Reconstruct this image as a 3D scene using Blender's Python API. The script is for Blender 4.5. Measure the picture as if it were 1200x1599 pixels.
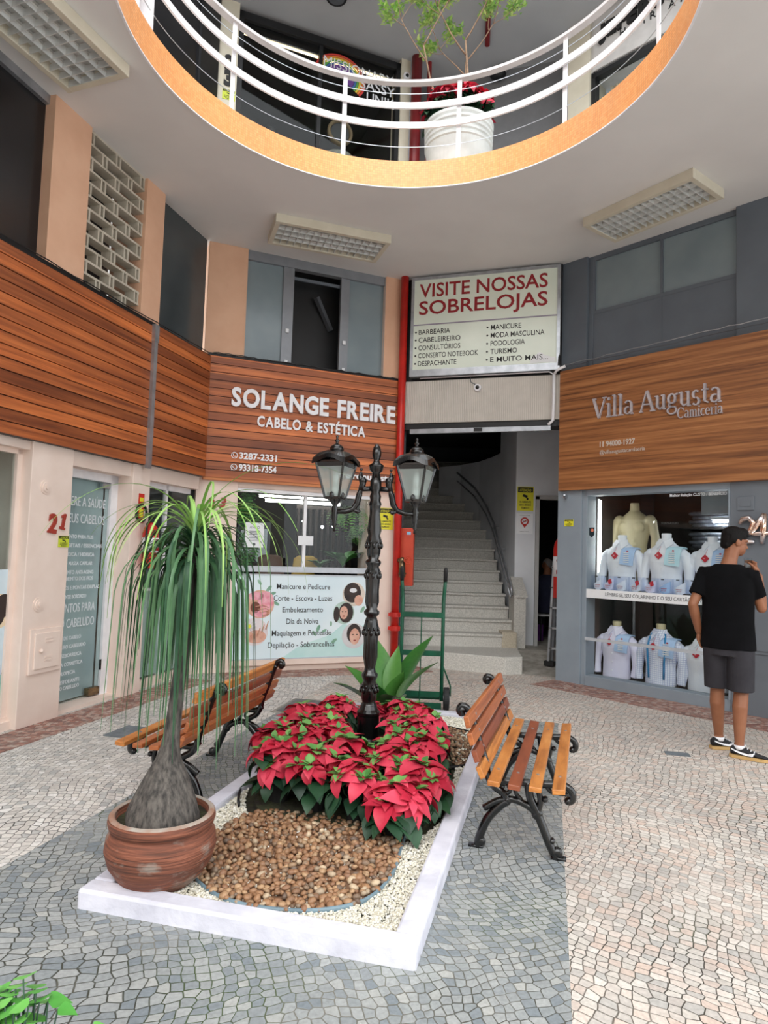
import bpy, math, random
from mathutils import Vector, Matrix, Euler

for _o in list(bpy.data.objects):
    bpy.data.objects.remove(_o)
SC = bpy.context.scene
COL = SC.collection
PI = math.pi
random.seed(7)

# ---------------------------------------------------------------- camera, sky, sun, exposure
CAM_H, FPX, PITCH, ROLL = 1.5, 1040.0, math.radians(3.6), math.radians(1.8)
cd = bpy.data.cameras.new('camera')
cam = bpy.data.objects.new('camera', cd)
COL.objects.link(cam)
r0, u0, fw = Vector((1, 0, 0)), Vector((0, -math.sin(PITCH), math.cos(PITCH))), Vector((0, math.cos(PITCH), math.sin(PITCH)))
cr = r0 * math.cos(ROLL) + u0 * math.sin(ROLL)
cu = -r0 * math.sin(ROLL) + u0 * math.cos(ROLL)
M = Matrix((cr, cu, -fw)).transposed().to_4x4()
M.translation = (0, 0, CAM_H)
cam.matrix_world = M
cd.sensor_fit = 'VERTICAL'
cd.sensor_height = 36.0
cd.lens = FPX / 1599.0 * 36.0
cd.clip_start = 0.05
SC.camera = cam

W = bpy.data.worlds.new('overcast_sky')
SC.world = W
W.use_nodes = True
bg = W.node_tree.nodes['Background']
bg.inputs['Color'].default_value = (0.93, 0.97, 1.0, 1)
bg.inputs['Strength'].default_value = 1.6

sd = bpy.data.lights.new('sun', 'SUN')
sd.energy = 1.5
sd.angle = math.radians(60)
sd.color = (1.0, 0.98, 0.95)
sun = bpy.data.objects.new('sun', sd)
COL.objects.link(sun)
sun.rotation_euler = Euler((math.radians(50), 0, math.radians(-8)))

SC.view_settings.view_transform = 'Standard'
SC.view_settings.look = 'None'
SC.view_settings.gamma = 1.0
SC.view_settings.use_curve_mapping = False
SC.view_settings.exposure = 0.7
SC.cycles.max_bounces = 10
SC.cycles.diffuse_bounces = 6
SC.cycles.transparent_max_bounces = 16
SC.cycles.use_denoising = True

# ---------------------------------------------------------------- helpers
def lin(v):
    v /= 255.0
    return v / 12.92 if v <= 0.04045 else ((v + 0.055) / 1.055) ** 2.4

def C(r, g, b):
    return (lin(r), lin(g), lin(b), 1.0)

class MB:
    """collects shapes into one mesh"""
    def __init__(s):
        s.v, s.f = [], []
    def add(s, vs, fs):
        o = len(s.v)
        s.v += [tuple(v) for v in vs]
        s.f += [tuple(i + o for i in f) for f in fs]
        return s
    def box(s, x0, x1, y0, y1, z0, z1):
        vs = [(x, y, z) for x in (x0, x1) for y in (y0, y1) for z in (z0, z1)]
        return s.add(vs, [(0, 1, 3, 2), (4, 6, 7, 5), (0, 4, 5, 1), (2, 3, 7, 6), (0, 2, 6, 4), (1, 5, 7, 3)])
    def bar(s, p, q, w, h, up=(0, 0, 1)):
        p, q = Vector(p), Vector(q)
        d = (q - p).normalized()
        a = d.cross(Vector(up))
        if a.length < 1e-5:
            a = d.cross(Vector((1, 0, 0)))
        a.normalize()
        b = a.cross(d).normalized()
        a, b = a * w / 2, b * h / 2
        vs = [e + i * a + j * b for e in (p, q) for i, j in ((-1, -1), (1, -1), (1, 1), (-1, 1))]
        return s.add(vs, [(3, 2, 1, 0), (4, 5, 6, 7), (0, 1, 5, 4), (1, 2, 6, 5), (2, 3, 7, 6), (3, 0, 4, 7)])
    def tube(s, pts, r, n=8, flat=1.0, up=None, closed=False):
        pts = [Vector(p) for p in pts]
        m = len(pts)
        rs = r if isinstance(r, (list, tuple)) else [r] * m
        tang = []
        for i in range(m):
            if closed:
                t = pts[(i + 1) % m] - pts[i - 1]
            else:
                t = pts[min(i + 1, m - 1)] - pts[max(i - 1, 0)]
            tang.append(t.normalized() if t.length > 1e-9 else Vector((0, 0, 1)))
        a = Vector(up) if up else (Vector((0, 0, 1)) if abs(tang[0].z) < 0.9 else Vector((1, 0, 0)))
        a = (a - tang[0] * a.dot(tang[0])).normalized()
        vs, fs = [], []
        for i in range(m):
            a = a - tang[i] * a.dot(tang[i])
            if a.length < 1e-6:
                a = tang[i].orthogonal()
            a.normalize()
            b = tang[i].cross(a)
            for k in range(n):
                t = 2 * PI * k / n
                vs.append(pts[i] + (a * math.cos(t) * flat + b * math.sin(t)) * rs[i])
        for i in range(m - 1 + (1 if closed else 0)):
            j = (i + 1) % m
            for k in range(n):
                fs.append((i * n + k, i * n + (k + 1) % n, j * n + (k + 1) % n, j * n + k))
        if not closed:
            fs.append(tuple(range(n - 1, -1, -1)))
            fs.append(tuple((m - 1) * n + k for k in range(n)))
        return s.add(vs, fs)
    def lathe(s, prof, n=24, c=(0, 0, 0), phase=0.0, sx=1.0, sy=1.0, cap=True):
        vs, fs = [], []
        for r, z in prof:
            for k in range(n):
                t = 2 * PI * k / n + phase
                vs.append((c[0] + r * sx * math.cos(t), c[1] + r * sy * math.sin(t), c[2] + z))
        for i in range(len(prof) - 1):
            for k in range(n):
                fs.append((i * n + k, i * n + (k + 1) % n, (i + 1) * n + (k + 1) % n, (i + 1) * n + k))
        if cap and prof[0][0] > 1e-6:
            fs.append(tuple(range(n - 1, -1, -1)))
        if cap and prof[-1][0] > 1e-6:
            fs.append(tuple((len(prof) - 1) * n + k for k in range(n)))
        return s.add(vs, fs)
    def ball(s, c, r, nu=12, nv=8, rot=None):
        r = r if isinstance(r, (tuple, list)) else (r, r, r)
        vs, fs = [], []
        for j in range(nv + 1):
            p = PI * j / nv
            for i in range(nu):
                t = 2 * PI * i / nu
                w = Vector((r[0] * math.sin(p) * math.cos(t), r[1] * math.sin(p) * math.sin(t), r[2] * math.cos(p)))
                if rot is not None:
                    w = rot @ w
                vs.append(w + Vector(c))
        for j in range(nv):
            for i in range(nu):
                fs.append((j * nu + i, (j + 1) * nu + i, (j + 1) * nu + (i + 1) % nu, j * nu + (i + 1) % nu))
        return s.add(vs, fs)
    def disc(s, c, r, y0, y1, n=28, sz=1.0):
        """a disc standing in the local xz plane, between y0 and y1"""
        vs = [(c[0] + r * math.cos(2 * PI * k / n), y, c[1] + r * sz * math.sin(2 * PI * k / n)) for y in (y0, y1) for k in range(n)]
        fs = [tuple(range(n)), tuple(range(2 * n - 1, n - 1, -1))] + [(k, n + k, n + (k + 1) % n, (k + 1) % n) for k in range(n)]
        return s.add(vs, fs)
    def prism(s, poly, z0, z1):
        n = len(poly)
        vs = [(x, y, z) for z in (z0, z1) for x, y in poly]
        return s.add(vs, [tuple(range(n - 1, -1, -1)), tuple(range(n, 2 * n))] + [(k, (k + 1) % n, n + (k + 1) % n, n + k) for k in range(n)])
    def xzprism(s, poly, y0, y1):
        n = len(poly)
        vs = [(x, y, z) for y in (y0, y1) for x, z in poly]
        return s.add(vs, [tuple(range(n)), tuple(range(2 * n - 1, n - 1, -1))] + [(k, n + k, n + (k + 1) % n, (k + 1) % n) for k in range(n)])
    def leaf(s, base, d, up, L, w, droop=0.4, fold=0.25, nseg=6, shape=None, stem=0.0, curl=0.0):
        """a pointed leaf blade: d = growing direction, up = face normal"""
        d = Vector(d).normalized()
        up = Vector(up)
        up = (up - d * up.dot(d))
        if up.length < 1e-5:
            up = d.orthogonal()
        up.normalize()
        side = d.cross(up)
        p = Vector(base)
        vs, fs = [], []
        ang = 0.0
        for i in range(nseg + 1):
            t = i / nseg
            wd = w * (shape(t) if shape else (math.sin(PI * min(1, t * 1.0) ** 0.72) * (1 - 0.25 * t)))
            if i == nseg:
                wd = 0.0005
            dd = d * math.cos(ang) - up * math.sin(ang)
            uu = up * math.cos(ang) + d * math.sin(ang)
            vs += [p - side * wd + uu * wd * fold, p, p + side * wd + uu * wd * fold]
            p = p + dd * (L / nseg)
            ang += droop / nseg + curl * (t - 0.5) / nseg
        for i in range(nseg):
            a = i * 3
            fs += [(a, a + 1, a + 4, a + 3), (a + 1, a + 2, a + 5, a + 4)]
        return s.add(vs, fs)
    def text(s, t, x, z, h, w=None, align='L', y=0.0, depth=0.002, bold=0.0, shear=0.0):
        """lettering in the local xz plane facing -y; h = height of a capital"""
        vs, fs = glyphs(t, bold, shear)
        if not vs:
            return s
        xs = [v[0] for v in vs]
        x0, x1 = min(xs), max(xs)
        k = h / CAP[0]
        kx = (w / (x1 - x0)) if w else k
        ox = {'L': x, 'C': x - (x1 - x0) * kx / 2, 'R': x - (x1 - x0) * kx}[align]
        n = len(vs)
        front = [(ox + (a - x0) * kx, y - depth, z + b * k) for a, b in vs]
        back = [(a, y, c) for a, _, c in front]
        edges = {}
        for f in fs:
            for i in range(len(f)):
                e = (f[i], f[(i + 1) % len(f)])
                edges[e] = 1
        rim = [e for e in edges if (e[1], e[0]) not in edges]
        s.add(front + back, [f for f in fs] + [(a + n, b + n, b, a) for a, b in rim])
        return s
    def build(s, name, mat, parent=None, smooth=False, bevel=0.0, mods=()):
        me = bpy.data.meshes.new(name)
        me.from_pydata(s.v, [], s.f)
        me.update()
        if smooth:
            me.polygons.foreach_set('use_smooth', [True] * len(me.polygons))
        me.materials.append(mat)
        o = bpy.data.objects.new(name, me)
        COL.objects.link(o)
        if parent is not None:
            o.parent = parent
        if bevel:
            b = o.modifiers.new('bevel', 'BEVEL')
            b.width = bevel
            b.segments = 2
            b.limit_method = 'ANGLE'
        return o

_G = {}
CAP = [1.0]
def glyphs(t, bold, shear):
    key = (t, round(bold, 3), round(shear, 2))
    if key in _G:
        return _G[key]
    cu_ = bpy.data.curves.new('glyphs', 'FONT')
    cu_.body = t
    cu_.size = 1.0
    cu_.offset = bold
    cu_.shear = shear
    cu_.resolution_u = 3
    o = bpy.data.objects.new('glyphs', cu_)
    COL.objects.link(o)
    dg = bpy.context.evaluated_depsgraph_get()
    me = o.evaluated_get(dg).to_mesh()
    vs = [(v.co.x, v.co.y) for v in me.vertices]
    fs = []
    for p in me.polygons:
        f = tuple(p.vertices)
        a = sum(vs[f[i]][0] * vs[f[(i + 1) % len(f)]][1] - vs[f[(i + 1) % len(f)]][0] * vs[f[i]][1] for i in range(len(f)))
        fs.append(f if a > 0 else f[::-1])
    o.evaluated_get(dg).to_mesh_clear()
    bpy.data.objects.remove(o)
    bpy.data.curves.remove(cu_)
    _G[key] = (vs, fs)
    return _G[key]
CAP[0] = max(v[1] for v in glyphs('H', 0.0, 0.0)[0])

def tag(o, label, cat, group=None, kind=None):
    o['label'] = label
    o['category'] = cat
    if group:
        o['group'] = group
    if kind:
        o['kind'] = kind
    return o

def thing(name, label, cat, loc=(0, 0, 0), rz=0.0, group=None):
    o = bpy.data.objects.new(name, None)
    o.empty_display_size = 0.1
    COL.objects.link(o)
    o.location = loc
    o.rotation_euler = (0, 0, rz)
    return tag(o, label, cat, group)

def single(name, mb, mat, label, cat, loc=(0, 0, 0), rz=0.0, group=None, **k):
    o = mb.build(name, mat, **k)
    o.location = loc
    o.rotation_euler = (0, 0, rz)
    return tag(o, label, cat, group)

def struct(name, mb, mat, fr=None, parent=None, **k):
    o = mb.build(name, mat, parent, **k)
    if fr is not None:
        o.location = (fr.a[0], fr.a[1], 0)
        o.rotation_euler = (0, 0, fr.ang)
    if parent is None:
        o['kind'] = 'structure'
    return o

def copy_tree(o, parent=None):
    c = o.copy()
    COL.objects.link(c)
    if parent is not None:
        c.parent = parent
    for ch in list(o.children):
        copy_tree(ch, c)
    return c

class Fr:
    """a facade plane: local x runs along it, local -y faces the courtyard"""
    def __init__(s, a, b):
        s.a = Vector(a)
        s.d = (Vector(b) - s.a).normalized()
        s.n = Vector((s.d.y, -s.d.x))
        s.ang = math.atan2(s.d.y, s.d.x)
    def w(s, u, v, z):
        p = s.a + s.d * u + s.n * v
        return (p.x, p.y, z)
    def thing(s, name, label, cat, u, v, z, group=None, rz=0.0):
        return thing(name, label, cat, s.w(u, v, z), s.ang + rz, group)
    def single(s, name, mb, mat, label, cat, u=0.0, v=0.0, z=0.0, group=None, **k):
        return single(name, mb, mat, label, cat, s.w(u, v, z), s.ang, group, **k)

FL = Fr((-2.89, 5.42), (-2.17, 8.06))
FS = Fr((-2.17, 8.06), (0.16, 9.02))
FT = Fr((0.16, 9.02), (2.21, 8.38))
FR = Fr((2.21, 8.38), (3.6, 6.9))

# ---------------------------------------------------------------- materials
def newmat(name):
    m = bpy.data.materials.new(name)
    m.use_nodes = True
    nt = m.node_tree
    return m, nt, nt.nodes['Principled BSDF']

def nd(nt, typ, **k):
    n = nt.nodes.new(typ)
    for a, b in k.items():
        setattr(n, a, b)
    return n

def coords(nt, kind='Object', scale=(1, 1, 1)):
    t = nd(nt, 'ShaderNodeTexCoord')
    mp = nd(nt, 'ShaderNodeMapping')
    mp.inputs['Scale'].default_value = scale
    nt.links.new(t.outputs[kind], mp.inputs['Vector'])
    return mp.outputs['Vector']

def mix(nt, fac, a, b, blend='MIX'):
    n = nd(nt, 'ShaderNodeMix', data_type='RGBA', blend_type=blend)
    for sock, val in ((n.inputs[0], fac), (n.inputs[6], a), (n.inputs[7], b)):
        if hasattr(val, 'is_linked') or hasattr(val, 'links'):
            nt.links.new(val, sock)
        else:
            sock.default_value = val
    return n.outputs[2]

def math_(nt, op, a, b=None, c=None):
    n = nd(nt, 'ShaderNodeMath', operation=op)
    for i, val in enumerate((a, b, c)):
        if val is None:
            continue
        if hasattr(val, 'links'):
            nt.links.new(val, n.inputs[i])
        else:
            n.inputs[i].default_value = val
    return n.outputs[0]

def noise(nt, vec, scale, detail=3.0, rough=0.55):
    n = nd(nt, 'ShaderNodeTexNoise')
    n.inputs['Scale'].default_value = scale
    n.inputs['Detail'].default_value = detail
    n.inputs['Roughness'].default_value = rough
    nt.links.new(vec, n.inputs['Vector'])
    return n.outputs['Fac']

def ramp(nt, fac, stops):
    n = nd(nt, 'ShaderNodeValToRGB')
    e = n.color_ramp.elements
    while len(e) < len(stops):
        e.new(0.5)
    for i, (p, c) in enumerate(stops):
        e[i].position = p
        e[i].color = c
    nt.links.new(fac, n.inputs['Fac'])
    return n.outputs['Color']

def bump(nt, bsdf, height, strength=0.3, dist=0.01):
    b = nd(nt, 'ShaderNodeBump')
    b.inputs['Strength'].default_value = strength
    b.inputs['Distance'].default_value = dist
    nt.links.new(height, b.inputs['Height'])
    nt.links.new(b.outputs['Normal'], bsdf.inputs['Normal'])

def mat(name, col, rough=0.6, metal=0.0, col2=None, scale=8.0, amount=(0.35, 0.65), stretch=(1, 1, 1), bmp=0.0, bscale=None, spec=None, coord='Object', coat=0.0):
    m, nt, b = newmat(name)
    b.inputs['Base Color'].default_value = col
    b.inputs['Roughness'].default_value = rough
    b.inputs['Metallic'].default_value = metal
    if spec is not None:
        b.inputs['Specular IOR Level'].default_value = spec
    if coat:
        b.inputs['Coat Weight'].default_value = coat
        b.inputs['Coat Roughness'].default_value = 0.15
    if col2 is None:
        col2 = tuple(min(1, c * 0.9) for c in col[:3]) + (1,)
    v = coords(nt, coord, stretch)
    f = noise(nt, v, scale)
    nt.links.new(ramp(nt, f, [(amount[0], col), (amount[1], col2)]), b.inputs['Base Color'])
    if bmp:
        bump(nt, b, noise(nt, v, bscale or scale * 4, 4.0), bmp, 0.01)
    return m

def glass_mat(name, tint=(0.97, 0.985, 0.98, 1), rough=0.0):
    m = bpy.data.materials.new(name)
    m.use_nodes = True
    nt = m.node_tree
    nt.nodes.clear()
    out = nd(nt, 'ShaderNodeOutputMaterial')
    tr = nd(nt, 'ShaderNodeBsdfTransparent')
    tr.inputs['Color'].default_value = tint
    gl = nd(nt, 'ShaderNodeBsdfGlossy')
    gl.inputs['Roughness'].default_value = rough
    fr = nd(nt, 'ShaderNodeFresnel')
    ge = nd(nt, 'ShaderNodeNewGeometry')
    io = nd(nt, 'ShaderNodeMapRange')          # the same reflectance from either face of a pane
    io.inputs['To Min'].default_value = 1.3
    io.inputs['To Max'].default_value = 1 / 1.3
    nt.links.new(ge.outputs['Backfacing'], io.inputs['Value'])
    nt.links.new(io.outputs[0], fr.inputs['IOR'])
    mx = nd(nt, 'ShaderNodeMixShader')
    nt.links.new(fr.outputs[0], mx.inputs[0])
    nt.links.new(tr.outputs[0], mx.inputs[1])
    nt.links.new(gl.outputs[0], mx.inputs[2])
    nt.links.new(mx.outputs[0], out.inputs[0])
    return m

def emit(name, col, s):
    m, nt, b = newmat(name)
    b.inputs['Base Color'].default_value = col
    b.inputs['Emission Color'].default_value = col
    b.inputs['Emission Strength'].default_value = s
    return m

def wood(name, c0, c1, c2, plank=0.0, gx=1.0, rough=0.45, seed=0.0, grain=14.0):
    """boards: grain runs along local x; plank = board height along z for a colour of its own"""
    m, nt, b = newmat(name)
    tc = nd(nt, 'ShaderNodeTexCoord')
    sp = nd(nt, 'ShaderNodeSeparateXYZ')
    nt.links.new(tc.outputs['Object'], sp.inputs[0])
    cmb = nd(nt, 'ShaderNodeCombineXYZ')
    zid = math_(nt, 'FLOOR', math_(nt, 'DIVIDE', sp.outputs['Z'], plank)) if plank else None
    nt.links.new(math_(nt, 'MULTIPLY', sp.outputs['X'], 0.55 * gx), cmb.inputs['X'])
    nt.links.new(math_(nt, 'MULTIPLY', sp.outputs['Y'], 8.0), cmb.inputs['Y'])
    z = math_(nt, 'MULTIPLY', sp.outputs['Z'], grain)
    nt.links.new(math_(nt, 'ADD', z, math_(nt, 'MULTIPLY', zid, 7.31) if plank else seed), cmb.inputs['Z'])
    f = noise(nt, cmb.outputs[0], 1.6, 6.0, 0.62)
    base = ramp(nt, f, [(0.3, c0), (0.52, c1), (0.72, c2)])
    if plank:
        wn = nd(nt, 'ShaderNodeTexWhiteNoise', noise_dimensions='1D')
        nt.links.new(zid, wn.inputs['W'])
        cm2 = nd(nt, 'ShaderNodeCombineXYZ')
        nt.links.new(math_(nt, 'MULTIPLY', sp.outputs['X'], 0.7), cm2.inputs['X'])
        nt.links.new(math_(nt, 'MULTIPLY', zid, 3.7), cm2.inputs['Z'])
        slow = noise(nt, cm2.outputs[0], 1.3, 1.0)
        t = math_(nt, 'ADD', math_(nt, 'MULTIPLY', wn.outputs['Value'], 0.65), math_(nt, 'MULTIPLY', slow, 0.6))
        base = mix(nt, 0.75, base, ramp(nt, t, [(0.25, (0.42, 0.32, 0.30, 1)), (0.6, (0.95, 0.85, 0.8, 1)), (0.9, (1.75, 1.6, 1.35, 1))]), 'MULTIPLY')
    nt.links.new(base, b.inputs['Base Color'])
    b.inputs['Roughness'].default_value = rough
    bump(nt, b, f, 0.12, 0.004)
    return m

def pavers(name, cols, joint_dark, joint_light, bw=0.047, bh=0.04, mortar=0.022, moss=0.0, rotate=0.0, seed=0.0, gap=0.5):
    """small hand-cut stones laid in wavering rows"""
    m, nt, b = newmat(name)
    g = nd(nt, 'ShaderNodeNewGeometry')
    mp = nd(nt, 'ShaderNodeMapping')
    mp.inputs['Rotation'].default_value = (0, 0, rotate)
    mp.inputs['Location'].default_value = (seed, seed * 0.7, 0)
    nt.links.new(g.outputs['Position'], mp.inputs['Vector'])
    P = mp.outputs['Vector']
    def warp(vec, scale, amt, off):
        n = nd(nt, 'ShaderNodeTexNoise')
        n.inputs['Scale'].default_value = scale
        n.inputs['Detail'].default_value = 1.0
        a = nd(nt, 'ShaderNodeVectorMath', operation='ADD')
        a.inputs[1].default_value = (off, off, 0)
        nt.links.new(vec, a.inputs[0])
        nt.links.new(a.outputs[0], n.inputs['Vector'])
        sb = nd(nt, 'ShaderNodeVectorMath', operation='SUBTRACT')
        sb.inputs[1].default_value = (0.5, 0.5, 0.5)
        nt.links.new(n.outputs['Color'], sb.inputs[0])
        sc = nd(nt, 'ShaderNodeVectorMath', operation='SCALE')
        sc.inputs['Scale'].default_value = amt
        nt.links.new(sb.outputs[0], sc.inputs[0])
        ad = nd(nt, 'ShaderNodeVectorMath', operation='ADD')
        nt.links.new(vec, ad.inputs[0])
        nt.links.new(sc.outputs[0], ad.inputs[1])
        return ad.outputs[0]
    V = warp(P, 0.75, 0.5, 3.0)
    V = warp(V, 4.0, 0.07, 9.0)
    sc_ = nd(nt, 'ShaderNodeMapping')
    sc_.inputs['Scale'].default_value = (1 / bw, 1 / bh, 1)
    nt.links.new(V, sc_.inputs['Vector'])
    vc = nd(nt, 'ShaderNodeTexVoronoi', voronoi_dimensions='2D', feature='F1')
    ve = nd(nt, 'ShaderNodeTexVoronoi', voronoi_dimensions='2D', feature='DISTANCE_TO_EDGE')
    for q in (vc, ve):
        q.inputs['Scale'].default_value = 1.0
        q.inputs['Randomness'].default_value = 0.43
        nt.links.new(sc_.outputs[0], q.inputs['Vector'])
    sepc = nd(nt, 'ShaderNodeSeparateColor')
    nt.links.new(vc.outputs['Color'], sepc.inputs[0])
    rnd = sepc.outputs[0]
    wob = noise(nt, P, 2.3, 2.0)
    edge = nd(nt, 'ShaderNodeMapRange')
    edge.interpolation_type = 'SMOOTHSTEP'
    edge.inputs['From Min'].default_value = 0.02
    nt.links.new(math_(nt, 'ADD', math_(nt, 'MULTIPLY', wob, 0.10), -0.005 + mortar), edge.inputs['From Max'])
    edge.inputs['To Min'].default_value = 1.0
    edge.inputs['To Max'].default_value = 0.0
    nt.links.new(ve.outputs['Distance'], edge.inputs['Value'])
    joint_fac = edge.outputs[0]
    k = len(cols) - 1
    stone = ramp(nt, rnd, [(i / max(k, 1), c) for i, c in enumerate(cols)])
    fine = noise(nt, P, 60.0, 4.0)
    stone = mix(nt, 0.5, stone, ramp(nt, fine, [(0.3, (0.62, 0.62, 0.62, 1)), (0.65, (1.12, 1.12, 1.12, 1))]), 'MULTIPLY')
    big = noise(nt, P, 0.9, 2.0)
    stone = mix(nt, 0.6, stone, ramp(nt, big, [(0.3, (0.78, 0.78, 0.79, 1)), (0.65, (1.08, 1.07, 1.06, 1))]), 'MULTIPLY')
    jm = noise(nt, P, 1.7, 2.0)
    joint = ramp(nt, jm, [(0.42, joint_light), (0.58, joint_dark)])
    if moss:
        mm = noise(nt, P, 1.3, 3.0)
        joint = mix(nt, math_(nt, 'MULTIPLY', math_(nt, 'SMOOTH_MIN', math_(nt, 'MULTIPLY', math_(nt, 'MAXIMUM', math_(nt, 'SUBTRACT', mm, 0.5), 0.0), 8.0), 1.0, 0.1), moss), joint, C(62, 84, 34))
    nt.links.new(mix(nt, joint_fac, stone, joint), b.inputs['Base Color'])
    b.inputs['Roughness'].default_value = 0.62
    h = math_(nt, 'SUBTRACT', math_(nt, 'ADD', math_(nt, 'MULTIPLY', rnd, 0.3), math_(nt, 'MULTIPLY', fine, 0.35)), joint_fac)
    bump(nt, b, h, gap, 0.012)
    return m

MT = {}
MT['pave_white'] = pavers('pavers_white', [C(176, 176, 174), C(222, 217, 210), C(196, 190, 184), C(232, 229, 225)], C(70, 68, 64), C(128, 124, 118), moss=0.15)
MT['pave_pink'] = pavers('pavers_pink', [C(196, 189, 180), C(218, 212, 204), C(208, 188, 175), C(182, 179, 174), C(216, 203, 192)], C(66, 62, 54), C(138, 130, 120), moss=0.35, rotate=0.5, seed=4.0)
MT['pave_grey'] = pavers('pavers_grey', [C(138, 145, 147), C(168, 171, 170), C(152, 156, 156), C(126, 135, 141), C(178, 179, 175)], C(58, 60, 50), C(122, 120, 110), moss=0.8, rotate=-0.24, seed=11.0)
MT['pave_red'] = pavers('pavers_red', [C(140, 92, 82), C(176, 132, 118), C(196, 176, 164), C(120, 84, 78), C(172, 120, 104)], C(84, 76, 70), C(150, 138, 128), bw=0.045, bh=0.038, seed=2.0)
MT['cream'] = mat('cream_paint', C(236, 217, 205), 0.75, col2=C(228, 207, 194), scale=3, bmp=0.12, bscale=30)
MT['peach'] = mat('peach_tone', C(222, 178, 148), 0.75, col2=C(214, 168, 138), scale=3, bmp=0.1, bscale=30)  # upper walls get a deeper peach than the cream ground floor
MT['grey_up'] = mat('dark_grey_paint', C(99, 108, 117), 0.6, col2=C(92, 100, 109), scale=2)
MT['grey_low'] = mat('blue_grey_paint', C(142, 153, 163), 0.55, col2=C(132, 143, 153), scale=2)
MT['grey_locker'] = mat('mid_grey_paint', C(112, 119, 127), 0.55, col2=C(104, 111, 119), scale=2)
MT['ceil'] = mat('ceiling_paint', C(226, 225, 223), 0.85, col2=C(219, 218, 216), scale=1.2)
MT['white'] = mat('white_paint', C(240, 240, 243), 0.45, col2=C(226, 226, 230), scale=6)
MT['kerb'] = mat('whitewash', C(224, 224, 234), 0.7, col2=C(200, 200, 212), scale=5, bmp=0.5, bscale=22)
MT['offwhite'] = mat('offwhite_enamel', C(214, 208, 190), 0.5, col2=C(204, 197, 178), scale=3)
MT['blk_metal'] = mat('black_enamel', C(13, 13, 14), 0.22, 0.0, col2=C(8, 8, 9), scale=10, spec=0.6, coat=0.2)
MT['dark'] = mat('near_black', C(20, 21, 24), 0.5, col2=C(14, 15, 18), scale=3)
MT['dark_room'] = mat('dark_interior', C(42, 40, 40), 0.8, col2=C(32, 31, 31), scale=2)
MT['grey_room'] = mat('grey_interior', C(128, 132, 138), 0.8, col2=C(116, 120, 126), scale=2)
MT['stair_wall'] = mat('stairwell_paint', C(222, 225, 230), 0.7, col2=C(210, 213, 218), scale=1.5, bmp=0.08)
MT['stair_shade'] = mat('stairwell_shade_tone', C(70, 72, 77), 0.8, col2=C(62, 64, 69), scale=1.5)  # shade of the unlit stairwell put into the wall colour
MT['granite'] = mat('granite', C(206, 203, 196), 0.6, col2=C(174, 172, 166), scale=60, bmp=0.1)
MT['concrete'] = mat('concrete', C(158, 154, 146), 0.85, col2=C(126, 122, 114), scale=7, bmp=0.3, bscale=50)
MT['red'] = mat('red_enamel', C(206, 44, 34), 0.35, col2=C(180, 34, 28), scale=5)
MT['darkred'] = mat('dark_red_enamel', C(128, 30, 34), 0.4, col2=C(108, 24, 28), scale=5)
MT['orange_red'] = mat('orange_red_enamel', C(206, 74, 44), 0.45, col2=C(192, 62, 38), scale=5)
MT['brass'] = mat('worn_brass', C(146, 124, 92), 0.4, 0.8, col2=C(96, 80, 62), scale=20)
MT['alu'] = mat('aluminium', C(184, 188, 194), 0.35, 0.75, col2=C(160, 164, 170), scale=8)
MT['alu_white'] = mat('satin_aluminium', C(196, 201, 208), 0.4, 0.2, col2=C(182, 187, 194), scale=8)
MT['yellow'] = mat('yellow_sheet', C(232, 226, 52), 0.5, col2=C(222, 216, 46), scale=4)
MT['lime'] = mat('lime_sheet', C(206, 218, 58), 0.5, col2=C(196, 208, 50), scale=4)
MT['paper'] = mat('white_paper', C(236, 238, 240), 0.6, col2=C(226, 228, 232), scale=4)
MT['ink'] = mat('black_ink', C(24, 24, 26), 0.6)
MT['greyink'] = mat('grey_ink', C(86, 90, 96), 0.6)
MT['redink'] = mat('dark_red_vinyl', C(150, 22, 32), 0.45)
MT['rust'] = mat('rust_red_plastic', C(164, 58, 44), 0.5)
MT['whiteink'] = mat('white_vinyl', C(232, 236, 240), 0.5)
MT['letter'] = mat('white_acrylic', C(240, 240, 244), 0.4)
MT['steel'] = mat('brushed_letters', C(206, 200, 204), 0.35, 0.1, col2=C(172, 166, 172), scale=8)
MT['glass'] = glass_mat('clear_glass')
MT['glass_green'] = glass_mat('greenish_glass', (0.90, 0.95, 0.94, 1))
MT['lamp_glass'] = mat('frosted_lamp_glass', C(206, 220, 216), 0.35, col2=C(188, 204, 200), scale=6)
MT['pane_blue'] = mat('film_covered_glass', C(134, 148, 153), 0.22, col2=C(120, 134, 141), scale=1.4)
MT['pane_dark'] = mat('dark_film_glass', C(70, 76, 78), 0.15, col2=C(60, 66, 68), scale=1.4)
MT['pane_black'] = mat('black_film_glass', C(28, 28, 31), 0.25, col2=C(22, 22, 25), scale=1.2)
MT['rubber'] = mat('black_rubber', C(30, 30, 31), 0.7)
MT['green_paint'] = mat('green_enamel', C(14, 88, 62), 0.4, col2=C(10, 70, 50), scale=8)
MT['terracotta'] = None
MT['pebble'] = None
MT['tube_light'] = emit('lit_tube', (1.0, 0.98, 0.93, 1), 7.0)
MT['warm_light'] = emit('warm_strip', (1.0, 0.74, 0.42, 1), 3.0)
MT['spot_light'] = emit('lit_spot', (0.9, 0.97, 1.0, 1), 10.0)
MT['ipe'] = wood('hardwood_boards', C(116, 60, 34), C(160, 90, 49), C(192, 116, 66), plank=0.0985)
MT['laminate'] = wood('oak_laminate', C(92, 54, 30), C(156, 100, 58), C(190, 132, 82), gx=0.9, grain=19.0)

# ================================================================ the setting
def fb(mb, u0, u1, v0, v1, z0, z1):
    return mb.box(u0, u1, -v1, -v0, z0, z1)

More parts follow.
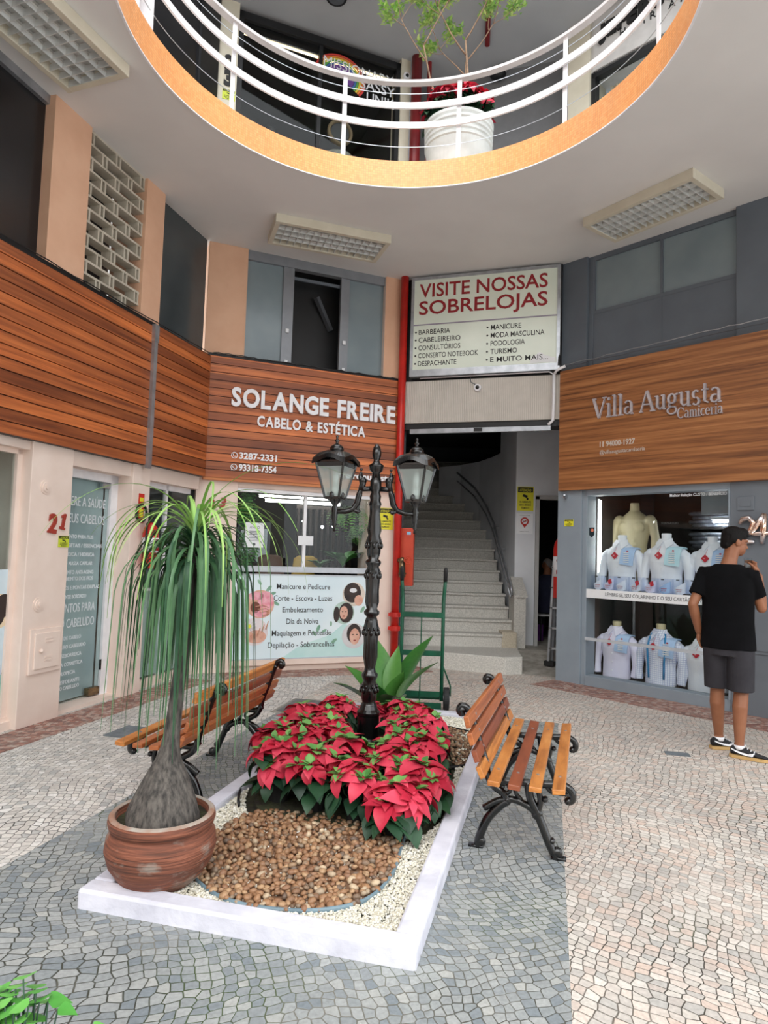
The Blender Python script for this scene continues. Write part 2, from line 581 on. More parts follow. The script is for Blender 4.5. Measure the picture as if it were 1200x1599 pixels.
def polyfloor(name, poly, z, m):
    mb = MB()
    mb.prism(poly, z - 0.12, z)
    return struct(name, mb, m)

# planter frame: long side runs away from the camera
PA = math.radians(-14.1)
PO = Vector((-1.22, 2.85))
PE1 = Vector((math.cos(PA), math.sin(PA)))
PE2 = Vector((-math.sin(PA), math.cos(PA)))
PW, PL = 1.43, 3.75
def pw(x, y):
    p = PO + PE1 * x + PE2 * y
    return (p.x, p.y)
def rect(x0, x1, y0, y1):
    return [pw(x0, y0), pw(x1, y0), pw(x1, y1), pw(x0, y1)]

# ground: the grey band round the planter and the paler fields on either side of it
def clip(poly, side):
    return poly
polyfloor('floor', rect(-0.56, 1.97, -6.0, 3.97), 0.0, MT['pave_grey'])
polyfloor('floor', rect(-9.0, -0.56, -9.0, 14.0), 0.0, MT['pave_white'])
polyfloor('floor', rect(1.97, 12.0, -9.0, 14.0), 0.0, MT['pave_pink'])
polyfloor('floor', rect(-0.56, 1.97, 3.97, 14.0), 0.0, MT['pave_pink'])
polyfloor('floor', rect(-9.0, 12.0, -30.0, -9.0), -0.002, MT['pave_grey'])
def strip(fr, u0, u1, w0, w1):
    return [fr.w(u0, 0.0, 0)[:2], fr.w(u0, w0, 0)[:2], fr.w(u1, w1, 0)[:2], fr.w(u1, 0.0, 0)[:2]][::-1]
def red_strip(fr, u0, u1, w0, w1, z):
    mb = MB()
    mb.prism(strip(fr, u0, u1, w0, w1), -0.02, z)
    struct('floor', mb, MT['pave_red'])
red_strip(FL, -6.0, 2.45, 0.36, 0.36, 0.004)
red_strip(FS, 0.25, 2.9, 0.42, 0.5, 0.005)
red_strip(FR, -0.05, 4.5, 0.5, 0.62, 0.004)

# mezzanine slab with round well; upper slab opened wide unseen to admit more light
RC, RR = (0.04, 4.66), 2.03
def holed_slab(name, m, x0, x1, y0, y1, z0, z1, r=RR, n=96):
    angs = [2 * PI * k / n for k in range(n)]
    for cx, cy in ((x0, y0), (x1, y0), (x1, y1), (x0, y1)):
        angs.append(math.atan2(cy - RC[1], cx - RC[0]) % (2 * PI))
    angs.sort()
    inn, out = [], []
    for a in angs:
        c, s = math.cos(a), math.sin(a)
        t = min([((x1 if c > 0 else x0) - RC[0]) / c if abs(c) > 1e-9 else 1e9, ((y1 if s > 0 else y0) - RC[1]) / s if abs(s) > 1e-9 else 1e9])
        inn.append((RC[0] + r * c, RC[1] + r * s))
        out.append((RC[0] + t * c, RC[1] + t * s))
    N = len(angs)
    vs = [(x, y, z) for z in (z0, z1) for ring in (inn, out) for x, y in ring]
    fs = []
    for k in range(N):
        j = (k + 1) % N
        fs.append((k, j, N + j, N + k))
        fs.append((2 * N + k, 3 * N + k, 3 * N + j, 2 * N + j))
        fs.append((k, 2 * N + k, 2 * N + j, j))
        fs.append((N + k, N + j, 3 * N + j, 3 * N + k))
    mb = MB()
    mb.add(vs, fs)
    return struct(name, mb, m)
holed_slab('ceiling', MT['ceil'], -6.2, 7.2, 0.7, 15.2, 5.3, 5.5, r=RR + 0.01)
mb = MB()
mb.box(-6.2, 7.2, 6.9, 15.2, 8.46, 8.7); mb.box(-6.2, -2.6, 0.7, 6.9, 8.46, 8.7); mb.box(2.7, 7.2, 0.7, 6.9, 8.46, 8.7)
struct('ceiling', mb, mat('gallery_ceiling_paint', C(176, 178, 181), 0.85, col2=C(168, 170, 173), scale=1.2))

# the orange mosaic band round the well
def band_mat():
    m, nt, b = newmat('orange_mosaic')
    tc = nd(nt, 'ShaderNodeTexCoord')
    sp = nd(nt, 'ShaderNodeSeparateXYZ')
    nt.links.new(tc.outputs['Object'], sp.inputs[0])
    a = math_(nt, 'MULTIPLY', math_(nt, 'ARCTAN2', sp.outputs['Y'], sp.outputs['X']), RR)
    cb = nd(nt, 'ShaderNodeCombineXYZ')
    nt.links.new(a, cb.inputs['X'])
    nt.links.new(sp.outputs['Z'], cb.inputs['Y'])
    br = nd(nt, 'ShaderNodeTexBrick')
    br.offset = 0.0
    for k, v in (('Scale', 1.0), ('Brick Width', 0.024), ('Row Height', 0.024), ('Mortar Size', 0.0016), ('Mortar Smooth', 0.3), ('Bias', 0.0)):
        br.inputs[k].default_value = v
    br.inputs['Color1'].default_value = C(236, 158, 92)
    br.inputs['Color2'].default_value = C(246, 176, 112)
    br.inputs['Mortar'].default_value = C(206, 138, 92)
    nt.links.new(cb.outputs[0], br.inputs['Vector'])
    wear = ramp(nt, noise(nt, tc.outputs['Object'], 1.6, 3.0), [(0.35, (0.9, 0.9, 0.92, 1)), (0.65, (1.06, 1.04, 1.0, 1))])
    nt.links.new(mix(nt, 0.8, br.outputs['Color'], wear, 'MULTIPLY'), b.inputs['Base Color'])
    b.inputs['Roughness'].default_value = 0.4
    return m
MT['band'] = band_mat()
def ring(mb, r0_, r1, z0, z1, n=128, a0=0.0, a1=2 * PI):
    full = abs(a1 - a0 - 2 * PI) < 1e-6
    m = n if full else n + 1
    vs = []
    for k in range(m):
        t = a0 + (a1 - a0) * k / n
        c, s = math.cos(t), math.sin(t)
        vs += [(r0_ * c, r0_ * s, z0), (r1 * c, r1 * s, z0), (r1 * c, r1 * s, z1), (r0_ * c, r0_ * s, z1)]
    fs = []
    for k in range(n):
        i, j = k * 4, ((k + 1) % m) * 4
        for q in range(4):
            p = (q + 1) % 4
            fs.append((i + q, i + p, j + p, j + q))
    mb.add(vs, fs)
    return mb
mb = MB()
ring(mb, RR, RR + 0.12, 0.002, 0.285)
o = struct('trim_1', mb, MT['band'])
o.location = (RC[0], RC[1], 5.3)
mb = MB()
ring(mb, RR - 0.003, RR + 0.014, -0.006, 0.004)
o = struct('trim_2', mb, MT['white'])
o.location = (RC[0], RC[1], 5.3)

# ---- left facade, ground floor
def column(name, fr, u0, u1, v0, v1, z0, z1, m):
    mb = MB()
    fb(mb, u0, u1, v0, v1, z0, z1)
    return struct(name, mb, m, fr, bevel=0.006)
column('column', FL, 0.0, 0.47, -0.5, 0.0, 0, 2.36, MT['cream'])
column('column', FL, 1.32, 1.61, -0.5, 0.0, 0, 2.36, MT['cream'])
column('column', FS, -0.12, 0.385, -0.45, 0.0, 0, 2.4, MT['cream'])
mb = MB()
fb(mb, 0.47, 1.32, -0.5, -0.03, 2.2, 2.36)
fb(mb, 1.61, 2.62, -0.5, -0.03, 2.2, 2.36)
fb(mb, -3.2, 0.0, -0.5, -0.03, 2.26, 2.36)
fb(mb, -6.6, 2.72, -0.5, -0.02, 2.36, 3.8)
fb(mb, -6.6, -3.2, -0.5, -0.02, 0, 2.36)
struct('wall_left', mb, MT['cream'], FL)
mb = MB()
fb(mb, -3.2, 0.0, -0.2, -0.06, 0, 0.07)
fb(mb, 1.61, 2.62, -0.25, -0.08, 0, 0.08)
fb(mb, 0.47, 1.32, -0.3, -0.05, 0, 0.035)
struct('trim_3', mb, MT['cream'], FL)
# rooms behind the left glass
mb = MB()
fb(mb, -3.2, 2.85, -1.9, -1.8, 0.0, 2.6)
fb(mb, 2.75, 2.85, -1.8, -0.2, 0.0, 2.6)
fb(mb, -3.2, 2.75, -1.8, -0.2, -0.02, 0.012)
fb(mb, -3.2, 2.85, -1.8, -0.5, 2.5, 2.6)
fb(mb, -3.3, -3.2, -1.9, -0.5, 0.0, 2.6)
fb(mb, 0.2, 0.28, -1.8, -0.5, 0.012, 2.5)
struct('wall_left', mb, MT['grey_room'], FL)

# window left of the pillar "21"
w = MB(); fb(w, -3.2, -0.01, -0.135, -0.125, 0.07, 2.26)
w1 = struct('window_1', w, MT['glass_green'], FL)
f = MB(); fb(f, -0.05, -0.0, -0.15, -0.1, 0.07, 2.26); fb(f, -3.2, 0, -0.15, -0.1, 2.22, 2.26); fb(f, -3.2, 0, -0.16, -0.09, 0.05, 0.1)
f.build('frame', MT['cream'], w1)
f = MB(); fb(f, -3.0, -0.05, -0.124, -0.122, 0.1, 1.28)
f.build('film', mat('pale_blue_film', C(198, 216, 226), 0.5, col2=C(214, 228, 234), scale=2.5), w1)
# branching line drawing and round portrait on the film
f = MB()
for k in range(16):
    x, z = -0.34 + 0.02 * k, 0.55 + 0.03 * math.sin(k * 2.3)
    pts = []
    for q in range(7):
        pts.append((x + 0.02 * math.sin(q * 0.9 + k), 0.1215, z - 0.07 * q * (0.5 + 0.06 * k)))
    pts = [p for p in pts if p[2] > 0.11]
    if len(pts) > 1:
        f.tube(pts, 0.0014, 4)
f.build('line_drawing', MT['greyink'], w1)
f = MB(); f.disc((-0.11, 0.95), 0.135, 0.1195, 0.1215, 36)
f.build('round_picture', mat('portrait_ground', C(226, 208, 176), 0.5), w1)
f = MB(); f.disc((-0.075, 0.99), 0.085, 0.1175, 0.1193, 30, 1.1); f.disc((-0.12, 0.93), 0.06, 0.1176, 0.1193, 24, 1.6)
f.build('picture_hair', mat('print_dark_brown', C(44, 32, 30), 0.5), w1)
f = MB(); f.disc((-0.16, 0.91), 0.05, 0.1165, 0.1175, 24, 1.5)
f.build('picture_face', mat('print_skin', C(214, 160, 124), 0.5), w1)
f = MB(); fb(f, -1.4, -0.05, -0.1215, -0.1205, 0.1, 0.44)
f.build('green_band', mat('film_green', C(138, 184, 172), 0.5, col2=C(170, 204, 196), scale=3), w1)

# glass door with the lists
w = MB(); fb(w, 0.47, 1.215, -0.205, -0.195, 0.05, 2.12)
d1 = struct('door_1', w, MT['glass_green'], FL)
f = MB(); fb(f, 1.215, 1.32, -0.24, -0.17, 0.035, 2.2); fb(f, 0.47, 1.32, -0.24, -0.17, 2.12, 2.2)
f.build('frame', MT['white'], d1)
f = MB(); fb(f, 1.06, 1.21, -0.225, -0.175, 0.05, 0.12)
f.build('floor_hinge', MT['brass'], d1)
f = MB(); fb(f, 1.1, 1.21, -0.222, -0.178, 2.06, 2.11)
f.build('top_hinge', MT['alu'], d1)
f = MB(); fb(f, 1.195, 1.21, -0.18, -0.165, 0.28, 0.38)
f.build('lock', MT['dark'], d1)
f = MB(); fb(f, 0.47, 1.21, -0.26, -0.255, 0.05, 2.12)
f.build('grey_film', mat('grey_door_film', C(198, 206, 210), 0.3, col2=C(170, 180, 186), scale=1.6), d1)
f = MB()
Y = 0.194
f.text('RECUPERE A SAÚDE', 1.17, 1.86, 0.085, 0.72, 'R', Y)
f.text('DOS SEUS CABELOS', 1.17, 1.70, 0.085, 0.72, 'R', Y)
z = 1.555
for t, x in (('TRATAMENTO PARA FIOS', 1.02), ('ÓLEOS VEGETAIS / ESSENCIAIS', 1.15), ('AÇÃO LIPIDICA / HIDRICA', 1.05), ('AÇÃO MASSA CAPILAR', 1.03), ('TRATAMENTO ANTI-AGING', 1.05), ('FORTALECIMENTO DOS FIOS', 1.05), ('DOS FIOS E PONTAS DUPLAS', 1.15), ('CORANTE BORDADO', 0.97)):
    f.text(t, x, z, 0.034, 0.03 * len(t) * 0.86, 'R', Y, bold=0.012)
    z -= 0.06 if t.startswith('TRATAMENTO ANTI') else 0.083
f.text('TRATAMENTOS PARA', 1.10, 0.87, 0.08, 0.74, 'R', Y)
f.text('O COURO CABELUDO', 1.10, 0.73, 0.08, 0.74, 'R', Y)
z = 0.62
for t, x in (('QUEDA DE CABELO', 0.93), ('OLEOSIDADE DE COURO CABELUDO', 1.0), ('DERMATITE SEBORREICA', 0.95), ('CASPA COSMETICA', 0.97), ('ALOPECIA', 0.88), ('MASSAGEM ESFOLIANTE', 0.94), ('COURO CABELUDO', 0.94)):
    f.text(t, x, z, 0.032, 0.03 * len(t) * 0.86, 'R', Y, bold=0.012)
    z -= 0.055 if t.startswith('MASS') else 0.08
f.build('lettering', MT['whiteink'], d1)

# second shop window behind the palm
w = MB(); fb(w, 1.61, 2.62, -0.165, -0.155, 0.08, 2.2)
w2 = struct('window_2', w, MT['glass_green'], FL)
f = MB(); fb(f, 2.12, 2.16, -0.18, -0.14, 0.08, 2.2); fb(f, 1.61, 2.62, -0.18, -0.14, 2.14, 2.2); fb(f, 1.61, 2.62, -0.185, -0.135, 1.02, 1.05)
f.build('frame', MT['white'], w2)
f = MB(); fb(f, 1.63, 2.6, -0.153, -0.151, 0.1, 1.02)
f.build('film', mat('sea_green_film', C(136, 164, 156), 0.3, col2=C(156, 178, 172), scale=3), w2)

# ---- left facade, upper storey
mb = MB()
fb(mb, 0.0, 0.45, -0.4, 0.0, 3.8, 5.3)
fb(mb, 1.29, 1.61, -0.4, 0.0, 3.8, 5.3)
struct('wall_left', mb, MT['peach'], FL)
column('column', FS, -0.1, 0.385, -0.42, 0.0, 3.85, 5.3, MT['peach'])
w = MB(); fb(w, -6.6, -0.0, -0.13, -0.1, 3.8, 5.22)
w3 = struct('window_3', w, MT['pane_black'], FL)
f = MB(); fb(f, -6.6, 0.0, -0.16, -0.06, 5.22, 5.3)
f.build('frame', MT['alu'], w3)
w = MB(); fb(w, 1.61, 2.66, -0.13, -0.1, 3.8, 5.3)
struct('window_4', w, MT['pane_dark'], FL)
# pierced-block screen
mb = MB()
U0, U1, Z0, Z1 = 0.45, 1.29, 3.83, 5.3
hh, th = 0.1205, 0.021
rows = int((Z1 - Z0) / hh) + 1
for r in range(rows + 1):
    z = Z1 - r * hh
    if z >= Z0 - 0.01:
        fb(mb, U0, U1, -0.14, -0.03, z - th, z)
for r in range(rows):
    zt = Z1 - r * hh - th
    zb = max(Z0, zt - hh + th)
    u = U0 - (0.0 if r % 2 == 0 else 0.19)
    k = 0
    while u < U1:
        for uu in (u, u + 0.055):
            if U0 <= uu < U1:
                fb(mb, uu, min(uu + th, U1), -0.14, -0.031, zb, zt)
        u += 0.38
cb = FL.single('breeze_block_screen', mb, mat('block_screen_paint', C(196, 188, 172), 0.8, col2=C(176, 168, 152), scale=6, bmp=0.2), 'pierced screen of staggered hollow blocks in the peach upper wall', 'screen wall')
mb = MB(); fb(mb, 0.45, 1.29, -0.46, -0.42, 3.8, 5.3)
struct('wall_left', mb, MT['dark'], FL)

# ---- facade of the beauty salon (faces the camera)
mb = MB()
fb(mb, 0.385, 2.42, -0.45, -0.02, 2.26, 3.88)
fb(mb, 2.16, 2.5, -0.45, -0.0, 0.0, 2.4)
fb(mb, 0.385, 2.16, -0.45, -0.03, 0.0, 0.13)
fb(mb, 2.27, 2.52, -0.42, 0.0, 3.86, 5.3)
struct('wall_back', mb, MT['cream'], FS)
for o in list(COL.objects):
    pass
mb = MB(); fb(mb, 2.271, 2.521, -0.42, 0.002, 3.88, 5.3)
struct('wall_back', mb, MT['peach'], FS)
mb = MB(); fb(mb, 0.385, 2.16, -0.04, 0.03, 0.08, 0.145)
struct('trim_4', mb, MT['cream'], FS)
# salon room
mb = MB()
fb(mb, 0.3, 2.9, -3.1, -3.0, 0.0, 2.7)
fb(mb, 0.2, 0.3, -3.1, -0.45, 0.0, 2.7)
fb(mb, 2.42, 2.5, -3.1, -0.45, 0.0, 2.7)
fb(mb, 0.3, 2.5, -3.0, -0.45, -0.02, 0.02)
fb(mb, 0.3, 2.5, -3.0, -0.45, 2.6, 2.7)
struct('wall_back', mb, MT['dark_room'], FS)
w = MB(); fb(w, 0.4, 1.265, -0.09, -0.08, 1.3, 2.24); fb(w, 1.285, 2.15, -0.115, -0.105, 1.3, 2.24)
w5 = struct('window_5', w, MT['glass'], FS)
f = MB(); fb(f, 0.385, 2.16, -0.13, -0.02, 2.22, 2.27); fb(f, 1.255, 1.295, -0.125, -0.07, 1.3, 2.24)
f.build('frame', MT['white'], w5)
f = MB(); fb(f, 0.385, 2.16, -0.16, 0.0, 1.23, 1.3)
f.build('sill', MT['alu_white'], w5)
f = MB(); fb(f, 1.19, 1.39, -0.075, -0.06, 1.58, 1.7)
f.build('lock_plate', MT['paper'], w5)

# upper windows of the salon block
w = MB(); fb(w, 0.385, 0.87, -0.1, -0.08, 3.88, 5.2); fb(w, 1.76, 2.27, -0.1, -0.08, 3.88, 5.2)
w6 = struct('window_6', w, MT['pane_blue'], FS)
f = MB()
fb(f, 0.86, 1.0, -0.1, -0.05, 3.88, 5.2); fb(f, 1.65, 1.77, -0.12, -0.06, 3.88, 5.2); fb(f, 0.385, 2.27, -0.12, -0.03, 5.18, 5.3)
f.build('frame', mat('grey_window_metal', C(140, 144, 150), 0.4, 0.3), w6)
f = MB(); fb(f, 0.86, 2.2, -0.415, -0.41, 3.88, 5.3); fb(f, 0.9, 0.92, -0.41, -0.12, 3.88, 5.2); fb(f, 2.2, 2.22, -0.41, -0.12, 3.88, 5.2); fb(f, 0.9, 2.2, -0.41, -0.13, 5.2, 5.22)
f.build('dark_room', MT['dark'], w6)
f = MB(); f.bar((1.38, 0.3, 4.95), (1.62, 0.38, 4.55), 0.07, 0.05)
f.build('ceiling_tube', MT['greyink'], w6)
f = MB(); fb(f, 1.0, 1.65, -0.13, -0.11, 5.06, 5.1)
f.build('rail', MT['grey_up'], w6)
f = MB()
for u, z in ((0.93, 4.34), (1.71, 4.3), (0.93, 3.93), (1.71, 3.93)):
    fb(f, u - 0.02, u + 0.02, -0.05, -0.035, z - 0.025, z + 0.025)
f.build('latch', MT['paper'], w6)

# ---- right facade (shirt shop)
mb = MB()
fb(mb, -0.02, 0.31, -0.3, 0.0, 0.0, 2.36)
fb(mb, 0.31, 0.37, -0.25, -0.03, 0.0, 2.36)
fb(mb, 0.37, 2.03, -0.2, -0.01, 0.0, 0.12)
fb(mb, 0.37, 2.03, -0.2, -0.01, 2.29, 2.36)
struct('wall_right', mb, MT['grey_low'], FR, bevel=0.004)
mb = MB()
fb(mb, 2.03, 4.6, -0.25, -0.0, 0.0, 2.36)
struct('wall_right', mb, MT['grey_locker'], FR, bevel=0.004)
mb = MB()
fb(mb, 2.01, 2.03, -0.24, 0.003, 0.12, 2.29)
struct('trim_5', mb, MT['grey_low'], FR)
mb = MB()
fb(mb, -0.02, 4.6, -0.3, -0.03, 2.36, 3.9)
fb(mb, 0.0, 0.35, -0.4, 0.0, 3.8, 5.3)
fb(mb, 0.35, 0.41, -0.4, -0.05, 3.8, 5.3)
fb(mb, 0.41, 2.09, -0.3, -0.06, 3.8, 4.56)
fb(mb, 2.09, 4.6, -0.4, 0.0, 3.8, 5.3)
struct('wall_right', mb, MT['grey_up'], FR, bevel=0.004)
w = MB(); fb(w, 0.43, 1.25, -0.09, -0.08, 4.6, 5.24); fb(w, 1.28, 2.09, -0.09, -0.08, 4.6, 5.24)
w7 = struct('window_7', w, MT['pane_blue'], FR)
f = MB(); fb(f, 0.41, 2.09, -0.1, -0.055, 4.555, 4.6); fb(f, 0.41, 2.09, -0.1, -0.055, 5.24, 5.3); fb(f, 1.25, 1.28, -0.1, -0.055, 4.6, 5.24); fb(f, 0.41, 0.43, -0.1, -0.055, 4.6, 5.24); fb(f, 1.255, 1.275, -0.1, -0.056, 3.8, 4.56)
f.build('frame', MT['grey_up'], w7)
# shop room
mb = MB()
fb(mb, 0.37, 4.0, -1.9, -1.8, 0.0, 2.6)
fb(mb, 0.31, 0.37, -1.8, -0.25, 0.0, 2.6)
fb(mb, 2.6, 2.7, -1.8, -0.25, 0.0, 2.6)
fb(mb, 0.37, 2.6, -1.8, -0.2, 2.5, 2.6)
struct('wall_right', mb, mat('dark_brown_shopfitting', C(66, 56, 52), 0.7, col2=C(50, 43, 40), scale=2), FR)
mb = MB(); fb(mb, 0.37, 2.6, -1.8, -0.2, 0.0, 0.1)
struct('floor', mb, mat('dark_display_floor', C(56, 46, 42), 0.6), FR)
mb = MB(); fb(mb, 1.35, 2.6, -1.05, -1.0, 2.1, 2.5)
struct('wall_right', mb, mat('pale_bulkhead', C(168, 180, 186), 0.7), FR)
w = MB(); fb(w, 0.37, 1.19, -0.055, -0.045, 0.12, 2.29); fb(w, 1.2, 2.02, -0.055, -0.045, 0.12, 2.29)
w8 = struct('window_8', w, MT['glass'], FR)
f = MB(); fb(f, 0.37, 2.02, -0.03, -0.012, 0.54, 0.575)
f.build('cross_bar', MT['alu_white'], w8)
f = MB(); fb(f, 0.37, 1.62, -0.04, -0.036, 1.05, 1.155)
st = f.build('strip_banner', MT['paper'], w8)
f = MB(); f.text('LEMBRE-SE, SEU COLARINHO E O SEU CARTÃO DE VISITA', 0.62, 1.085, 0.04, 1.22, 'L', 0.0355)
f.build('lettering', MT['greyink'], st)
f = MB(); f.text('Melhor Relação CUSTO / BENEFÍCIO', 1.38, 2.235, 0.03, 0.6, 'L', 0.044, bold=0.02)
f.build('lettering', MT['whiteink'], w8)
f = MB(); f.xzprism([(0.395, 1.9), (0.465, 1.9), (0.465, 1.81), (0.43, 1.78), (0.395, 1.81)][::-1], 0.0405, 0.0435)
f.build('sticker', mat('dark_teal_sticker', C(22, 44, 52), 0.4), w8)
f = MB(); f.disc((0.437, 1.866), 0.02, 0.039, 0.0404, 16)
f.build('sticker_spot', mat('salmon_print', C(226, 132, 104), 0.5), w8)
f = MB(); f.text('MONTI-ALEGRO', 0.5, 2.03, 0.03, 0.24, 'L', 1.795)
f.build('lettering', MT['whiteink'], w8)

# ---- the bay of the stairs
mb = MB()
fb(mb, 0.02, 2.15, -0.3, 0.0, 3.28, 3.86)
o = struct('wall_stair', mb, None or mat('corrugated_cladding', C(206, 200, 192), 0.7, col2=C(190, 184, 176), scale=3), FT)
mb = MB()
for k in range(86):
    u = 0.03 + k * 0.0246
    fb(mb, u, u + 0.013, 0.0, 0.012, 3.285, 3.855)
mb.build('corrugation', mat('corrugated_ribs', C(216, 210, 202), 0.7), o)
mb = MB()
fb(mb, -0.2, 2.3, -0.35, -0.04, 3.86, 5.3)
fb(mb, 0.0, 2.15, -0.3, -0.02, 3.2, 3.28)
struct('wall_stair', mb, MT['dark'], FT)
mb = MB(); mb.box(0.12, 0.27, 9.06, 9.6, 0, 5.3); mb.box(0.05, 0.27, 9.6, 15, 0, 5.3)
struct('wall_stair', mb, MT['stair_shade'])
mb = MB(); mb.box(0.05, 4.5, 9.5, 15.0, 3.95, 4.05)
struct('ceiling', mb, MT['stair_shade'])
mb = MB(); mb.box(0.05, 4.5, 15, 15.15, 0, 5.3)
struct('wall_stair', mb, MT['stair_shade'])
# right wall of the stairs: faces the flight, then turns towards the door
def wallstrip(mb, pts, z0, z1, t=0.1):
    for i in range(len(pts) - 1):
        a, b = Vector(pts[i]), Vector(pts[i + 1])
        n = (b - a).normalized()
        n = Vector((n.y, -n.x)) * t
        mb.prism([tuple(a), tuple(b), tuple(b + n), tuple(a + n)], z0, z1)
mb = MB()
mb.prism([(2.0, 10.1), (1.98, 11.4), (2.18, 11.4), (2.35, 10.2), (2.35, 10.1)][::-1], 0.0, 5.3)
wallstrip(mb, [(1.98, 11.4), (1.92, 11.9), (1.78, 12.5), (1.5, 13.1), (1.1, 13.5)], 0.0, 3.3)
mb.box(2.35, 3.2, 10.1, 10.25, 2.42, 5.3)
struct('wall_stair', mb, MT['stair_wall'])
mb = MB()
mb.prism([(2.42, 8.45), (2.9, 9.2), (2.9, 10.1), (3.0, 10.1), (3.0, 9.15), (2.5, 8.35)][::-1], 0, 5.3)
struct('wall_stair', mb, MT['stair_wall'])
mb = MB(); mb.box(2.3, 2.352, 10.04, 10.2, 0.18, 2.44); mb.box(2.3, 2.95, 10.04, 10.2, 2.4, 2.46)
struct('door_2', mb, mat('worn_door_frame', C(176, 176, 174), 0.6))
# dark store room behind the door
mb = MB()
mb.box(2.2, 2.3, 10.25, 13, 0, 3.0); mb.box(3.6, 3.7, 10.2, 15.1, 0, 5.3); mb.box(3.0, 3.7, 9.1, 10.25, 0, 5.3); mb.box(2.2, 3.7, 13, 13.1, 0, 3.0); mb.box(2.2, 3.7, 10.25, 13.1, 2.9, 3.0)
struct('wall_stair', mb, MT['dark'])
mb = MB(); mb.box(2.0, 3.7, 9.6, 13, 0, 0.2)
struct('floor', mb, MT['concrete'])
mb = MB()
vs = [(1.66, 8.66, -0.03), (2.42, 8.36, -0.03), (2.9, 9.6, 0.2), (1.95, 9.6, 0.2), (1.95, 9.6, -0.03), (2.9, 9.6, -0.03)]
mb.add(vs, [(0, 1, 2, 3), (0, 3, 4), (1, 5, 2), (3, 2, 5, 4), (0, 4, 5, 1)])
struct('floor', mb, MT['concrete'])

# ---- upper gallery walls
mb = MB()
fb(mb, -6.6, 2.75, -0.45, -0.12, 5.5, 8.46)
struct('wall_left', mb, MT['cream'], FL)
w = MB(); fb(w, 1.2, 2.62, -0.11, -0.06, 5.5, 8.4)
d3 = struct('door_3', w, MT['pane_black'], FL)
f = MB(); fb(f, 1.12, 1.2, -0.11, 0.0, 5.5, 8.46); fb(f, 0.95, 1.0, -0.11, 0.0, 5.5, 8.46)
f.build('frame', MT['white'], d3)
f = MB()
for k in range(9):
    fb(f, 0.2 + 0.09 * k, 0.22 + 0.09 * k, -0.11, -0.08, 5.5, 8.4)
f.build('slat', MT['offwhite'], d3)
f = MB(); fb(f, 2.2, 2.6, -0.06, -0.03, 5.5, 8.4)
f.build('dark_stile', MT['dark'], d3)
mb = MB()
fb(mb, -0.12, 0.13, -0.3, 0.03, 5.5, 8.46)
fb(mb, 2.39, 2.53, -0.3, 0.03, 5.5, 8.46)
struct('wall_back', mb, MT['offwhite'], FS)
w = MB(); fb(w, 0.13, 2.39, -0.06, -0.05, 5.55, 8.3)
w9 = struct('window_9', w, MT['glass'], FS)
f = MB(); fb(f, 0.13, 2.39, -0.1, 0.0, 8.3, 8.4); fb(f, 1.21, 1.26, -0.09, -0.02, 5.5, 8.3); fb(f, 0.13, 0.2, -0.1, 0.0, 5.5, 8.4); fb(f, 2.33, 2.39, -0.1, 0.0, 5.5, 8.4)
f.build('frame', MT['dark'], w9)
f = MB()
yy = 0.045
f.text('MISSIONARY', 2.3, 8.06, 0.135, 1.02, 'R', yy)
f.text('SASSY', 2.33, 7.90, 0.135, 0.52, 'R', yy, bold=0.01)
f.text('UNIK', 2.33, 7.73, 0.135, 0.42, 'R', yy, bold=0.01)
f.build('lettering', MT['whiteink'], w9)
# rainbow fan painted on the pane
cols = [(214, 66, 60), (228, 128, 56), (230, 206, 70), (96, 170, 84), (70, 110, 170), (112, 70, 150)]
for i, c in enumerate(cols):
    f = MB()
    ra, rb = 0.46 - i * 0.042, 0.46 - (i + 1) * 0.042 + 0.006
    if i == 5:
        rb = 0.1
    n = 22
    a0, a1 = math.radians(-38), math.radians(165)
    vs = []
    for k in range(n + 1):
        a = a0 + (a1 - a0) * k / n
        for r in (ra, rb):
            vs.append((1.52 + 0.8 * r * math.cos(a), yy - 0.001, 7.96 + r * math.sin(a) * 0.68))
    f.add(vs, [(2 * k, 2 * k + 1, 2 * k + 3, 2 * k + 2) for k in range(n)])
    f.build('fan_stripe', mat('fan_print', C(*c), 0.5), w9)
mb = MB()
fb(mb, -0.1, 2.6, -3.2, -3.1, 5.5, 8.46); fb(mb, -0.2, -0.1, -3.2, -0.3, 5.5, 8.46); fb(mb, 2.5, 2.6, -3.2, -0.3, 5.5, 8.46); fb(mb, -0.1, 2.5, -3.1, -0.1, 5.5, 5.51); fb(mb, -0.1, 2.5, -3.1, -0.1, 8.42, 8.45)  # dark floor and ceiling sheets added to keep this room dim
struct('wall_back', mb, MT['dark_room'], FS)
mb = MB()
fb(mb, 0.0, 2.3, -0.6, -0.5, 5.5, 8.46)
struct('wall_stair', mb, mat('gallery_grey', C(120, 121, 124), 0.75), FT)
mb = MB()
fb(mb, 0.05, 0.36, -0.4, 0.02, 5.5, 8.46)
struct('wall_right', mb, MT['offwhite'], FR)
mb = MB()
fb(mb, 0.36, 4.6, -0.4, -0.02, 7.68, 8.46); fb(mb, 2.6, 4.6, -0.4, -0.02, 5.5, 7.68)
struct('wall_right', mb, mat('gallery_pale_grey', C(196, 194, 192), 0.7), FR)
w = MB(); fb(w, 0.36, 2.6, -0.08, -0.07, 5.5, 7.68)
w10 = struct('window_10', w, MT['glass'], FR)
f = MB(); fb(f, 0.36, 2.6, -0.12, -0.02, 7.62, 7.7); fb(f, 0.36, 0.42, -0.12, -0.02, 5.5, 7.7)
f.build('frame', MT['dark'], w10)
f = MB()
for k in range(8):
    f.tube([(0.5 + 0.035 * k, 0.3 + 0.02 * (k % 2), 5.5), (0.5 + 0.035 * k, 0.3 + 0.02 * (k % 2), 7.6)], 0.022, 8)
f.build('curtain', MT['offwhite'], w10)
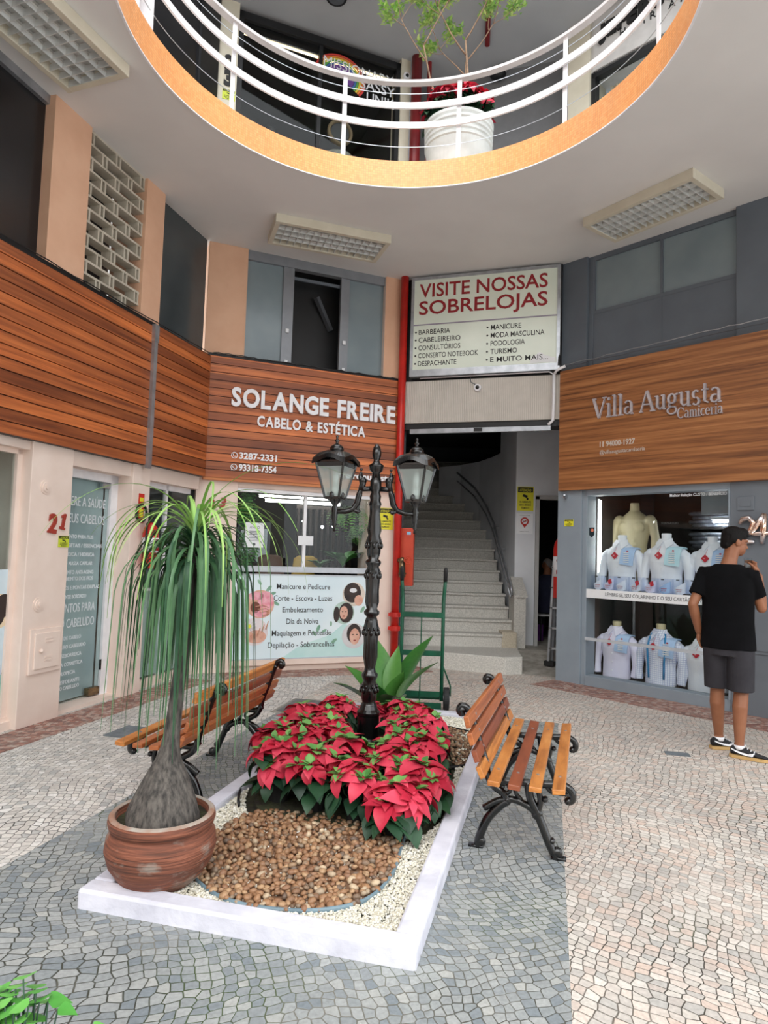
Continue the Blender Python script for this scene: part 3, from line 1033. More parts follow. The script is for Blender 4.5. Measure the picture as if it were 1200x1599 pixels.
f = MB(); f.ball((1.0, 0.8, 7.35), 0.04); f.ball((1.9, 1.0, 7.35), 0.04)
f.build('ceiling_spot', MT['spot_light'], w10)
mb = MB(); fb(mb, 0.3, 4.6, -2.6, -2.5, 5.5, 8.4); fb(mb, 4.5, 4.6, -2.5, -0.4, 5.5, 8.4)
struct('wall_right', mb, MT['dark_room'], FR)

# unseen wall added behind the camera to mute reflections in the shop glass
mb = MB(); mb.box(-16, 16, -15.2, -15.0, 0, 9.0)
struct('wall_added_behind', mb, mat('added_wall_render', C(176, 168, 158), .85, col2=C(150, 144, 136), scale=.6))

# ================================================================ shop fronts: boards, signs, fittings
# hardwood fascias (the two left runs and the salon run)
def boards(mb, u0, u1, y0, y1, z0, z1, n, gap=0.009):
    h = (z1 - z0) / n
    for k in range(n):
        mb.box(u0, u1, y0, y1, z0 + k * h + gap / 2, z0 + (k + 1) * h - gap / 2)
    return mb
def fascia(name, label, fr, u0, u1, z0, z1, n=15, v=0.06, m='ipe'):
    t = fr.thing(name, label, 'sign board', u0, 0.0, z0)
    mb = MB()
    if n:
        boards(mb, 0, u1 - u0, -v, -v + 0.03, 0, z1 - z0, n)
        b2 = MB(); b2.box(0.002, u1 - u0 - 0.002, -v + 0.018, 0.02, 0.002, z1 - z0 - 0.002)
        b2.build('backing', MT['dark'], t)
    else:
        mb.box(0, u1 - u0, -v, 0.02, 0, z1 - z0)
    mb.build('boarding', MT[m], t)
    return t
fa = fascia('wood_fascia', 'long hardwood board fascia above door 21, left of the grey seam strip', FL, -4.0, 1.44, 2.33, 3.79)
fb1 = fascia('wood_fascia', 'short hardwood board fascia between the grey seam strip and the salon sign', FL, 1.46, 2.6, 2.35, 3.82)
sa = fascia('wood_fascia', 'hardwood board fascia with raised white salon lettering', FS, -0.05, 2.5, 2.36, 3.86)
mb = MB(); mb.box(2.525, 2.55, -0.065, 0.01, 0.0, 1.5); mb.box(0, 2.55, -0.062, 0.0, -0.03, 0.0)
mb.build('edge_strip', wood('light_edge', C(170, 98, 50), C(196, 120, 66), C(206, 132, 74)), sa)
def letters(parent, t, x, z, h, w, m, depth, y, name='letter', bold=0.0, track=0.0, gl=None, part='lettering'):
    """raised lettering, one mesh per letter, fitted to width w"""
    adv = []
    for ch in t:
        vs = glyphs(ch, bold, 0.0)[0]
        adv.append(0.32 if not vs else max(v[0] for v in vs) - min(v[0] for v in vs))
    gap = 0.075 + track
    total = sum(adv) + gap * (len(t) - 1)
    k = w / total
    holder = None
    cx = x
    ls = []
    for ch, a in zip(t, adv):
        if ch != ' ':
            mb = MB()
            mb.text(ch, cx, z, h, a * k, 'L', y, depth, bold)
            ls.append(mb)
        cx += (a + gap) * k
    hold = ls[0].build(part, m, parent)
    for mb in ls[1:]:
        mb.build('letter', m, hold)
    return hold
letters(sa, 'SOLANGE FREIRE', 0.29, 0.905, 0.215, 2.19, MT['letter'], 0.035, -0.061, bold=0.035)
letters(sa, 'CABELO & ESTÉTICA', 0.62, 0.68, 0.125, 1.44, MT['letter'], 0.02, -0.061, bold=0.03)
mb = MB(); mb.text('3287-2331', 0.42, 0.255, 0.075, 0.47, 'L', -0.061, 0.006, 0.03); mb.build('phone_lettering', MT['letter'], sa); mb = MB(); mb.text('93318-7354', 0.42, 0.11, 0.075, 0.47, 'L', -0.061, 0.006, 0.03)
mb.build('phone_lettering', MT['letter'], sa); mb = MB(); mb.text('freire.augusta', 1.72, 0.115, 0.075, 0.74, 'L', -0.061, 0.006, 0.03)
mb.build('account_lettering', MT['letter'], sa)
mb = MB()
for z in (0.29, 0.145):
    pts = [(0.36 + 0.036 * math.cos(2 * PI * k / 20), -0.066, z + 0.036 * math.sin(2 * PI * k / 20)) for k in range(20)]
    mb.tube(pts, 0.005, 6, closed=True)
    mb.tube([(0.348, -0.066, z + 0.016), (0.346, -0.066, z), (0.36, -0.066, z - 0.014), (0.376, -0.066, z - 0.014)], [0.008, 0.004, 0.004, 0.008], 6)
mb.tube([(0.335, -0.066, 0.12), (0.326, -0.066, 0.105), (0.345, -0.066, 0.112)], 0.004, 6)
mb.build('phone_icon', MT['letter'], sa)
# seam strip, cables and flashing
mb = MB(); mb.box(-0.028, 0.028, -0.095, -0.055, 0, 1.32); mb.box(-0.036, 0.036, -0.1, -0.055, 1.32, 1.5)
FL.single('seam_strip', mb, MT['alu'], 'grey metal strip covering the joint of the left fascia boards', 'trim strip', 1.45, 0.0, 2.3)
mb = MB(); mb.box(-4, 2.62, -0.04, 0.05, 0, 0.035)
FL.single('flashing', mb, MT['dark'], 'dark flashing along the top of the left hardwood fascia', 'flashing', 0, 0, 3.8)
mb = MB(); mb.box(0, 2.55, -0.04, 0.05, 0, 0.03)
FS.single('flashing', mb, MT['dark'], 'dark flashing on top of the salon fascia under the windows', 'flashing', -0.05, 0, 3.865)
def cable(pts, r=0.006, wob=0.008, n=40):
    out = []
    P = [Vector(p) for p in pts]
    for i in range(len(P) - 1):
        for k in range(n // max(1, len(P) - 1)):
            t = k / (n // max(1, len(P) - 1))
            p = P[i].lerp(P[i + 1], t)
            out.append(p + Vector((0, random.uniform(-1, 1) * wob * 0.3, random.uniform(-1, 1) * wob)))
    out.append(P[-1])
    mb = MB(); mb.tube(out, r, 6)
    return mb
for nm, fr, a, b, lab in (('cable', FL, (-3.5, -0.06, 3.815), (2.55, -0.06, 3.845), 'thin black cable lying along the top of the left fascia'),
                          ('cable', FS, (0.0, -0.06, 3.895), (2.45, -0.06, 3.885), 'thin black cable lying above the salon fascia'),
                          ('cable', FR, (-0.05, -0.05, 3.93), (3.8, -0.05, 3.97), 'grey cable bundle lying along the top of the shirt shop fascia')):
    single(nm, cable([a, b]), MT['dark'] if fr is not FR else MT['greyink'], lab, 'cable', (fr.a[0], fr.a[1], 0), fr.ang)
single('cable', cable([(0.02, -0.055, 3.95), (1.6, -0.06, 3.99), (3.8, -0.06, 4.03)], 0.005), MT['alu'], 'pale thin cable just above the grey bundle on the shirt shop', 'cable', (FR.a[0], FR.a[1], 0), FR.ang)

# shirt shop fascia with metal letters
va = fascia('wood_fascia', 'oak laminate fascia with raised metal lettering of the shirt shop', FR, 0.02, 4.2, 2.36, 3.88, 0, 0.06, 'laminate')
def serif_word(parent, t, x, z, h, w, depth, y, m, part):
    """seriffed capitals and small letters: stems, bowls and slab serifs"""
    S = {
        'V': (0.9, [((0.08, 1), (0.46, 0), .15), ((0.84, 1), (0.47, 0), .06)], [(0, .24, 1), (.7, .96, 1)]),
        'A': (0.9, [((0.44, 1), (0.08, 0), .06), ((0.46, 1), (0.84, 0), .15), ((0.2, .34), (0.66, .34), .06)], [(0, .2, 0), (.66, .98, 0)]),
        'i': (0.34, [((0.17, .66), (0.17, 0), .13), ((0.17, .98), (0.17, .84), .14)], [(.02, .34, 0), (.02, .2, .66)]),
        'l': (0.34, [((0.17, 1.04), (0.17, 0), .13)], [(.02, .34, 0), (.02, .2, 1.04)]),
        'r': (0.5, [((0.16, .66), (0.16, 0), .13), ((0.2, .52), (0.4, .62), .1)], [(.02, .34, 0), (.02, .18, .66)]),
        'm': (1.06, [((0.16, .66), (0.16, 0), .13), ((0.53, .58), (0.53, 0), .13), ((0.9, .58), (0.9, 0), .13), ((.18, .54), (.36, .66), .07), ((.36, .66), (.53, .56), .1), ((.56, .54), (.74, .66), .07), ((.74, .66), (.9, .56), .1)], [(.02, .32, 0), (.4, .66, 0), (.77, 1.04, 0)]),
        'u': (0.68, [((0.15, .66), (0.15, .16), .13), ((.15, .16), (.3, .02), .1), ((.3, .02), (.5, .12), .07), ((0.53, .66), (0.53, 0), .13)], [(.0, .2, .66), (.38, .58, .66), (.5, .68, 0)]),
        't': (0.42, [((0.18, .92), (0.18, .12), .13), ((.18, .12), (.38, .03), .08), ((.02, .64), (.38, .64), .06)], []),
    }
    def arc(cx, cz, rx, rz, a0, a1, thin, thick, n=14):
        pl = []
        for k in range(n + 1):
            a = math.radians(a0 + (a1 - a0) * k / n)
            pl.append((cx + rx * math.cos(a), cz + rz * math.sin(a), thin + (thick - thin) * abs(math.cos(a))))
        return pl
    R_ = {
        'a': (0.6, [arc(.27, .47, .2, .18, 150, 0, .07, .12), arc(.25, .18, .18, .17, 60, 330, .06, .12)], [((.47, .48), (.47, .06), .13)], [(.45, .6, .0)]),
        'c': (0.56, [arc(.29, .33, .24, .33, 50, 310, .06, .14)], [], []),
        'e': (0.58, [arc(.29, .33, .24, .33, 0, 315, .06, .13)], [((.06, .36), (.52, .36), .06)], []),
        'g': (0.64, [arc(.28, .44, .2, .22, 0, 360, .07, .13), arc(.29, -.12, .26, .17, 0, 360, .06, .09)], [((.14, .26), (.12, .08), .07), ((.12, .08), (.5, .02), .09), ((.42, .6), (.62, .64), .07)], []),
        's': (0.48, [arc(.23, .48, .16, .17, 40, 260, .06, .12), arc(.23, .16, .17, .17, 80, -150, .06, .12)], [], []),
        'C': (0.92, [arc(.47, .5, .42, .5, 45, 315, .06, .16)], [((.8, .98), (.8, .7), .04)], []),
    }
    total = 0.0
    for ch in t:
        total += 0.34 if ch == ' ' else (S.get(ch) or R_.get(ch))[0] + 0.05
    k = w / total
    cx = x
    first = None
    for ch in t:
        if ch == ' ':
            cx += 0.34 * k
            continue
        mb = MB()
        if ch in S:
            adv, st, se = S[ch]; ar = []
        else:
            adv, ar, st, se = R_[ch]
        def P(p):
            return (cx + p[0] * k, y - depth / 2, z + p[1] * h)
        for a, b_, wd in st:
            horiz = abs(a[1] - b_[1]) < 0.05
            mb.bar(P(a), P(b_), wd * (h if horiz else k), depth, (0, 1, 0))
        for u_, v_, q in se:
            mb.box(cx + u_ * k, cx + v_ * k, y - depth, y, z + q * h - 0.03 * h, z + q * h + 0.03 * h)
        for pl in ar:
            vs, fs = [], []
            n = len(pl)
            for i, p in enumerate(pl):
                a = pl[max(0, i - 1)]; b_ = pl[min(n - 1, i + 1)]
                tx, tz = (b_[0] - a[0]) * k, (b_[1] - a[1]) * h
                L_ = math.hypot(tx, tz) or 1
                nx, nz = -tz / L_, tx / L_
                hw = p[2] * k / 2
                for yy_ in (y - depth, y):
                    for sg in (-1, 1):
                        vs.append((cx + p[0] * k + nx * hw * sg, yy_, z + p[1] * h + nz * hw * sg))
            for i in range(n - 1):
                a, b_ = i * 4, i * 4 + 4
                fs += [(a, a + 1, b_ + 1, b_), (a + 2, b_ + 2, b_ + 3, a + 3), (a, b_, b_ + 2, a + 2), (a + 1, a + 3, b_ + 3, b_ + 1)]
            fs += [(0, 2, 3, 1), (4 * n - 4, 4 * n - 3, 4 * n - 1, 4 * n - 2)]
            mb.add(vs, fs)
        if first is None:
            first = mb.build(part, m, parent)
        else:
            mb.build('letter', m, first)
        cx += (adv + 0.05) * k
serif_word(va, 'Villa Augusta', 0.47, 0.85, 0.235, 1.49, 0.03, -0.061, MT['steel'], 'large_lettering')
serif_word(va, 'Camiceria', 1.49, 0.725, 0.115, 0.475, 0.02, -0.061, MT['steel'], 'small_lettering')
mb = MB(); mb.text('11 94000-1927', 0.56, 0.5, 0.06, 0.44, 'L', -0.061, 0.004, 0.02); mb.build('phone_lettering', mat('pale_vinyl', C(210, 200, 190), 0.5), va); mb = MB(); mb.text('@villaaugustacamiseria', 0.56, 0.41, 0.045, 0.56, 'L', -0.061, 0.004)
mb.build('account_lettering', mat('grey_vinyl', C(206, 196, 186), 0.5), va)

# lightbox over the stairs
lb = FT.thing('lightbox_sign', 'pale lightbox sign with red heading and black list above the stairs', 'sign', 0.16, 0.0, 3.9)
mb = MB(); mb.box(0.0, 1.97, -0.1, 0.02, 0.0, 0.09); mb.box(0.0, 1.97, -0.1, 0.02, 1.33, 1.37); mb.box(0.0, 0.04, -0.1, 0.02, 0.09, 1.33); mb.box(1.93, 1.97, -0.1, 0.02, 0.09, 1.33)
mb.box(0.0, 1.97, 0.0, 0.02, 0.0, 1.37)
mb.build('frame', MT['alu'], lb)
mb = MB(); mb.box(0.04, 1.93, -0.09, -0.0, 0.09, 1.33)
mb.build('panel', mat('pale_green_acrylic', C(226, 234, 220), 0.25, col2=C(216, 226, 212), scale=1.5), lb)
mb = MB(); mb.box(0.04, 1.93, -0.096, -0.09, 0.70, 0.715)
mb.build('divider', mat('lilac_strip', C(150, 140, 160), 0.5), lb)
mb = MB(); mb.text('VISITE NOSSAS', 0.11, 1.09, 0.18, 1.7, 'L', -0.09, 0.002, 0.014); mb.text('SOBRELOJAS', 0.11, 0.85, 0.18, 1.7, 'L', -0.09, 0.002, 0.014)
mb.build('heading', MT['redink'], lb)
mb = MB()
LINES = []
for i, t in enumerate(('BARBEARIA', 'CABELEIREIRO', 'CONSULTÓRIOS', 'CONSERTO NOTEBOOK', 'DESPACHANTE')):
    z = 0.575 - i * 0.108
    mb = MB(); LINES.append(mb)
    mb.text(t, 0.115, z, 0.066, 0.0478 * len(t), 'L', -0.09, 0.002, 0.004); mb.disc((0.075, z + 0.033), 0.013, -0.092, -0.09, 10)
for i, t in enumerate(('MANICURE', 'MODA MASCULINA', 'PODOLOGIA', 'TURISMO', 'E MUITO MAIS...')):
    z = 0.575 - i * 0.108
    mb = MB(); LINES.append(mb)
    mb.text(t, 1.09, z, 0.066, 0.049 * len(t), 'L', -0.09, 0.002, 0.004); mb.disc((1.045, z + 0.033), 0.013, -0.092, -0.09, 10)
for mb in LINES:
    mb.build('list_line', MT['ink'], lb)
# clear cover sheet on the list, its torn corner showing white
mb = MB(); mb.xzprism([(1.6, 0.1), (1.92, 0.1), (1.92, 0.16), (1.8, 0.19), (1.72, 0.24), (1.62, 0.17)], -0.0915, -0.09)
mb.build('peeled_corner', MT['paper'], lb)

# roller shutter box and rail under the cladding, dome camera, white conduit
sb = FT.thing('roller_shutter', 'white roller shutter rail at the head of the stair opening', 'shutter', 0.1, 0.0, 3.16)
mb = MB(); mb.box(0.08, 1.93, -0.06, 0.0, -0.03, 0.03)
mb.build('bottom_rail', MT['alu'], sb)
mb = MB(); mb.box(0.0, 2.0, -0.02, 0.06, 0.03, 0.1)
mb.build('housing', MT['dark'], sb)
mb = MB(); mb.box(0.95, 1.06, -0.075, -0.055, -0.02, 0.025)
mb.build('lock', MT['dark'], sb)
cm = FT.thing('dome_camera', 'round white security camera on the corrugated cladding below the lightbox', 'camera', 1.08, 0.013, 3.73)
mb = MB(); mb.tube([(0, 0, 0), (0, -0.03, 0)], [0.05, 0.045], 20)
mb.build('housing', MT['white'], cm, smooth=False)
mb = MB(); mb.ball((0, -0.03, 0), (0.026, 0.02, 0.026))
mb.build('lens', MT['blk_metal'], cm, smooth=True)
mb = MB(); mb.tube([(-0.02, -0.005, 0.04), (-0.09, -0.006, 0.08), (-0.1, -0.006, 0.15)], 0.005, 6)
mb.build('wire', MT['greyink'], cm)
mb = MB(); mb.tube([(2.06, -0.05, 3.85), (2.06, -0.05, 3.5), (2.055, -0.05, 3.26), (2.0, -0.06, 3.2)], 0.02, 8); mb.tube([(2.06, -0.05, 3.85), (2.1, -0.08, 3.9), (2.2, -0.12, 3.93)], 0.018, 8); mb.tube([(2.06, -0.05, 3.85), (2.0, -0.05, 3.89), (0.3, -0.05, 3.885)], 0.009, 6)
o = single('conduit', mb, MT['white'], 'white bundled conduit running down beside the shirt shop fascia', 'conduit', (FT.a[0], FT.a[1], 0), FT.ang, smooth=True)
mb = MB(); mb.tube([(2.12, -0.1, 3.95), (2.13, -0.06, 4.4), (2.14, -0.06, 5.28)], 0.014, 8)
single('cable', mb, MT['dark'], 'black cable hanging down the right edge of the lightbox', 'cable', (FT.a[0], FT.a[1], 0), FT.ang)

# red riser pipe with its clamp, valve and handwheel; red cabinet behind it
P0 = Vector((0.19, 8.93, 0))
pp = thing('riser_pipe', 'tall red riser pipe between the salon and the stairs', 'pipe', P0)
mb = MB(); mb.tube([(0, 0, 0.0), (0, 0, 5.3)], 0.052, 16)
mb.build('pipe', MT['red'], pp, smooth=True)
for z in (0.52, 0.70):
    mb = MB(); mb.tube([(0, 0, z - 0.03), (0, 0, z + 0.03)], 0.07, 16); mb.box(-0.09, 0.09, -0.02, 0.02, z - 0.02, z + 0.02)
    mb.build('clamp', MT['red'], pp, smooth=False)
mb = MB(); mb.tube([(0.03, -0.03, 1.42), (0.08, -0.1, 1.42)], 0.035, 12); mb.ball((0.07, -0.09, 1.42), 0.048); mb.tube([(0.07, -0.09, 1.42), (0.075, -0.1, 1.2)], [0.04, 0.045], 12); mb.tube([(0.075, -0.1, 1.26), (0.075, -0.1, 1.24)], 0.052, 12)
v = mb.build('valve', MT['brass'], pp, smooth=True)
mb = MB()
mb.tube([(0.15 + 0.005 * math.sin(a * PI / 8), -0.16, 1.43 + 0.04 * math.sin(a * PI / 8)) if False else (0.14 + 0.045 * math.cos(a * PI / 8), -0.15 + 0.02 * math.cos(a * PI / 8), 1.43 + 0.05 * math.sin(a * PI / 8)) for a in range(16)], 0.007, 6, closed=True)
for a in range(5):
    t = 2 * PI * a / 5
    mb.tube([(0.14, -0.15, 1.43), (0.14 + 0.045 * math.cos(t), -0.15 + 0.02 * math.cos(t), 1.43 + 0.05 * math.sin(t))], 0.005, 6)
mb.tube([(0.08, -0.1, 1.42), (0.14, -0.15, 1.43)], 0.01, 8)
mb.build('handwheel', MT['orange_red'], v, smooth=True)
rb = thing('hydrant_cabinet', 'narrow orange red cabinet standing on end beside the stairs', 'cabinet', (0.35, 9.1, 1.08), math.radians(-8))
mb = MB(); mb.box(-0.12, 0.075, -0.08, 0.08, 0, 0.78)
mb.build('body', MT['orange_red'], rb, bevel=0.008)
mb = MB(); mb.box(-0.02, 0.035, -0.083, -0.08, 0.69, 0.73)
mb.build('label', mat('pale_blue_label', C(150, 196, 228), 0.5), rb)

# notices
def notice(fr, u, v, z, w, h, lines, label, m='yellow', cat='notice'):
    t = fr.thing('warning_notice', label, cat, u, v, z)
    mb = MB(); mb.box(0, w, -0.004, 0, 0, h)
    mb.build('sheet', MT[m], t)
    mb = MB(); mb.box(w * .04, w * .96, -0.0055, -0.004, h * .76, h * .97)
    mb.build('header', MT['ink'], t)
    mb = MB(); mb.text('ATENÇÃO', w * .5, h * .80, h * .10, w * .7, 'C', -0.0055, 0.0012, 0.01)
    mb.build('heading', MT[m], t)
    mb = MB()
    mb.bar((w * .34, -0.005, h * .64), (w * .62, -0.005, h * .58), h * .1, 0.002, (0, 1, 0)); mb.bar((w * .55, -0.005, h * .6), (w * .62, -0.005, h * .48), h * .05, 0.002, (0, 1, 0)); mb.box(w * .58, w * .68, -0.006, -0.004, h * .45, h * .53)
    mb.build('camera_symbol', MT['ink'], t)
    mb = MB()
    for i, s in enumerate(lines):
        mb.text(s, w * .5, h * (.33 - .125 * i), h * .075, w * min(.82, .07 * len(s)), 'C', -0.004, 0.0012, 0.02)
    mb.build('wording', MT['ink'], t)
    return t
LN = ('O AMBIENTE', 'ESTÁ SENDO', 'FILMADO')
notice(FS, 2.26, 0.003, 1.83, 0.22, 0.29, ('O AMBIENTE', 'ESTÁ SENDO', 'FILMADO'), 'yellow camera warning notice on the cream pier behind the lamp post')
notice(FL, 0.34, 0.002, 1.47, 0.125, 0.1, LN, 'small lime camera warning label on the pillar numbered 21', 'lime')
notice(FR, 0.08, 0.002, 1.915, 0.125, 0.085, LN, 'small yellow camera warning label on the blue grey pillar of the shirt shop', 'yellow')
class _W:  # wall facing the camera beside the store room door
    pass
FW = Fr((2.0, 10.1), (2.35, 10.1))
notice(FW, 0.02, 0.002, 2.22, 0.25, 0.37, LN, 'yellow camera warning notice on the white stair wall', 'yellow')
ns = FW.thing('no_smoking_notice', 'white no smoking notice below the yellow one on the stair wall', 'notice', 0.015, 0.002, 1.87)
mb = MB(); mb.box(0, 0.25, -0.004, 0, 0, 0.31); mb.build('sheet', MT['paper'], ns)
mb = MB()
mb.tube([(0.125 + 0.052 * math.cos(2 * PI * k / 24), -0.006, 0.19 + 0.052 * math.sin(2 * PI * k / 24)) for k in range(24)], 0.011, 6, closed=True)
mb.xzprism([(0.08, 0.155), (0.125, 0.09), (0.17, 0.155), (0.125, 0.14)], -0.007, -0.004)
mb.bar((0.09, -0.006, 0.165), (0.16, -0.006, 0.215), 0.012, 0.003, (0, 1, 0))
mb.build('red_symbol', MT['red'], ns)
mb = MB(); mb.box(0.1, 0.15, -0.0055, -0.004, 0.185, 0.197); mb.text('PROIBIDO FUMAR', 0.125, 0.275, 0.012, 0.16, 'C', -0.004, 0.001); mb.text('NESTE LOCAL', 0.125, 0.03, 0.012, 0.14, 'C', -0.004, 0.001)
mb.build('wording', MT['greyink'], ns)

# numerals
def numeral(fr, t, u, v, z, h, w, m, label, tilt=0.0, depth=0.012, bold=0.04, name='number_sign'):
    mb = MB(); mb.text(t, 0, 0, h, w, 'L', 0, depth, bold)
    o = fr.single(name, mb, m, label, 'number', u, v, z)
    if tilt:
        o.rotation_euler = Euler((0, tilt, fr.ang))
    return o
numeral(FL, '2', 0.20, 0.004, 1.60, 0.15, 0.1, MT['rust'], 'rust red numeral two on the cream pillar above the meter box', 0.1)
mb = MB(); mb.xzprism([(0.018, 0.02), (0.0, 0.02), (0.0, 0.0), (0.062, 0.0), (0.062, 0.02), (0.046, 0.02), (0.046, 0.14), (0.028, 0.14), (0.0, 0.118), (0.0, 0.096), (0.018, 0.106)], -0.012, 0.0)
o = FL.single('number_sign', mb, MT['rust'], 'rust red numeral one tilted on the cream pillar above the meter box', 'number', 0.335, 0.004, 1.63)
o.rotation_euler = Euler((0, 0.2, FL.ang))
numeral(FS, '2', 0.06, 0.004, 1.99, 0.11, 0.07, MT['rust'], 'rust red numeral two half hidden by the palm on the corner pillar', -0.2)
numeral(FS, '3', 0.16, 0.004, 2.02, 0.11, 0.07, MT['rust'], 'rust red numeral three on the cream corner pillar beside the salon window', 0.25)
numeral(FS, '2', -0.03, 0.032, 7.55, 0.16, 0.12, MT['ink'], 'black numeral two on the gallery pillar', depth=0.01, bold=0.06)
numeral(FS, '3', -0.03, 0.032, 7.33, 0.18, 0.12, MT['ink'], 'black numeral three on the gallery pillar', depth=0.01, bold=0.06)
notice(FS, -0.04, 0.032, 7.14, 0.16, 0.13, LN, 'small lime camera warning label under the gallery pillar numerals', 'lime')
foil = mat('rose_gold_foil', C(236, 196, 168), 0.12, 0.9, col2=C(210, 210, 216), scale=9, bmp=0.3, bscale=20)
def balloon(pts, u, z, label):
    mb = MB(); mb.tube([(x, -0.035, y) for x, y in pts], [0.018] + [0.03] * (len(pts) - 2) + [0.018], 10)
    FR.single('foil_balloon', mb, foil, label, 'balloon', u, 0.0, z, smooth=True)
balloon([(0.0, 0.19), (0.03, 0.24), (0.09, 0.25), (0.13, 0.2), (0.11, 0.13), (0.04, 0.06), (0.0, 0.02), (0.06, 0.01), (0.14, 0.01)], 2.13, 1.73, 'shiny foil numeral two balloon partly behind the man in black')
mb = MB(); mb.tube([(0.13, -0.035, 0.3), (0.07, -0.035, 0.2), (0.01, -0.035, 0.1), (0.1, -0.035, 0.1), (0.19, -0.035, 0.11)], [0.022, 0.032, 0.03, 0.03, 0.02], 10); mb.tube([(0.14, -0.035, 0.3), (0.12, -0.035, 0.12), (0.11, -0.035, 0.0)], [0.024, 0.032, 0.022], 10)
FR.single('foil_balloon', mb, foil, 'shiny foil numeral four balloon on the grey wall at the frame edge', 'balloon', 2.23, 0.0, 1.72, smooth=True)

# meter boxes, wall buttons
mx = FL.thing('meter_box', 'cream painted metal meter box on the pillar numbered 21', 'meter box', 0.08, 0.0, 0.42)
mb = MB(); mb.box(0, 0.36, -0.02, 0, 0, 0.37); mb.build('frame', MT['cream'], mx, bevel=0.004)
mb = MB(); mb.box(0.04, 0.32, -0.034, -0.018, 0.04, 0.335); d = mb.build('door', MT['cream'], mx, bevel=0.004)
mb = MB()
for z in (0.1, 0.125, 0.255, 0.28):
    mb.box(0.15, 0.23, -0.04, -0.033, z, z + 0.012)
mb.build('vent', MT['cream'], d)
mb = MB(); mb.ball((0.1, -0.045, 0.19), 0.018); mb.build('knob', MT['cream'], d, smooth=True)
for z, lab in ((0.99, 'round cream wall boss below the numerals on pillar 21'), (1.97, 'round cream wall boss near the top of pillar 21')):
    mb = MB()
    for r, dd in ((0.06, 0.008), (0.042, 0.016), (0.02, 0.026)):
        mb.tube([(0, 0, 0), (0, -dd, 0)], r, 20)
    FL.single('wall_boss', mb, MT['cream'], lab, 'wall boss', 0.16, 0.0, z)
mx = FS.thing('meter_box', 'cream painted meter box low on the corner pillar behind the palm', 'meter box', 0.04, 0.0, 0.42)
mb = MB(); mb.box(0, 0.3, -0.02, 0, 0, 0.36); mb.build('frame', MT['cream'], mx)
mb = MB(); mb.box(0.03, 0.27, -0.034, -0.018, 0.03, 0.33); d = mb.build('door', MT['cream'], mx)
mb = MB(); mb.box(0.1, 0.2, -0.04, -0.033, 0.25, 0.265); mb.box(0.1, 0.2, -0.04, -0.033, 0.22, 0.235); mb.build('vent', MT['cream'], d)
mx = FR.thing('meter_cover', 'small grey cover plate high on the grey wall right of the shop window', 'cover plate', 2.1, 0.0, 2.06)
mb = MB(); mb.box(0, 0.16, -0.015, 0, 0, 0.14); mb.build('plate', MT['grey_locker'], mx, bevel=0.004)
mb = MB(); mb.box(0.03, 0.13, -0.022, -0.014, 0.04, 0.1); mb.build('flap', MT['grey_locker'], mx)
mx = FR.thing('utility_cabinet', 'grey vented utility cabinet set in the wall behind the man', 'cabinet', 2.08, 0.0, 0.62)
mb = MB(); mb.box(0, 0.6, -0.012, 0, 0, 0.62); mb.build('frame', MT['grey_locker'], mx)
mb = MB(); mb.box(0.025, 0.575, -0.022, -0.01, 0.03, 0.59); d = mb.build('door', MT['grey_locker'], mx, bevel=0.003)
mb = MB()
for z in (0.1, 0.13, 0.16, 0.46, 0.49, 0.52):
    mb.box(0.08, 0.2, -0.03, -0.02, z, z + 0.012)
mb.build('vent', MT['grey_up'], d)
mb = MB(); mb.tube([(0, 0, 0), (0, -0.05, 0)], 0.02, 10); mb.tube([(0, -0.04, 0), (0.02, -0.08, 0.02)], 0.012, 8)
FR.single('wall_tap', mb, MT['alu'], 'small metal fitting under the left end of the oak fascia', 'fitting', 0.1, 0.0, 2.28)

# services banner under the salon window
bn = FS.thing('services_banner', 'pale blue salon services banner below the window', 'banner', 0.4, 0.0, 0.16)
BW, BH = 1.76, 1.03
mb = MB(); mb.box(0, BW, -0.012, 0, 0, BH)
mb.build('panel', mat('banner_pale_blue', C(216, 234, 242), 0.45, col2=C(230, 242, 247), scale=1.2), bn)
mb = MB(); mb.box(0, BW, -0.02, 0, -0.03, 0.0); mb.box(-0.02, 0, -0.02, 0, -0.03, BH); mb.box(BW, BW + 0.02, -0.02, 0, -0.03, BH); mb.box(0, BW, -0.02, 0, BH, BH + 0.015)
mb.build('frame', MT['alu_white'], bn)
mb = MB()
mb.xzprism([(0.62, 0.0), (1.76, 0.0), (1.76, 0.42), (1.6, 0.36), (1.42, 0.42), (1.25, 0.28), (1.0, 0.2), (0.8, 0.12)], -0.0128, -0.012)
mb.build('mint_wash', mat('banner_mint', C(186, 224, 222), 0.45, col2=C(204, 232, 230), scale=3), bn)
LINES = []
for i, t in enumerate(('Manicure e Pedicure', 'Corte - Escova - Luzes', 'Embelezamento', 'Dia da Noiva', 'Maquiagem e Penteado', 'Depilação - Sobrancelhas')):
    wl = (0.70, 0.77, 0.53, 0.42, 0.78, 0.87)[i]
    mb = MB(); LINES.append(mb)
    mb.text(t, 0.87, 0.86 - i * 0.146, 0.066, wl, 'C', -0.013, 0.001, 0.004)
for mb in LINES:
    mb.build('text_line', MT['ink'], bn)
def picture(cx, cz, r, base, blobs):
    mb = MB(); mb.disc((cx, cz), r, -0.0145, -0.012, 36)
    p = mb.build('round_picture', base, bn)
    for (dx, dz, rx, rz, m, k) in blobs:
        mb = MB(); mb.disc((cx + dx, cz + dz), rx, -0.0145 - 0.0007 * k, -0.0145 - 0.0007 * (k - 1), 24, rz / rx)
        mb.build('picture_detail', m, p)
    return p
PK = mat('print_pink', C(226, 138, 156), 0.5, col2=C(240, 186, 196), scale=14)
SKN = mat('print_skin_tone', C(228, 184, 164), 0.5, col2=C(212, 156, 134), scale=10)
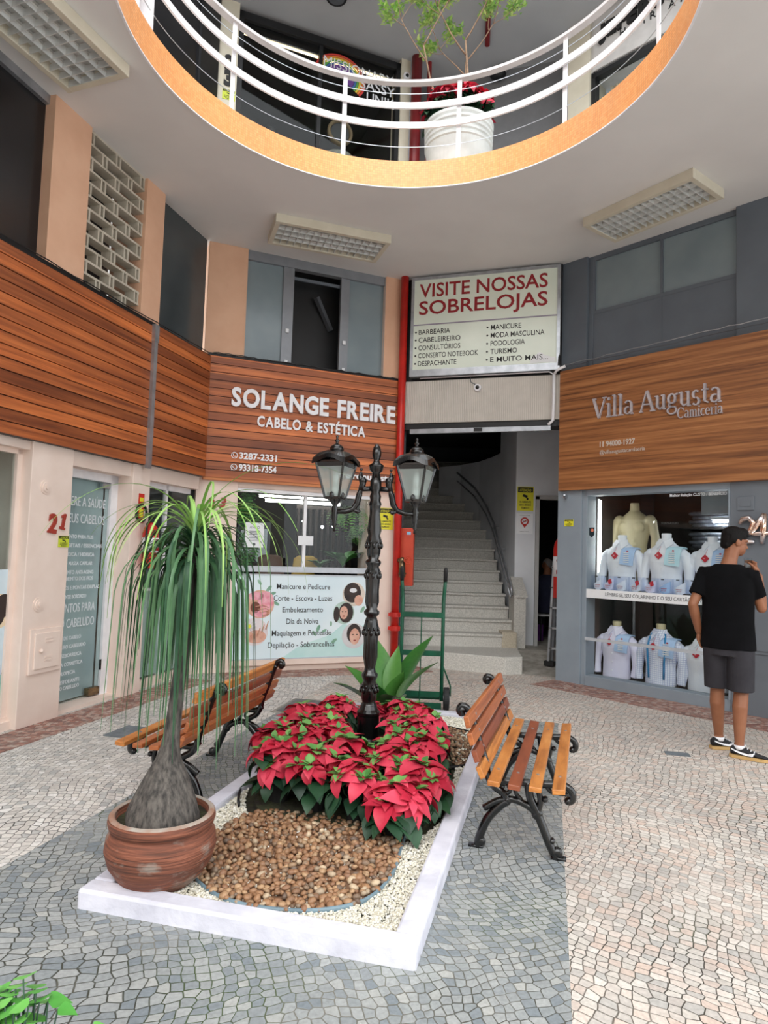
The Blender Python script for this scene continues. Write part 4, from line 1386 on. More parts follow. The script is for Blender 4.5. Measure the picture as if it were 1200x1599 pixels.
HAIR = mat('print_hair', C(36, 28, 28), 0.5, col2=C(62, 46, 40), scale=12)
PW_ = MT['paper']
GRN = mat('print_green', C(110, 158, 132), 0.5, col2=C(150, 186, 164), scale=9)
pc = picture(0.32, 0.67, 0.175, SKN, [(0.07, 0.04, 0.1, 0.12, PK, 1), (-0.06, 0.1, 0.1, 0.05, PK, 1), (-0.06, -0.04, 0.06, 0.07, mat('print_brown', C(120, 66, 50), 0.5), 2), (0.0, -0.12, 0.09, 0.04, PK, 2)])
mb = MB()
for k in range(4):
    mb.tube([(0.26 + 0.03 * k, -0.0175, 0.64 - 0.035 * k), (0.36 + 0.02 * k, -0.0175, 0.66 - 0.035 * k), (0.43, -0.0175, 0.63 - 0.03 * k)], [0.018, 0.018, 0.01], 8, flat=0.3)
mb.build('picture_fingers', SKN, pc)
pc = picture(0.26, 0.33, 0.17, mat('print_pale', C(232, 222, 224), 0.5), [(0.02, -0.06, 0.13, 0.08, SKN, 1)])
mb = MB()
for k in range(5):
    mb.tube([(0.2 + 0.05 * k, -0.0175, 0.22 + 0.035 * k), (0.23 + 0.05 * k, -0.0175, 0.3 + 0.04 * k)], [0.022, 0.016], 8, flat=0.3)
mb.build('picture_toes', SKN, pc)
mb = MB()
for k in range(12):
    a = 2 * PI * k / 12
    mb.tube([(0.19 + 0.02 * math.cos(a), -0.0185, 0.4 + 0.02 * math.sin(a)), (0.19 + 0.095 * math.cos(a), -0.0185, 0.4 + 0.095 * math.sin(a))], [0.012, 0.018], 6, flat=0.2)
mb.build('daisy', PW_, pc)
mb = MB(); mb.disc((0.19, 0.4), 0.03, -0.0225, -0.02, 16); mb.build('daisy_centre', MT['yellow'], pc)
picture(1.55, 0.8, 0.155, mat('print_cream', C(226, 214, 200), 0.5), [(-0.02, 0.02, 0.12, 0.13, HAIR, 1), (0.07, -0.08, 0.06, 0.07, SKN, 2), (-0.01, 0.05, 0.05, 0.03, PW_, 3)])
picture(1.42, 0.56, 0.145, mat('print_mint', C(190, 214, 204), 0.5), [(0.03, 0.0, 0.1, 0.13, HAIR, 1), (0.0, 0.0, 0.055, 0.085, SKN, 2), (-0.1, -0.02, 0.04, 0.1, HAIR, 2), (0.0, -0.045, 0.018, 0.007, MT['redink'], 3), (-0.02, 0.015, 0.012, 0.006, HAIR, 3), (0.025, 0.015, 0.012, 0.006, HAIR, 3)])
picture(1.57, 0.26, 0.165, mat('print_veil', C(216, 214, 216), 0.5), [(0.0, 0.03, 0.1, 0.125, HAIR, 1), (0.01, -0.01, 0.07, 0.105, SKN, 2), (0.012, -0.06, 0.02, 0.008, MT['redink'], 3), (-0.015, 0.015, 0.014, 0.007, HAIR, 3), (0.04, 0.015, 0.014, 0.007, HAIR, 3)])
mb = MB()
for (x, z, a, L) in ((0.42, 0.86, 0.9, 0.1), (0.47, 0.8, 0.4, 0.09), (0.52, 0.68, -0.5, 0.09), (0.3, 0.94, 2.2, 0.08), (1.08, 0.36, 1.2, 0.1), (1.16, 0.33, 0.5, 0.08), (1.03, 0.3, 2.2, 0.08), (1.68, 0.6, 1.0, 0.1), (1.3, 0.2, 0.6, 0.09), (1.25, 0.42, 1.6, 0.07)):
    c, s = math.cos(a), math.sin(a)
    pl = []
    for k in range(13):
        t = k / 12 * 2 * PI
        px, pz = L / 2 * math.cos(t), L * 0.22 * math.sin(t)
        pl.append((x + px * c - pz * s, z + px * s + pz * c))
    mb.xzprism(pl[:-1], -0.0135, -0.0128)
mb.build('printed_leaves', GRN, bn)

# covers in the paving
mc = thing('manhole_cover', 'large square metal cover in the paving behind the bench back', 'cover', (-0.62, 6.52, 0.0), PA)
mb = MB(); mb.box(-0.31, 0.31, -0.31, 0.31, 0.001, 0.006); mb.build('rim', MT['concrete'], mc)
mb = MB(); mb.box(-0.27, 0.27, -0.27, 0.27, 0.004, 0.012); mb.build('plate', mat('dull_iron', C(112, 112, 112), 0.6, 0.3, col2=C(92, 92, 94), scale=12), mc)
mb = MB()
for x, y in ((0.0, 0.18), (-0.12, -0.2)):
    mb.tube([(x, y, 0.012), (x, y, 0.0135)], 0.014, 10)
mb.build('lifting_hole', MT['dark'], mc)
IR = mat('slate_grey_plate', C(112, 120, 126), 0.6, col2=C(96, 104, 110), scale=15)
mb = MB(); mb.box(-0.16, 0.16, -0.1, 0.1, 0.002, 0.009)
single('drain_cover', mb, IR, 'small slate grey drain plate in the red strip by pillar 21', 'cover', (-2.02, 5.48, 0), math.radians(75))
mb = MB(); mb.box(-0.09, 0.09, -0.05, 0.05, -0.002, 0.004)
single('drain_cover', mb, IR, 'small slate grey plate in the pink paving before the shirt shop', 'cover', (2.37, 5.35, 0), math.radians(-15))

# ceiling louvre lights
louv = mat('louvre_aluminium', C(224, 226, 224), 0.3, 0.15, col2=C(206, 208, 206), scale=6)
tubem = mat('unlit_tube', C(224, 224, 220), 0.4)
def louvre_light(cx, cy, ang, L, Wd, label, nx=15, ny=4):
    t = thing('louvre_light', label, 'ceiling light', (cx, cy, 5.3), ang, 'louvre ceiling lights')
    D = 0.1
    a, b = L / 2, Wd / 2
    mb = MB(); r = 0.055
    mb.box(-a, a, -b, -b + r, -D, 0); mb.box(-a, a, b - r, b, -D, 0); mb.box(-a, -a + r, -b + r, b - r, -D, 0); mb.box(a - r, a, -b + r, b - r, -D, 0)
    mb.build('housing', MT['offwhite'], t, bevel=0.004)
    mb = MB()
    for k in range(1, ny):
        y = -b + r + (Wd - 2 * r) * k / ny
        mb.add([(-a + r, y, -D + 0.004), (a - r, y, -D + 0.004), (-a + r, y - 0.012, -0.035), (a - r, y - 0.012, -0.035), (-a + r, y + 0.012, -0.035), (a - r, y + 0.012, -0.035)], [(0, 1, 3, 2), (0, 4, 5, 1), (2, 3, 5, 4)])
    for k in range(0, nx + 1):
        x = -a + r + (L - 2 * r) * k / nx
        mb.box(x - 0.003, x + 0.003, -b + r, b - r, -D + 0.006, -0.04)
    mb.build('louvre', louv, t)
    mb = MB(); mb.box(-a + r, a - r, -b + r, b - r, -0.02, -0.01)
    mb.build('reflector', louv, t)
    for k in range(2):
        mb = MB(); y = (-0.25 + 0.5 * k) * (Wd - 2 * r)
        mb.tube([(-a + r, y, -0.055), (a - r, y, -0.055)], 0.013, 8)
        mb.build('tube', tubem, t, smooth=True)
    return t
louvre_light(-2.76, 4.22, math.radians(70), 2.0, 0.62, 'louvred ceiling light above the far left fascia, cut by the frame', 20)
louvre_light(-0.765, 7.79, math.radians(19), 1.38, 0.6, 'louvred ceiling light in front of the salon upper windows')
louvre_light(2.73, 6.86, math.radians(-53.5), 1.27, 0.6, 'louvred ceiling light in front of the shirt shop upper windows')
dl = thing('downlight', 'round black downlight on the gallery ceiling', 'ceiling light', (-0.79, 7.85, 8.46))
mb = MB(); mb.tube([(0, 0, 0), (0, 0, -0.1)], 0.13, 24); mb.build('body', MT['dark'], dl)
mb = MB(); mb.tube([(0, 0, -0.1), (0, 0, -0.105)], 0.1, 24); mb.build('lens', MT['greyink'], dl)

# gallery railing
rl = thing('gallery_railing', 'white curved steel railing round the gallery opening', 'railing', (RC[0], RC[1], 5.57))
RB = RR + 0.03
def arc_flat(mb, r, z, h, t):
    ring(mb, r - t / 2, r + t / 2, z - h / 2, z + h / 2, 128)
mb = MB(); ring(mb, RB - 0.035, RB + 0.035, 0.87, 0.9, 128); mb.build('top_rail', mat('grey_white_rail', C(206, 202, 202), 0.5), rl, smooth=False)
for z in (0.4, 0.615):
    mb = MB(); arc_flat(mb, RB - 0.03, z, 0.065, 0.02); mb.build('rail', MT['white'], rl)
for z in (0.18, 0.76):
    mb = MB(); ring(mb, RB - 0.005, RB, z, z + 0.005, 128); mb.build('wire', MT['alu'], rl)
for x, y in ((0.64, 6.6), (-0.51, 6.53), (-1.43, 5.88), (1.57, 6.01), (2.06, 5.04), (-1.93, 5.05), (-2.0, 4.1), (2.0, 4.0), (1.5, 3.2), (0.5, 2.7), (-0.6, 2.75), (-1.5, 3.3)):
    a = math.atan2(y - RC[1], x - RC[0])
    c, s = math.cos(a), math.sin(a)
    mb = MB(); mb.bar((RB * c, RB * s, 0.0), (RB * c, RB * s, 0.87), 0.045, 0.012, (c, s, 0))
    mb.build('post', MT['white'], rl)

# gallery pipes, lamps, hair salon sign
mb = MB(); mb.tube([(0, 0, 5.5), (0, 0, 8.46)], 0.075, 14)
FT.single('gallery_pipe', mb, MT['darkred'], 'thick dark red pipe on the gallery wall beside the dark shop window', 'pipe', 0.13, 0.06, 0, smooth=True)
mb = MB(); mb.tube([(0, 0, 5.5), (0, 0, 8.4)], 0.03, 10); mb.box(-0.02, 0.08, -0.04, 0.04, 6.4, 6.6)
FT.single('gallery_pipe', mb, MT['darkred'], 'thin dark red pipe just right of the thick gallery pipe', 'pipe', 0.3, 0.0, 0)
mb = MB(); mb.tube([(0.96, 6.75, 8.42), (1.2, 8.6, 8.42)], 0.035, 10)
single('sprinkler_pipe', mb, MT['darkred'], 'dark red pipe running across the gallery ceiling', 'pipe')
el = FT.thing('emergency_lamp', 'round black caged lamp high on the gallery wall behind the tree', 'lamp', 1.2, -0.45, 8.34)
mb = MB(); mb.ball((0, -0.06, 0), (0.12, 0.1, 0.08), 16, 10); mb.build('body', MT['dark'], el, smooth=True)
mb = MB()
for k in range(6):
    mb.tube([(0.125 * math.cos(a), -0.06, 0.085 * math.sin(a)) if False else (-0.12 + 0.048 * k, -0.06 - 0.11 * math.sin(PI * (0.12 + 0.15 * k)), -0.03) for a in (0, 1)][:1] + [(-0.12 + 0.048 * k, -0.165, 0.02)], 0.005, 5)
mb.build('cage', MT['alu'], el)
mb = MB(); mb.ball((0, -0.05, 0), (0.07, 0.08, 0.09), 12, 8)
FT.single('siren', mb, MT['dark'], 'small black siren beside the thin gallery pipe', 'siren', 0.46, -0.45, 7.75, smooth=True)
cm = FS.thing('dome_camera', 'small white camera high on the gallery pillar left of the red pipe', 'camera', 2.46, 0.032, 8.2)
mb = MB(); mb.tube([(0, 0, 0), (0, -0.04, 0)], 0.05, 16); mb.build('housing', MT['white'], cm)
mb = MB(); mb.ball((0, -0.04, 0), 0.025); mb.build('lens', MT['dark'], cm)
jh = FR.thing('hair_shop_sign', 'pale grey gallery shop sign with thick black lettering', 'sign', 0.4, -0.02, 7.7)
mb = MB(); mb.box(0.0, 2.2, -0.02, 0, 0.0, 0.7); mb.build('panel', mat('sign_grey', C(204, 202, 200), 0.6), jh)
letters(jh, 'JEFERSON', 0.08, 0.36, 0.16, 1.25, MT['ink'], 0.04, -0.02, bold=0.06)
mb = MB(); mb.text('H', 0.36, 0.25, 0.085, 0.07, 'L', -0.02, 0.01); mb.text('A', 0.5, 0.25, 0.085, 0.08, 'L', -0.02, 0.01); mb.text('I', 0.66, 0.25, 0.085, None, 'L', -0.02, 0.01); mb.text('R', 0.74, 0.25, 0.085, 0.07, 'L', -0.02, 0.01); mb.text('A', 0.96, 0.25, 0.085, 0.08, 'L', -0.02, 0.01); mb.text('R', 1.1, 0.25, 0.085, 0.07, 'L', -0.02, 0.01); mb.text('T', 1.24, 0.25, 0.085, 0.07, 'L', -0.02, 0.01)
mb.build('small_lettering', MT['ink'], jh)

# ================================================================ stairs
def terr():
    m, nt, b = newmat('terracotta')
    tc = nd(nt, 'ShaderNodeTexCoord')
    sp = nd(nt, 'ShaderNodeSeparateXYZ')
    nt.links.new(tc.outputs['Object'], sp.inputs[0])
    v2 = coords(nt, 'Object', (3, 3, 60))
    streak = noise(nt, v2, 1.6, 4.0)
    wear = noise(nt, coords(nt, 'Object', (5, 5, 7)), 1.5, 4.0)
    base = ramp(nt, streak, [(0.35, C(82, 50, 38)), (0.55, C(124, 72, 52)), (0.72, C(152, 94, 70))])
    b2 = mix(nt, ramp(nt, wear, [(0.56, (0, 0, 0, 1)), (0.68, (0.75, 0.75, 0.75, 1))]), base, C(148, 140, 130))
    nt.links.new(b2, b.inputs['Base Color'])
    b.inputs['Roughness'].default_value = 0.75
    bump(nt, b, streak, 0.7, 0.012)
    return m
MT['terracotta'] = terr()
def objrand(name, stops, rough=0.5, scale=20.0):
    m, nt, b = newmat(name)
    oi = nd(nt, 'ShaderNodeObjectInfo')
    g = nd(nt, 'ShaderNodeNewGeometry')
    r = math_(nt, 'FRACT', math_(nt, 'ADD', oi.outputs['Random'], g.outputs['Random Per Island']))
    base = ramp(nt, r, stops)
    f = noise(nt, coords(nt, 'Object'), scale, 3.0)
    nt.links.new(mix(nt, 0.55, base, ramp(nt, f, [(0.3, (0.6, 0.6, 0.6, 1)), (0.7, (1.25, 1.2, 1.15, 1))]), 'MULTIPLY'), b.inputs['Base Color'])
    b.inputs['Roughness'].default_value = rough
    return m
MT['pebble'] = objrand('brown_pebble', [(0.0, C(126, 94, 70)), (0.25, C(164, 124, 90)), (0.5, C(140, 102, 76)), (0.7, C(184, 150, 114)), (0.86, C(104, 86, 74)), (1.0, C(206, 184, 154))], 0.5, 30)
MT['gravel'] = objrand('white_gravel', [(0.0, C(222, 220, 208)), (0.3, C(240, 238, 230)), (0.6, C(208, 204, 186)), (0.8, C(232, 228, 212)), (1.0, C(184, 178, 160))], 0.7, 60)
MT['bark'] = objrand('bark_chip', [(0.0, C(90, 66, 50)), (0.5, C(132, 100, 76)), (1.0, C(168, 146, 116))], 0.8, 30)
MT['bract'] = None
MT['soil'] = mat('dark_soil', C(40, 34, 26), 0.95, col2=C(58, 62, 34), scale=14, bmp=0.8, bscale=50)

stt = thing('staircase', 'worn grey granite staircase climbing into the dark stairwell', 'stairs', (0, 0, 0))
mb = MB()
mb.prism([(0.27, 9.14), (0.61, 9.05), (1.62, 8.66), (1.86, 8.75), (1.93, 9.35), (2.0, 9.9), (0.27, 9.9)], -0.02, 0.22)
mb.build('landing', MT['granite'], stt, bevel=0.012)
for i in range(1, 20):
    y, z = 9.32 + 0.28 * i, 0.23 + 0.176 * i
    xr = 1.93 if i > 1 else 1.72
    if i == 1:
        xr = 1.74
    if i > 10:
        xr = 1.93 - 0.0 * (i - 10)
    mb = MB(); mb.box(0.28, xr, y, y + 0.31, z - 0.2, z - 0.035); mb.box(0.28, xr + 0.01, y - 0.022, y + 0.31, z - 0.035, z)
    mb.build('step', MT['granite'], stt, bevel=0.004)
mb = MB(); mb.box(1.74, 1.95, 9.58, 9.95, 0.2, 0.44)
mb.build('end_block', mat('pale_granite', C(196, 186, 166), 0.6, col2=C(170, 160, 142), scale=50), stt, bevel=0.01)
# low parapet with granite capping and the handrail
mb = MB()
def slope(y):
    return 0.93 + (y - 9.7) * 0.63
vs = []
for x in (1.93, 2.1):
    for (y, z) in ((9.72, 0.18), (10.12, 0.18), (10.12, slope(10.12)), (9.72, slope(9.72))):
        vs.append((x, y, z))
mb.add(vs, [(0, 1, 2, 3), (7, 6, 5, 4), (0, 4, 5, 1), (1, 5, 6, 2), (2, 6, 7, 3), (3, 7, 4, 0)])
pr = mb.build('parapet', MT['granite'], stt)
mb = MB()
for x in (1.925, 2.12):
    pass
vs = []
for x in (1.94, 2.12):
    for (y, z) in ((9.70, slope(9.70)), (10.11, slope(10.11)), (10.11, slope(10.11) + 0.03), (9.70, slope(9.70) + 0.03)):
        vs.append((x, y, z))
mb.add(vs, [(0, 1, 2, 3), (7, 6, 5, 4), (0, 4, 5, 1), (1, 5, 6, 2), (2, 6, 7, 3), (3, 7, 4, 0)])
mb.build('capping', MT['granite'], stt)
hr = thing('handrail', 'grey steel stair handrail fixed along the white stair wall', 'handrail', (0, 0, 0))
mb = MB()
def hz(y):
    return 1.06 + (y - 9.75) * 0.63
path = [(1.9, 9.75, hz(9.75) - 0.1), (1.89, 9.74, hz(9.75) - 0.02), (1.89, 9.8, hz(9.8)), (1.88, 10.6, hz(10.6)), (1.88, 11.4, hz(11.4)), (1.83, 11.9, hz(11.9)), (1.7, 12.5, hz(12.5)), (1.42, 13.05, hz(13.05))]
mb.tube(path, 0.02, 8)
mb.build('rail', MT['alu'], hr, smooth=True)
mb = MB(); mb.tube([(x, y, z - 0.16) for x, y, z in path[2:]], 0.014, 8)
mb.build('lower_rail', MT['alu'], hr, smooth=True)
for y in (10.0, 10.8, 11.4):
    mb = MB(); mb.tube([(1.88, y, hz(y) - 0.16), (1.88, y, hz(y))], 0.01, 6); mb.tube([(1.88, y, hz(y) - 0.08), (1.985, y, hz(y) - 0.08)], 0.009, 6)
    mb.build('bracket', MT['alu'], hr)
mb = MB(); mb.box(-0.16, 0.16, -0.01, 0, 0, 0.13)
ex = single('exit_plate', mb, mat('dim_green_plate', C(40, 52, 50), 0.4), 'small dim sign plate on the back wall above the stairs', 'sign', (1.72, 14.98, 2.98))

# ladder, extinguisher, seated figure in the store room
ld = thing('step_ladder', 'folded aluminium ladder standing behind the blue grey pillar', 'ladder', (2.31, 9.0, 0.13), math.radians(-35))
for x in (-0.02, 0.3):
    for yy in (0.0, 0.09):
        mb = MB(); mb.bar((x - 0.03 + yy * 0.2, yy, 0.0), (x + 0.03, yy, 1.35), 0.05, 0.03, (1, 0, 0)); mb.build('stile', MT['alu'], ld)
for k in range(5):
    mb = MB(); mb.bar((-0.02, 0.0, 0.18 + 0.27 * k), (0.3, 0.0, 0.18 + 0.27 * k), 0.05, 0.025); mb.build('rung', MT['alu'], ld)
mb = MB()
for k in range(5):
    for dx in (-0.012, 0.012):
        mb.tube([(-0.02 + dx, -0.03, 0.18 + 0.27 * k), (-0.02 + dx, -0.022, 0.18 + 0.27 * k)], 0.009, 8)
mb.build('rivet', MT['dark'], ld)
mb = MB(); mb.box(-0.1, 0.03, -0.04, 0.05, -0.05, 0.01); mb.build('rubber_foot', MT['rubber'], ld)
def extinguisher(loc, label, rz=0.0, h=0.62, r=0.085, ring_=False):
    t = thing('fire_extinguisher', label, 'fire extinguisher', loc, rz)
    mb = MB(); mb.lathe([(r * .92, 0), (r, 0.015), (r, h * .72), (r * .85, h * .82), (r * .45, h * .9), (r * .3, h * .94)], 24)
    mb.build('cylinder', MT['red'], t, smooth=True)
    mb = MB(); mb.lathe([(r * 1.01, h * .32), (r * 1.01, h * .62)], 24)
    mb.build('label', MT['paper'], t, smooth=True)
    mb = MB(); mb.text('EXTINTOR', 0, h * .55, 0.022, 0.1, 'C', -r * 1.012, 0.001, 0.02); mb.text('ABC', 0, h * .46, 0.03, 0.06, 'C', -r * 1.012, 0.001, 0.02); mb.box(-0.05, 0.05, -r * 1.02, -r * .9, h * .36, h * .42)
    mb.build('label_print', MT['redink'], t)
    mb = MB(); mb.lathe([(0.03, h * .93), (0.034, h * .99), (0.02, h)], 12); mb.bar((-0.02, 0, h), (0.09, 0, h + 0.03), 0.025, 0.012); mb.bar((-0.02, 0, h * .97), (0.08, 0, h * .96), 0.025, 0.012)
    mb.build('valve', MT['dark'], t)
    if h > .7:
        return t
    mb = MB(); mb.tube([(-0.03, -0.01, h * .97), (-0.1, -0.02, h * .9), (-0.12, -0.03, h * .6), (-0.11, -0.03, h * .3)], 0.011, 8)
    mb.build('hose', MT['rubber'], t, smooth=True)
    return t
extinguisher((2.40, 8.98, 0.98), 'red fire extinguisher half hidden behind the blue grey pillar', math.radians(-20), 0.9, 0.1)
p = FL.w(1.52, 0.1, 1.28)
extinguisher(p, 'red and white fire extinguisher on the cream pillar behind the palm leaves', FL.ang, 0.5, 0.08)
es = FL.thing('extinguisher_sign', 'small red extinguisher sign with black ring on the second cream pillar', 'sign', 1.47, 0.0, 1.74)
mb = MB(); mb.box(-0.045, 0.045, -0.005, 0, 0, 0.3); mb.build('sheet', MT['red'], es)
mb = MB(); mb.tube([(0.085 * math.cos(2 * PI * k / 20), -0.012, 0.1 + 0.085 * math.sin(2 * PI * k / 20)) for k in range(20)], 0.013, 8, closed=True); mb.build('ring', MT['dark'], es)
mb = MB(); mb.box(-0.03, 0.03, -0.008, -0.005, 0.06, 0.14); mb.box(-0.03, 0.03, -0.008, -0.005, 0.22, 0.26); mb.build('symbol', MT['yellow'], es)

# ================================================================ planter bed
kb = thing('planter_kerb', 'low whitewashed kerb round the rectangular planting bed', 'kerb', (PO.x, PO.y, 0), PA)
KW, KH = 0.1, 0.078
for nm, x0, x1, y0, y1 in (('front', 0, PW, 0, KW), ('back', 0, PW, PL - KW, PL), ('left', 0, KW, KW, PL - KW), ('right', PW - KW, PW, KW, PL - KW)):
    mb = MB()
    n = max(4, int(max(x1 - x0, y1 - y0) / 0.08))
    mb.box(x0, x1, y0, y1, -0.03, KH)
    o = mb.build('kerb_side', MT['kerb'], kb, bevel=0.012)
mb = MB(); mb.box(KW, PW - KW, KW, PL - KW, -0.03, 0.03)
single('soil_bed', mb, MT['soil'], 'dark soil lying under the gravel of the planting bed', 'soil', (PO.x, PO.y, 0), PA)['kind'] = 'stuff'
def blob(rng, s, n=1):
    """a small rounded stone"""
    vs = []
    fs = []
    ph = [rng.uniform(0.75, 1.25) for _ in range(12)]
    b = MB(); b.ball((0, 0, 0), (s, s * rng.uniform(.6, .95), s * rng.uniform(.4, .7)), 7, 4)
    return [(x * (1 + .18 * math.sin(9 * y / s + ph[0])), y * (1 + .15 * math.sin(7 * x / s + ph[1])), z) for x, y, z in b.v], b.f
def inpoly(x, y, poly):
    c = False
    for i in range(len(poly)):
        a, b = poly[i], poly[i - 1]
        if (a[1] > y) != (b[1] > y) and x < (b[0] - a[0]) * (y - a[1]) / (b[1] - a[1]) + a[0]:
            c = not c
    return c
def smoothpoly(pts, n=6):
    out = []
    m = len(pts)
    for i in range(m):
        p0, p1, p2, p3 = (Vector(pts[(i + j - 1) % m]) for j in range(4))
        for k in range(n):
            t = k / n
            out.append(tuple(0.5 * ((2 * p1) + (p2 - p0) * t + (2 * p0 - 5 * p1 + 4 * p2 - p3) * t * t + (3 * p1 - p0 - 3 * p2 + p3) * t ** 3)))
    return out
PEB = smoothpoly([(-0.84, 3.14), (-0.74, 2.98), (-0.6, 2.86), (-0.42, 2.80), (-0.21, 2.80), (-0.03, 2.89), (0.08, 3.10), (0.13, 3.36), (0.14, 3.60), (-0.1, 3.72), (-0.4, 3.80), (-0.66, 3.80), (-0.78, 3.6), (-0.86, 3.35)])
POI = smoothpoly([(-0.70, 3.80), (-0.4, 3.66), (-0.1, 3.56), (0.14, 3.46), (0.36, 3.75), (0.46, 4.2), (0.58, 4.9), (0.6, 5.5), (0.4, 5.9), (-0.1, 6.0), (-0.5, 5.6), (-0.72, 4.9), (-0.78, 4.3)])
BRK = smoothpoly([(0.42, 4.75), (0.7, 4.8), (0.88, 5.1), (0.9, 5.4), (0.74, 5.66), (0.5, 5.7)])
rng = random.Random(3)
vs_, fs_ = [], []
gm = MB()
kinds = [blob(rng, 1.0) for _ in range(8)]
def scatter(mbx, x, y, z, s, rng, kinds):
    V_, F_ = rng.choice(kinds)
    M_ = Euler((rng.uniform(-.5, .5), rng.uniform(-.5, .5), rng.uniform(0, 6.3))).to_matrix() * s
    mbx.add([M_ @ Vector(v) + Vector((x, y, z)) for v in V_], F_)
lowk = []
for q in range(6):
    b = MB(); b.ball((0, 0, 0), (1, rng.uniform(.6, .9), rng.uniform(.45, .7)), 5, 3)
    lowk.append((b.v, b.f))
cnt = 0
while cnt < 15000:
    lx, ly = rng.uniform(KW, PW - KW), KW + (PL - 2 * KW) * rng.random() ** 1.35
    x, y = pw(lx, ly)
    if inpoly(x, y, PEB) and not rng.random() < 0.06:
        continue
    if inpoly(x, y, POI):
        continue
    if inpoly(x, y, BRK) and rng.random() > 0.3:
        continue
    scatter(gm, x, y, 0.034 + rng.uniform(0, 0.012), rng.uniform(0.006, 0.0105) * (1.0 + 0.12 * (y - 3)), rng, lowk)
    cnt += 1
o = single('white_gravel', gm, MT['gravel'], 'pale gravel filling the planting bed inside the whitewashed kerb', 'gravel', smooth=True)
o['kind'] = 'stuff'
mb = MB()
for q in range(700):
    x, y = rng.uniform(0.4, 0.92), rng.uniform(4.7, 5.75)
    if inpoly(x, y, BRK):
        scatter(mb, x, y, 0.045 + rng.uniform(0, .012), rng.uniform(.012, .022), rng, lowk)
single('bark_chips', mb, MT['bark'], 'brown bark chips in the back right pocket of the bed', 'bark', smooth=True)['kind'] = 'stuff'
# brown pebbles: the nearest ones one by one, the rest as a mass
pts = []
tries = 0
while len(pts) < 1050 and tries < 60000:
    tries += 1
    x, y = rng.uniform(-0.9, 0.2), rng.uniform(2.78, 3.85)
    if not inpoly(x, y, PEB):
        continue
    s = rng.uniform(0.013, 0.025)
    if all((x - a) ** 2 + (y - b) ** 2 > (0.72 * (s + c)) ** 2 for a, b, c in pts[-400:]):
        pts.append((x, y, s))
pts.sort(key=lambda p: p[1] - 0.4 * p[2])
pm = []
for q in range(8):
    b = MB(); v_, f_ = kinds[q]; b.add(v_, f_)
    pm.append(b)
protos = []
rest = MB()
for i, (x, y, s) in enumerate(pts):
    z = 0.046 + rng.uniform(0, 0.014)
    if i < 300:
        k = i % 8
        if i < 8:
            o = pm[k].build('brown_pebble', MT['pebble'], None, smooth=True)
            tag(o, 'rounded brown pebble in the front part of the bed', 'pebble', 'brown pebbles of the planting bed')
            protos.append(o)
        else:
            o = protos[k].copy(); COL.objects.link(o)
        o.location = (x, y, z)
        o.rotation_euler = (rng.uniform(-.4, .4), rng.uniform(-.4, .4), rng.uniform(0, 6.3))
        o.scale = (s, s, s)
    else:
        scatter(rest, x, y, z, s, rng, kinds)
o = single('brown_pebbles', rest, MT['pebble'], 'mass of brown pebbles behind the nearest ones, up to the red flowers', 'pebbles', smooth=True)
o['kind'] = 'stuff'
mb = MB(); mb.prism([(x, y) for x, y in PEB], 0.0, 0.042)
single('pebble_base', mb, MT['bark'], 'brown grit lying between the brown pebbles', 'grit')['kind'] = 'stuff'
# edging strips
edge_m = mat('blue_grey_plastic', C(122, 146, 158), 0.4, col2=C(96, 116, 126), scale=9)
def edging(poly, closed, label, m, z=0.045):
    mb = MB(); mb.tube([(x, y, z) for x, y in poly], 0.008, 6, flat=1.8, up=(0, 0, 1), closed=closed)
    return single('edging_strip', mb, m, label, 'edging', smooth=True)
edging(PEB[0:52], False, 'blue grey plastic edging bent round the brown pebbles', edge_m)
edging(BRK, True, 'black plastic edging round the bark pocket', MT['dark'])
edging(POI[0:20] + POI[-8:], False, 'black plastic edging along the front of the red flowers', MT['dark'], 0.06) if False else None
edging([(x - 0.04, y) for x, y in POI[-20:]], False, 'black plastic edging left of the red flowers', MT['dark'], 0.06)
mb = MB(); mb.prism([(x * 0.94, 4.7 + (y - 4.7) * 0.95) for x, y in POI], 0.02, 0.055)
single('flower_soil', mb, MT['soil'], 'dark soil between the poinsettia pots', 'soil')['kind'] = 'stuff'

# ================================================================ poinsettias
def leafmat(name, c0, c1, rough=0.5, vein=0.0, spec=0.4):
    m, nt, b = newmat(name)
    g = nd(nt, 'ShaderNodeNewGeometry')
    oi = nd(nt, 'ShaderNodeObjectInfo')
    r = math_(nt, 'FRACT', math_(nt, 'ADD', oi.outputs['Random'], g.outputs['Random Per Island']))
    f = noise(nt, coords(nt, 'Object'), 30.0, 2.0)
    t = math_(nt, 'ADD', math_(nt, 'MULTIPLY', r, 0.7), math_(nt, 'MULTIPLY', f, 0.3))
    nt.links.new(ramp(nt, t, [(0.15, c0), (0.85, c1)]), b.inputs['Base Color'])
    b.inputs['Roughness'].default_value = rough
    b.inputs['Specular IOR Level'].default_value = spec
    return m
MT['bract'] = leafmat('red_bract', C(178, 22, 50), C(228, 74, 98), 0.5)
MT['leaf_dark'] = leafmat('dark_leaf', C(24, 52, 36), C(46, 82, 54), 0.45)
MT['leaf_young'] = leafmat('young_leaf', C(72, 128, 62), C(122, 172, 92), 0.5)
MT['leaf_mid'] = leafmat('mid_leaf', C(40, 96, 44), C(84, 144, 72), 0.45)
def pshape(t):
    return math.sin(PI * t ** 0.62) * (1.0 if t < .8 else 1.0 - (t - .8) * 1.2)
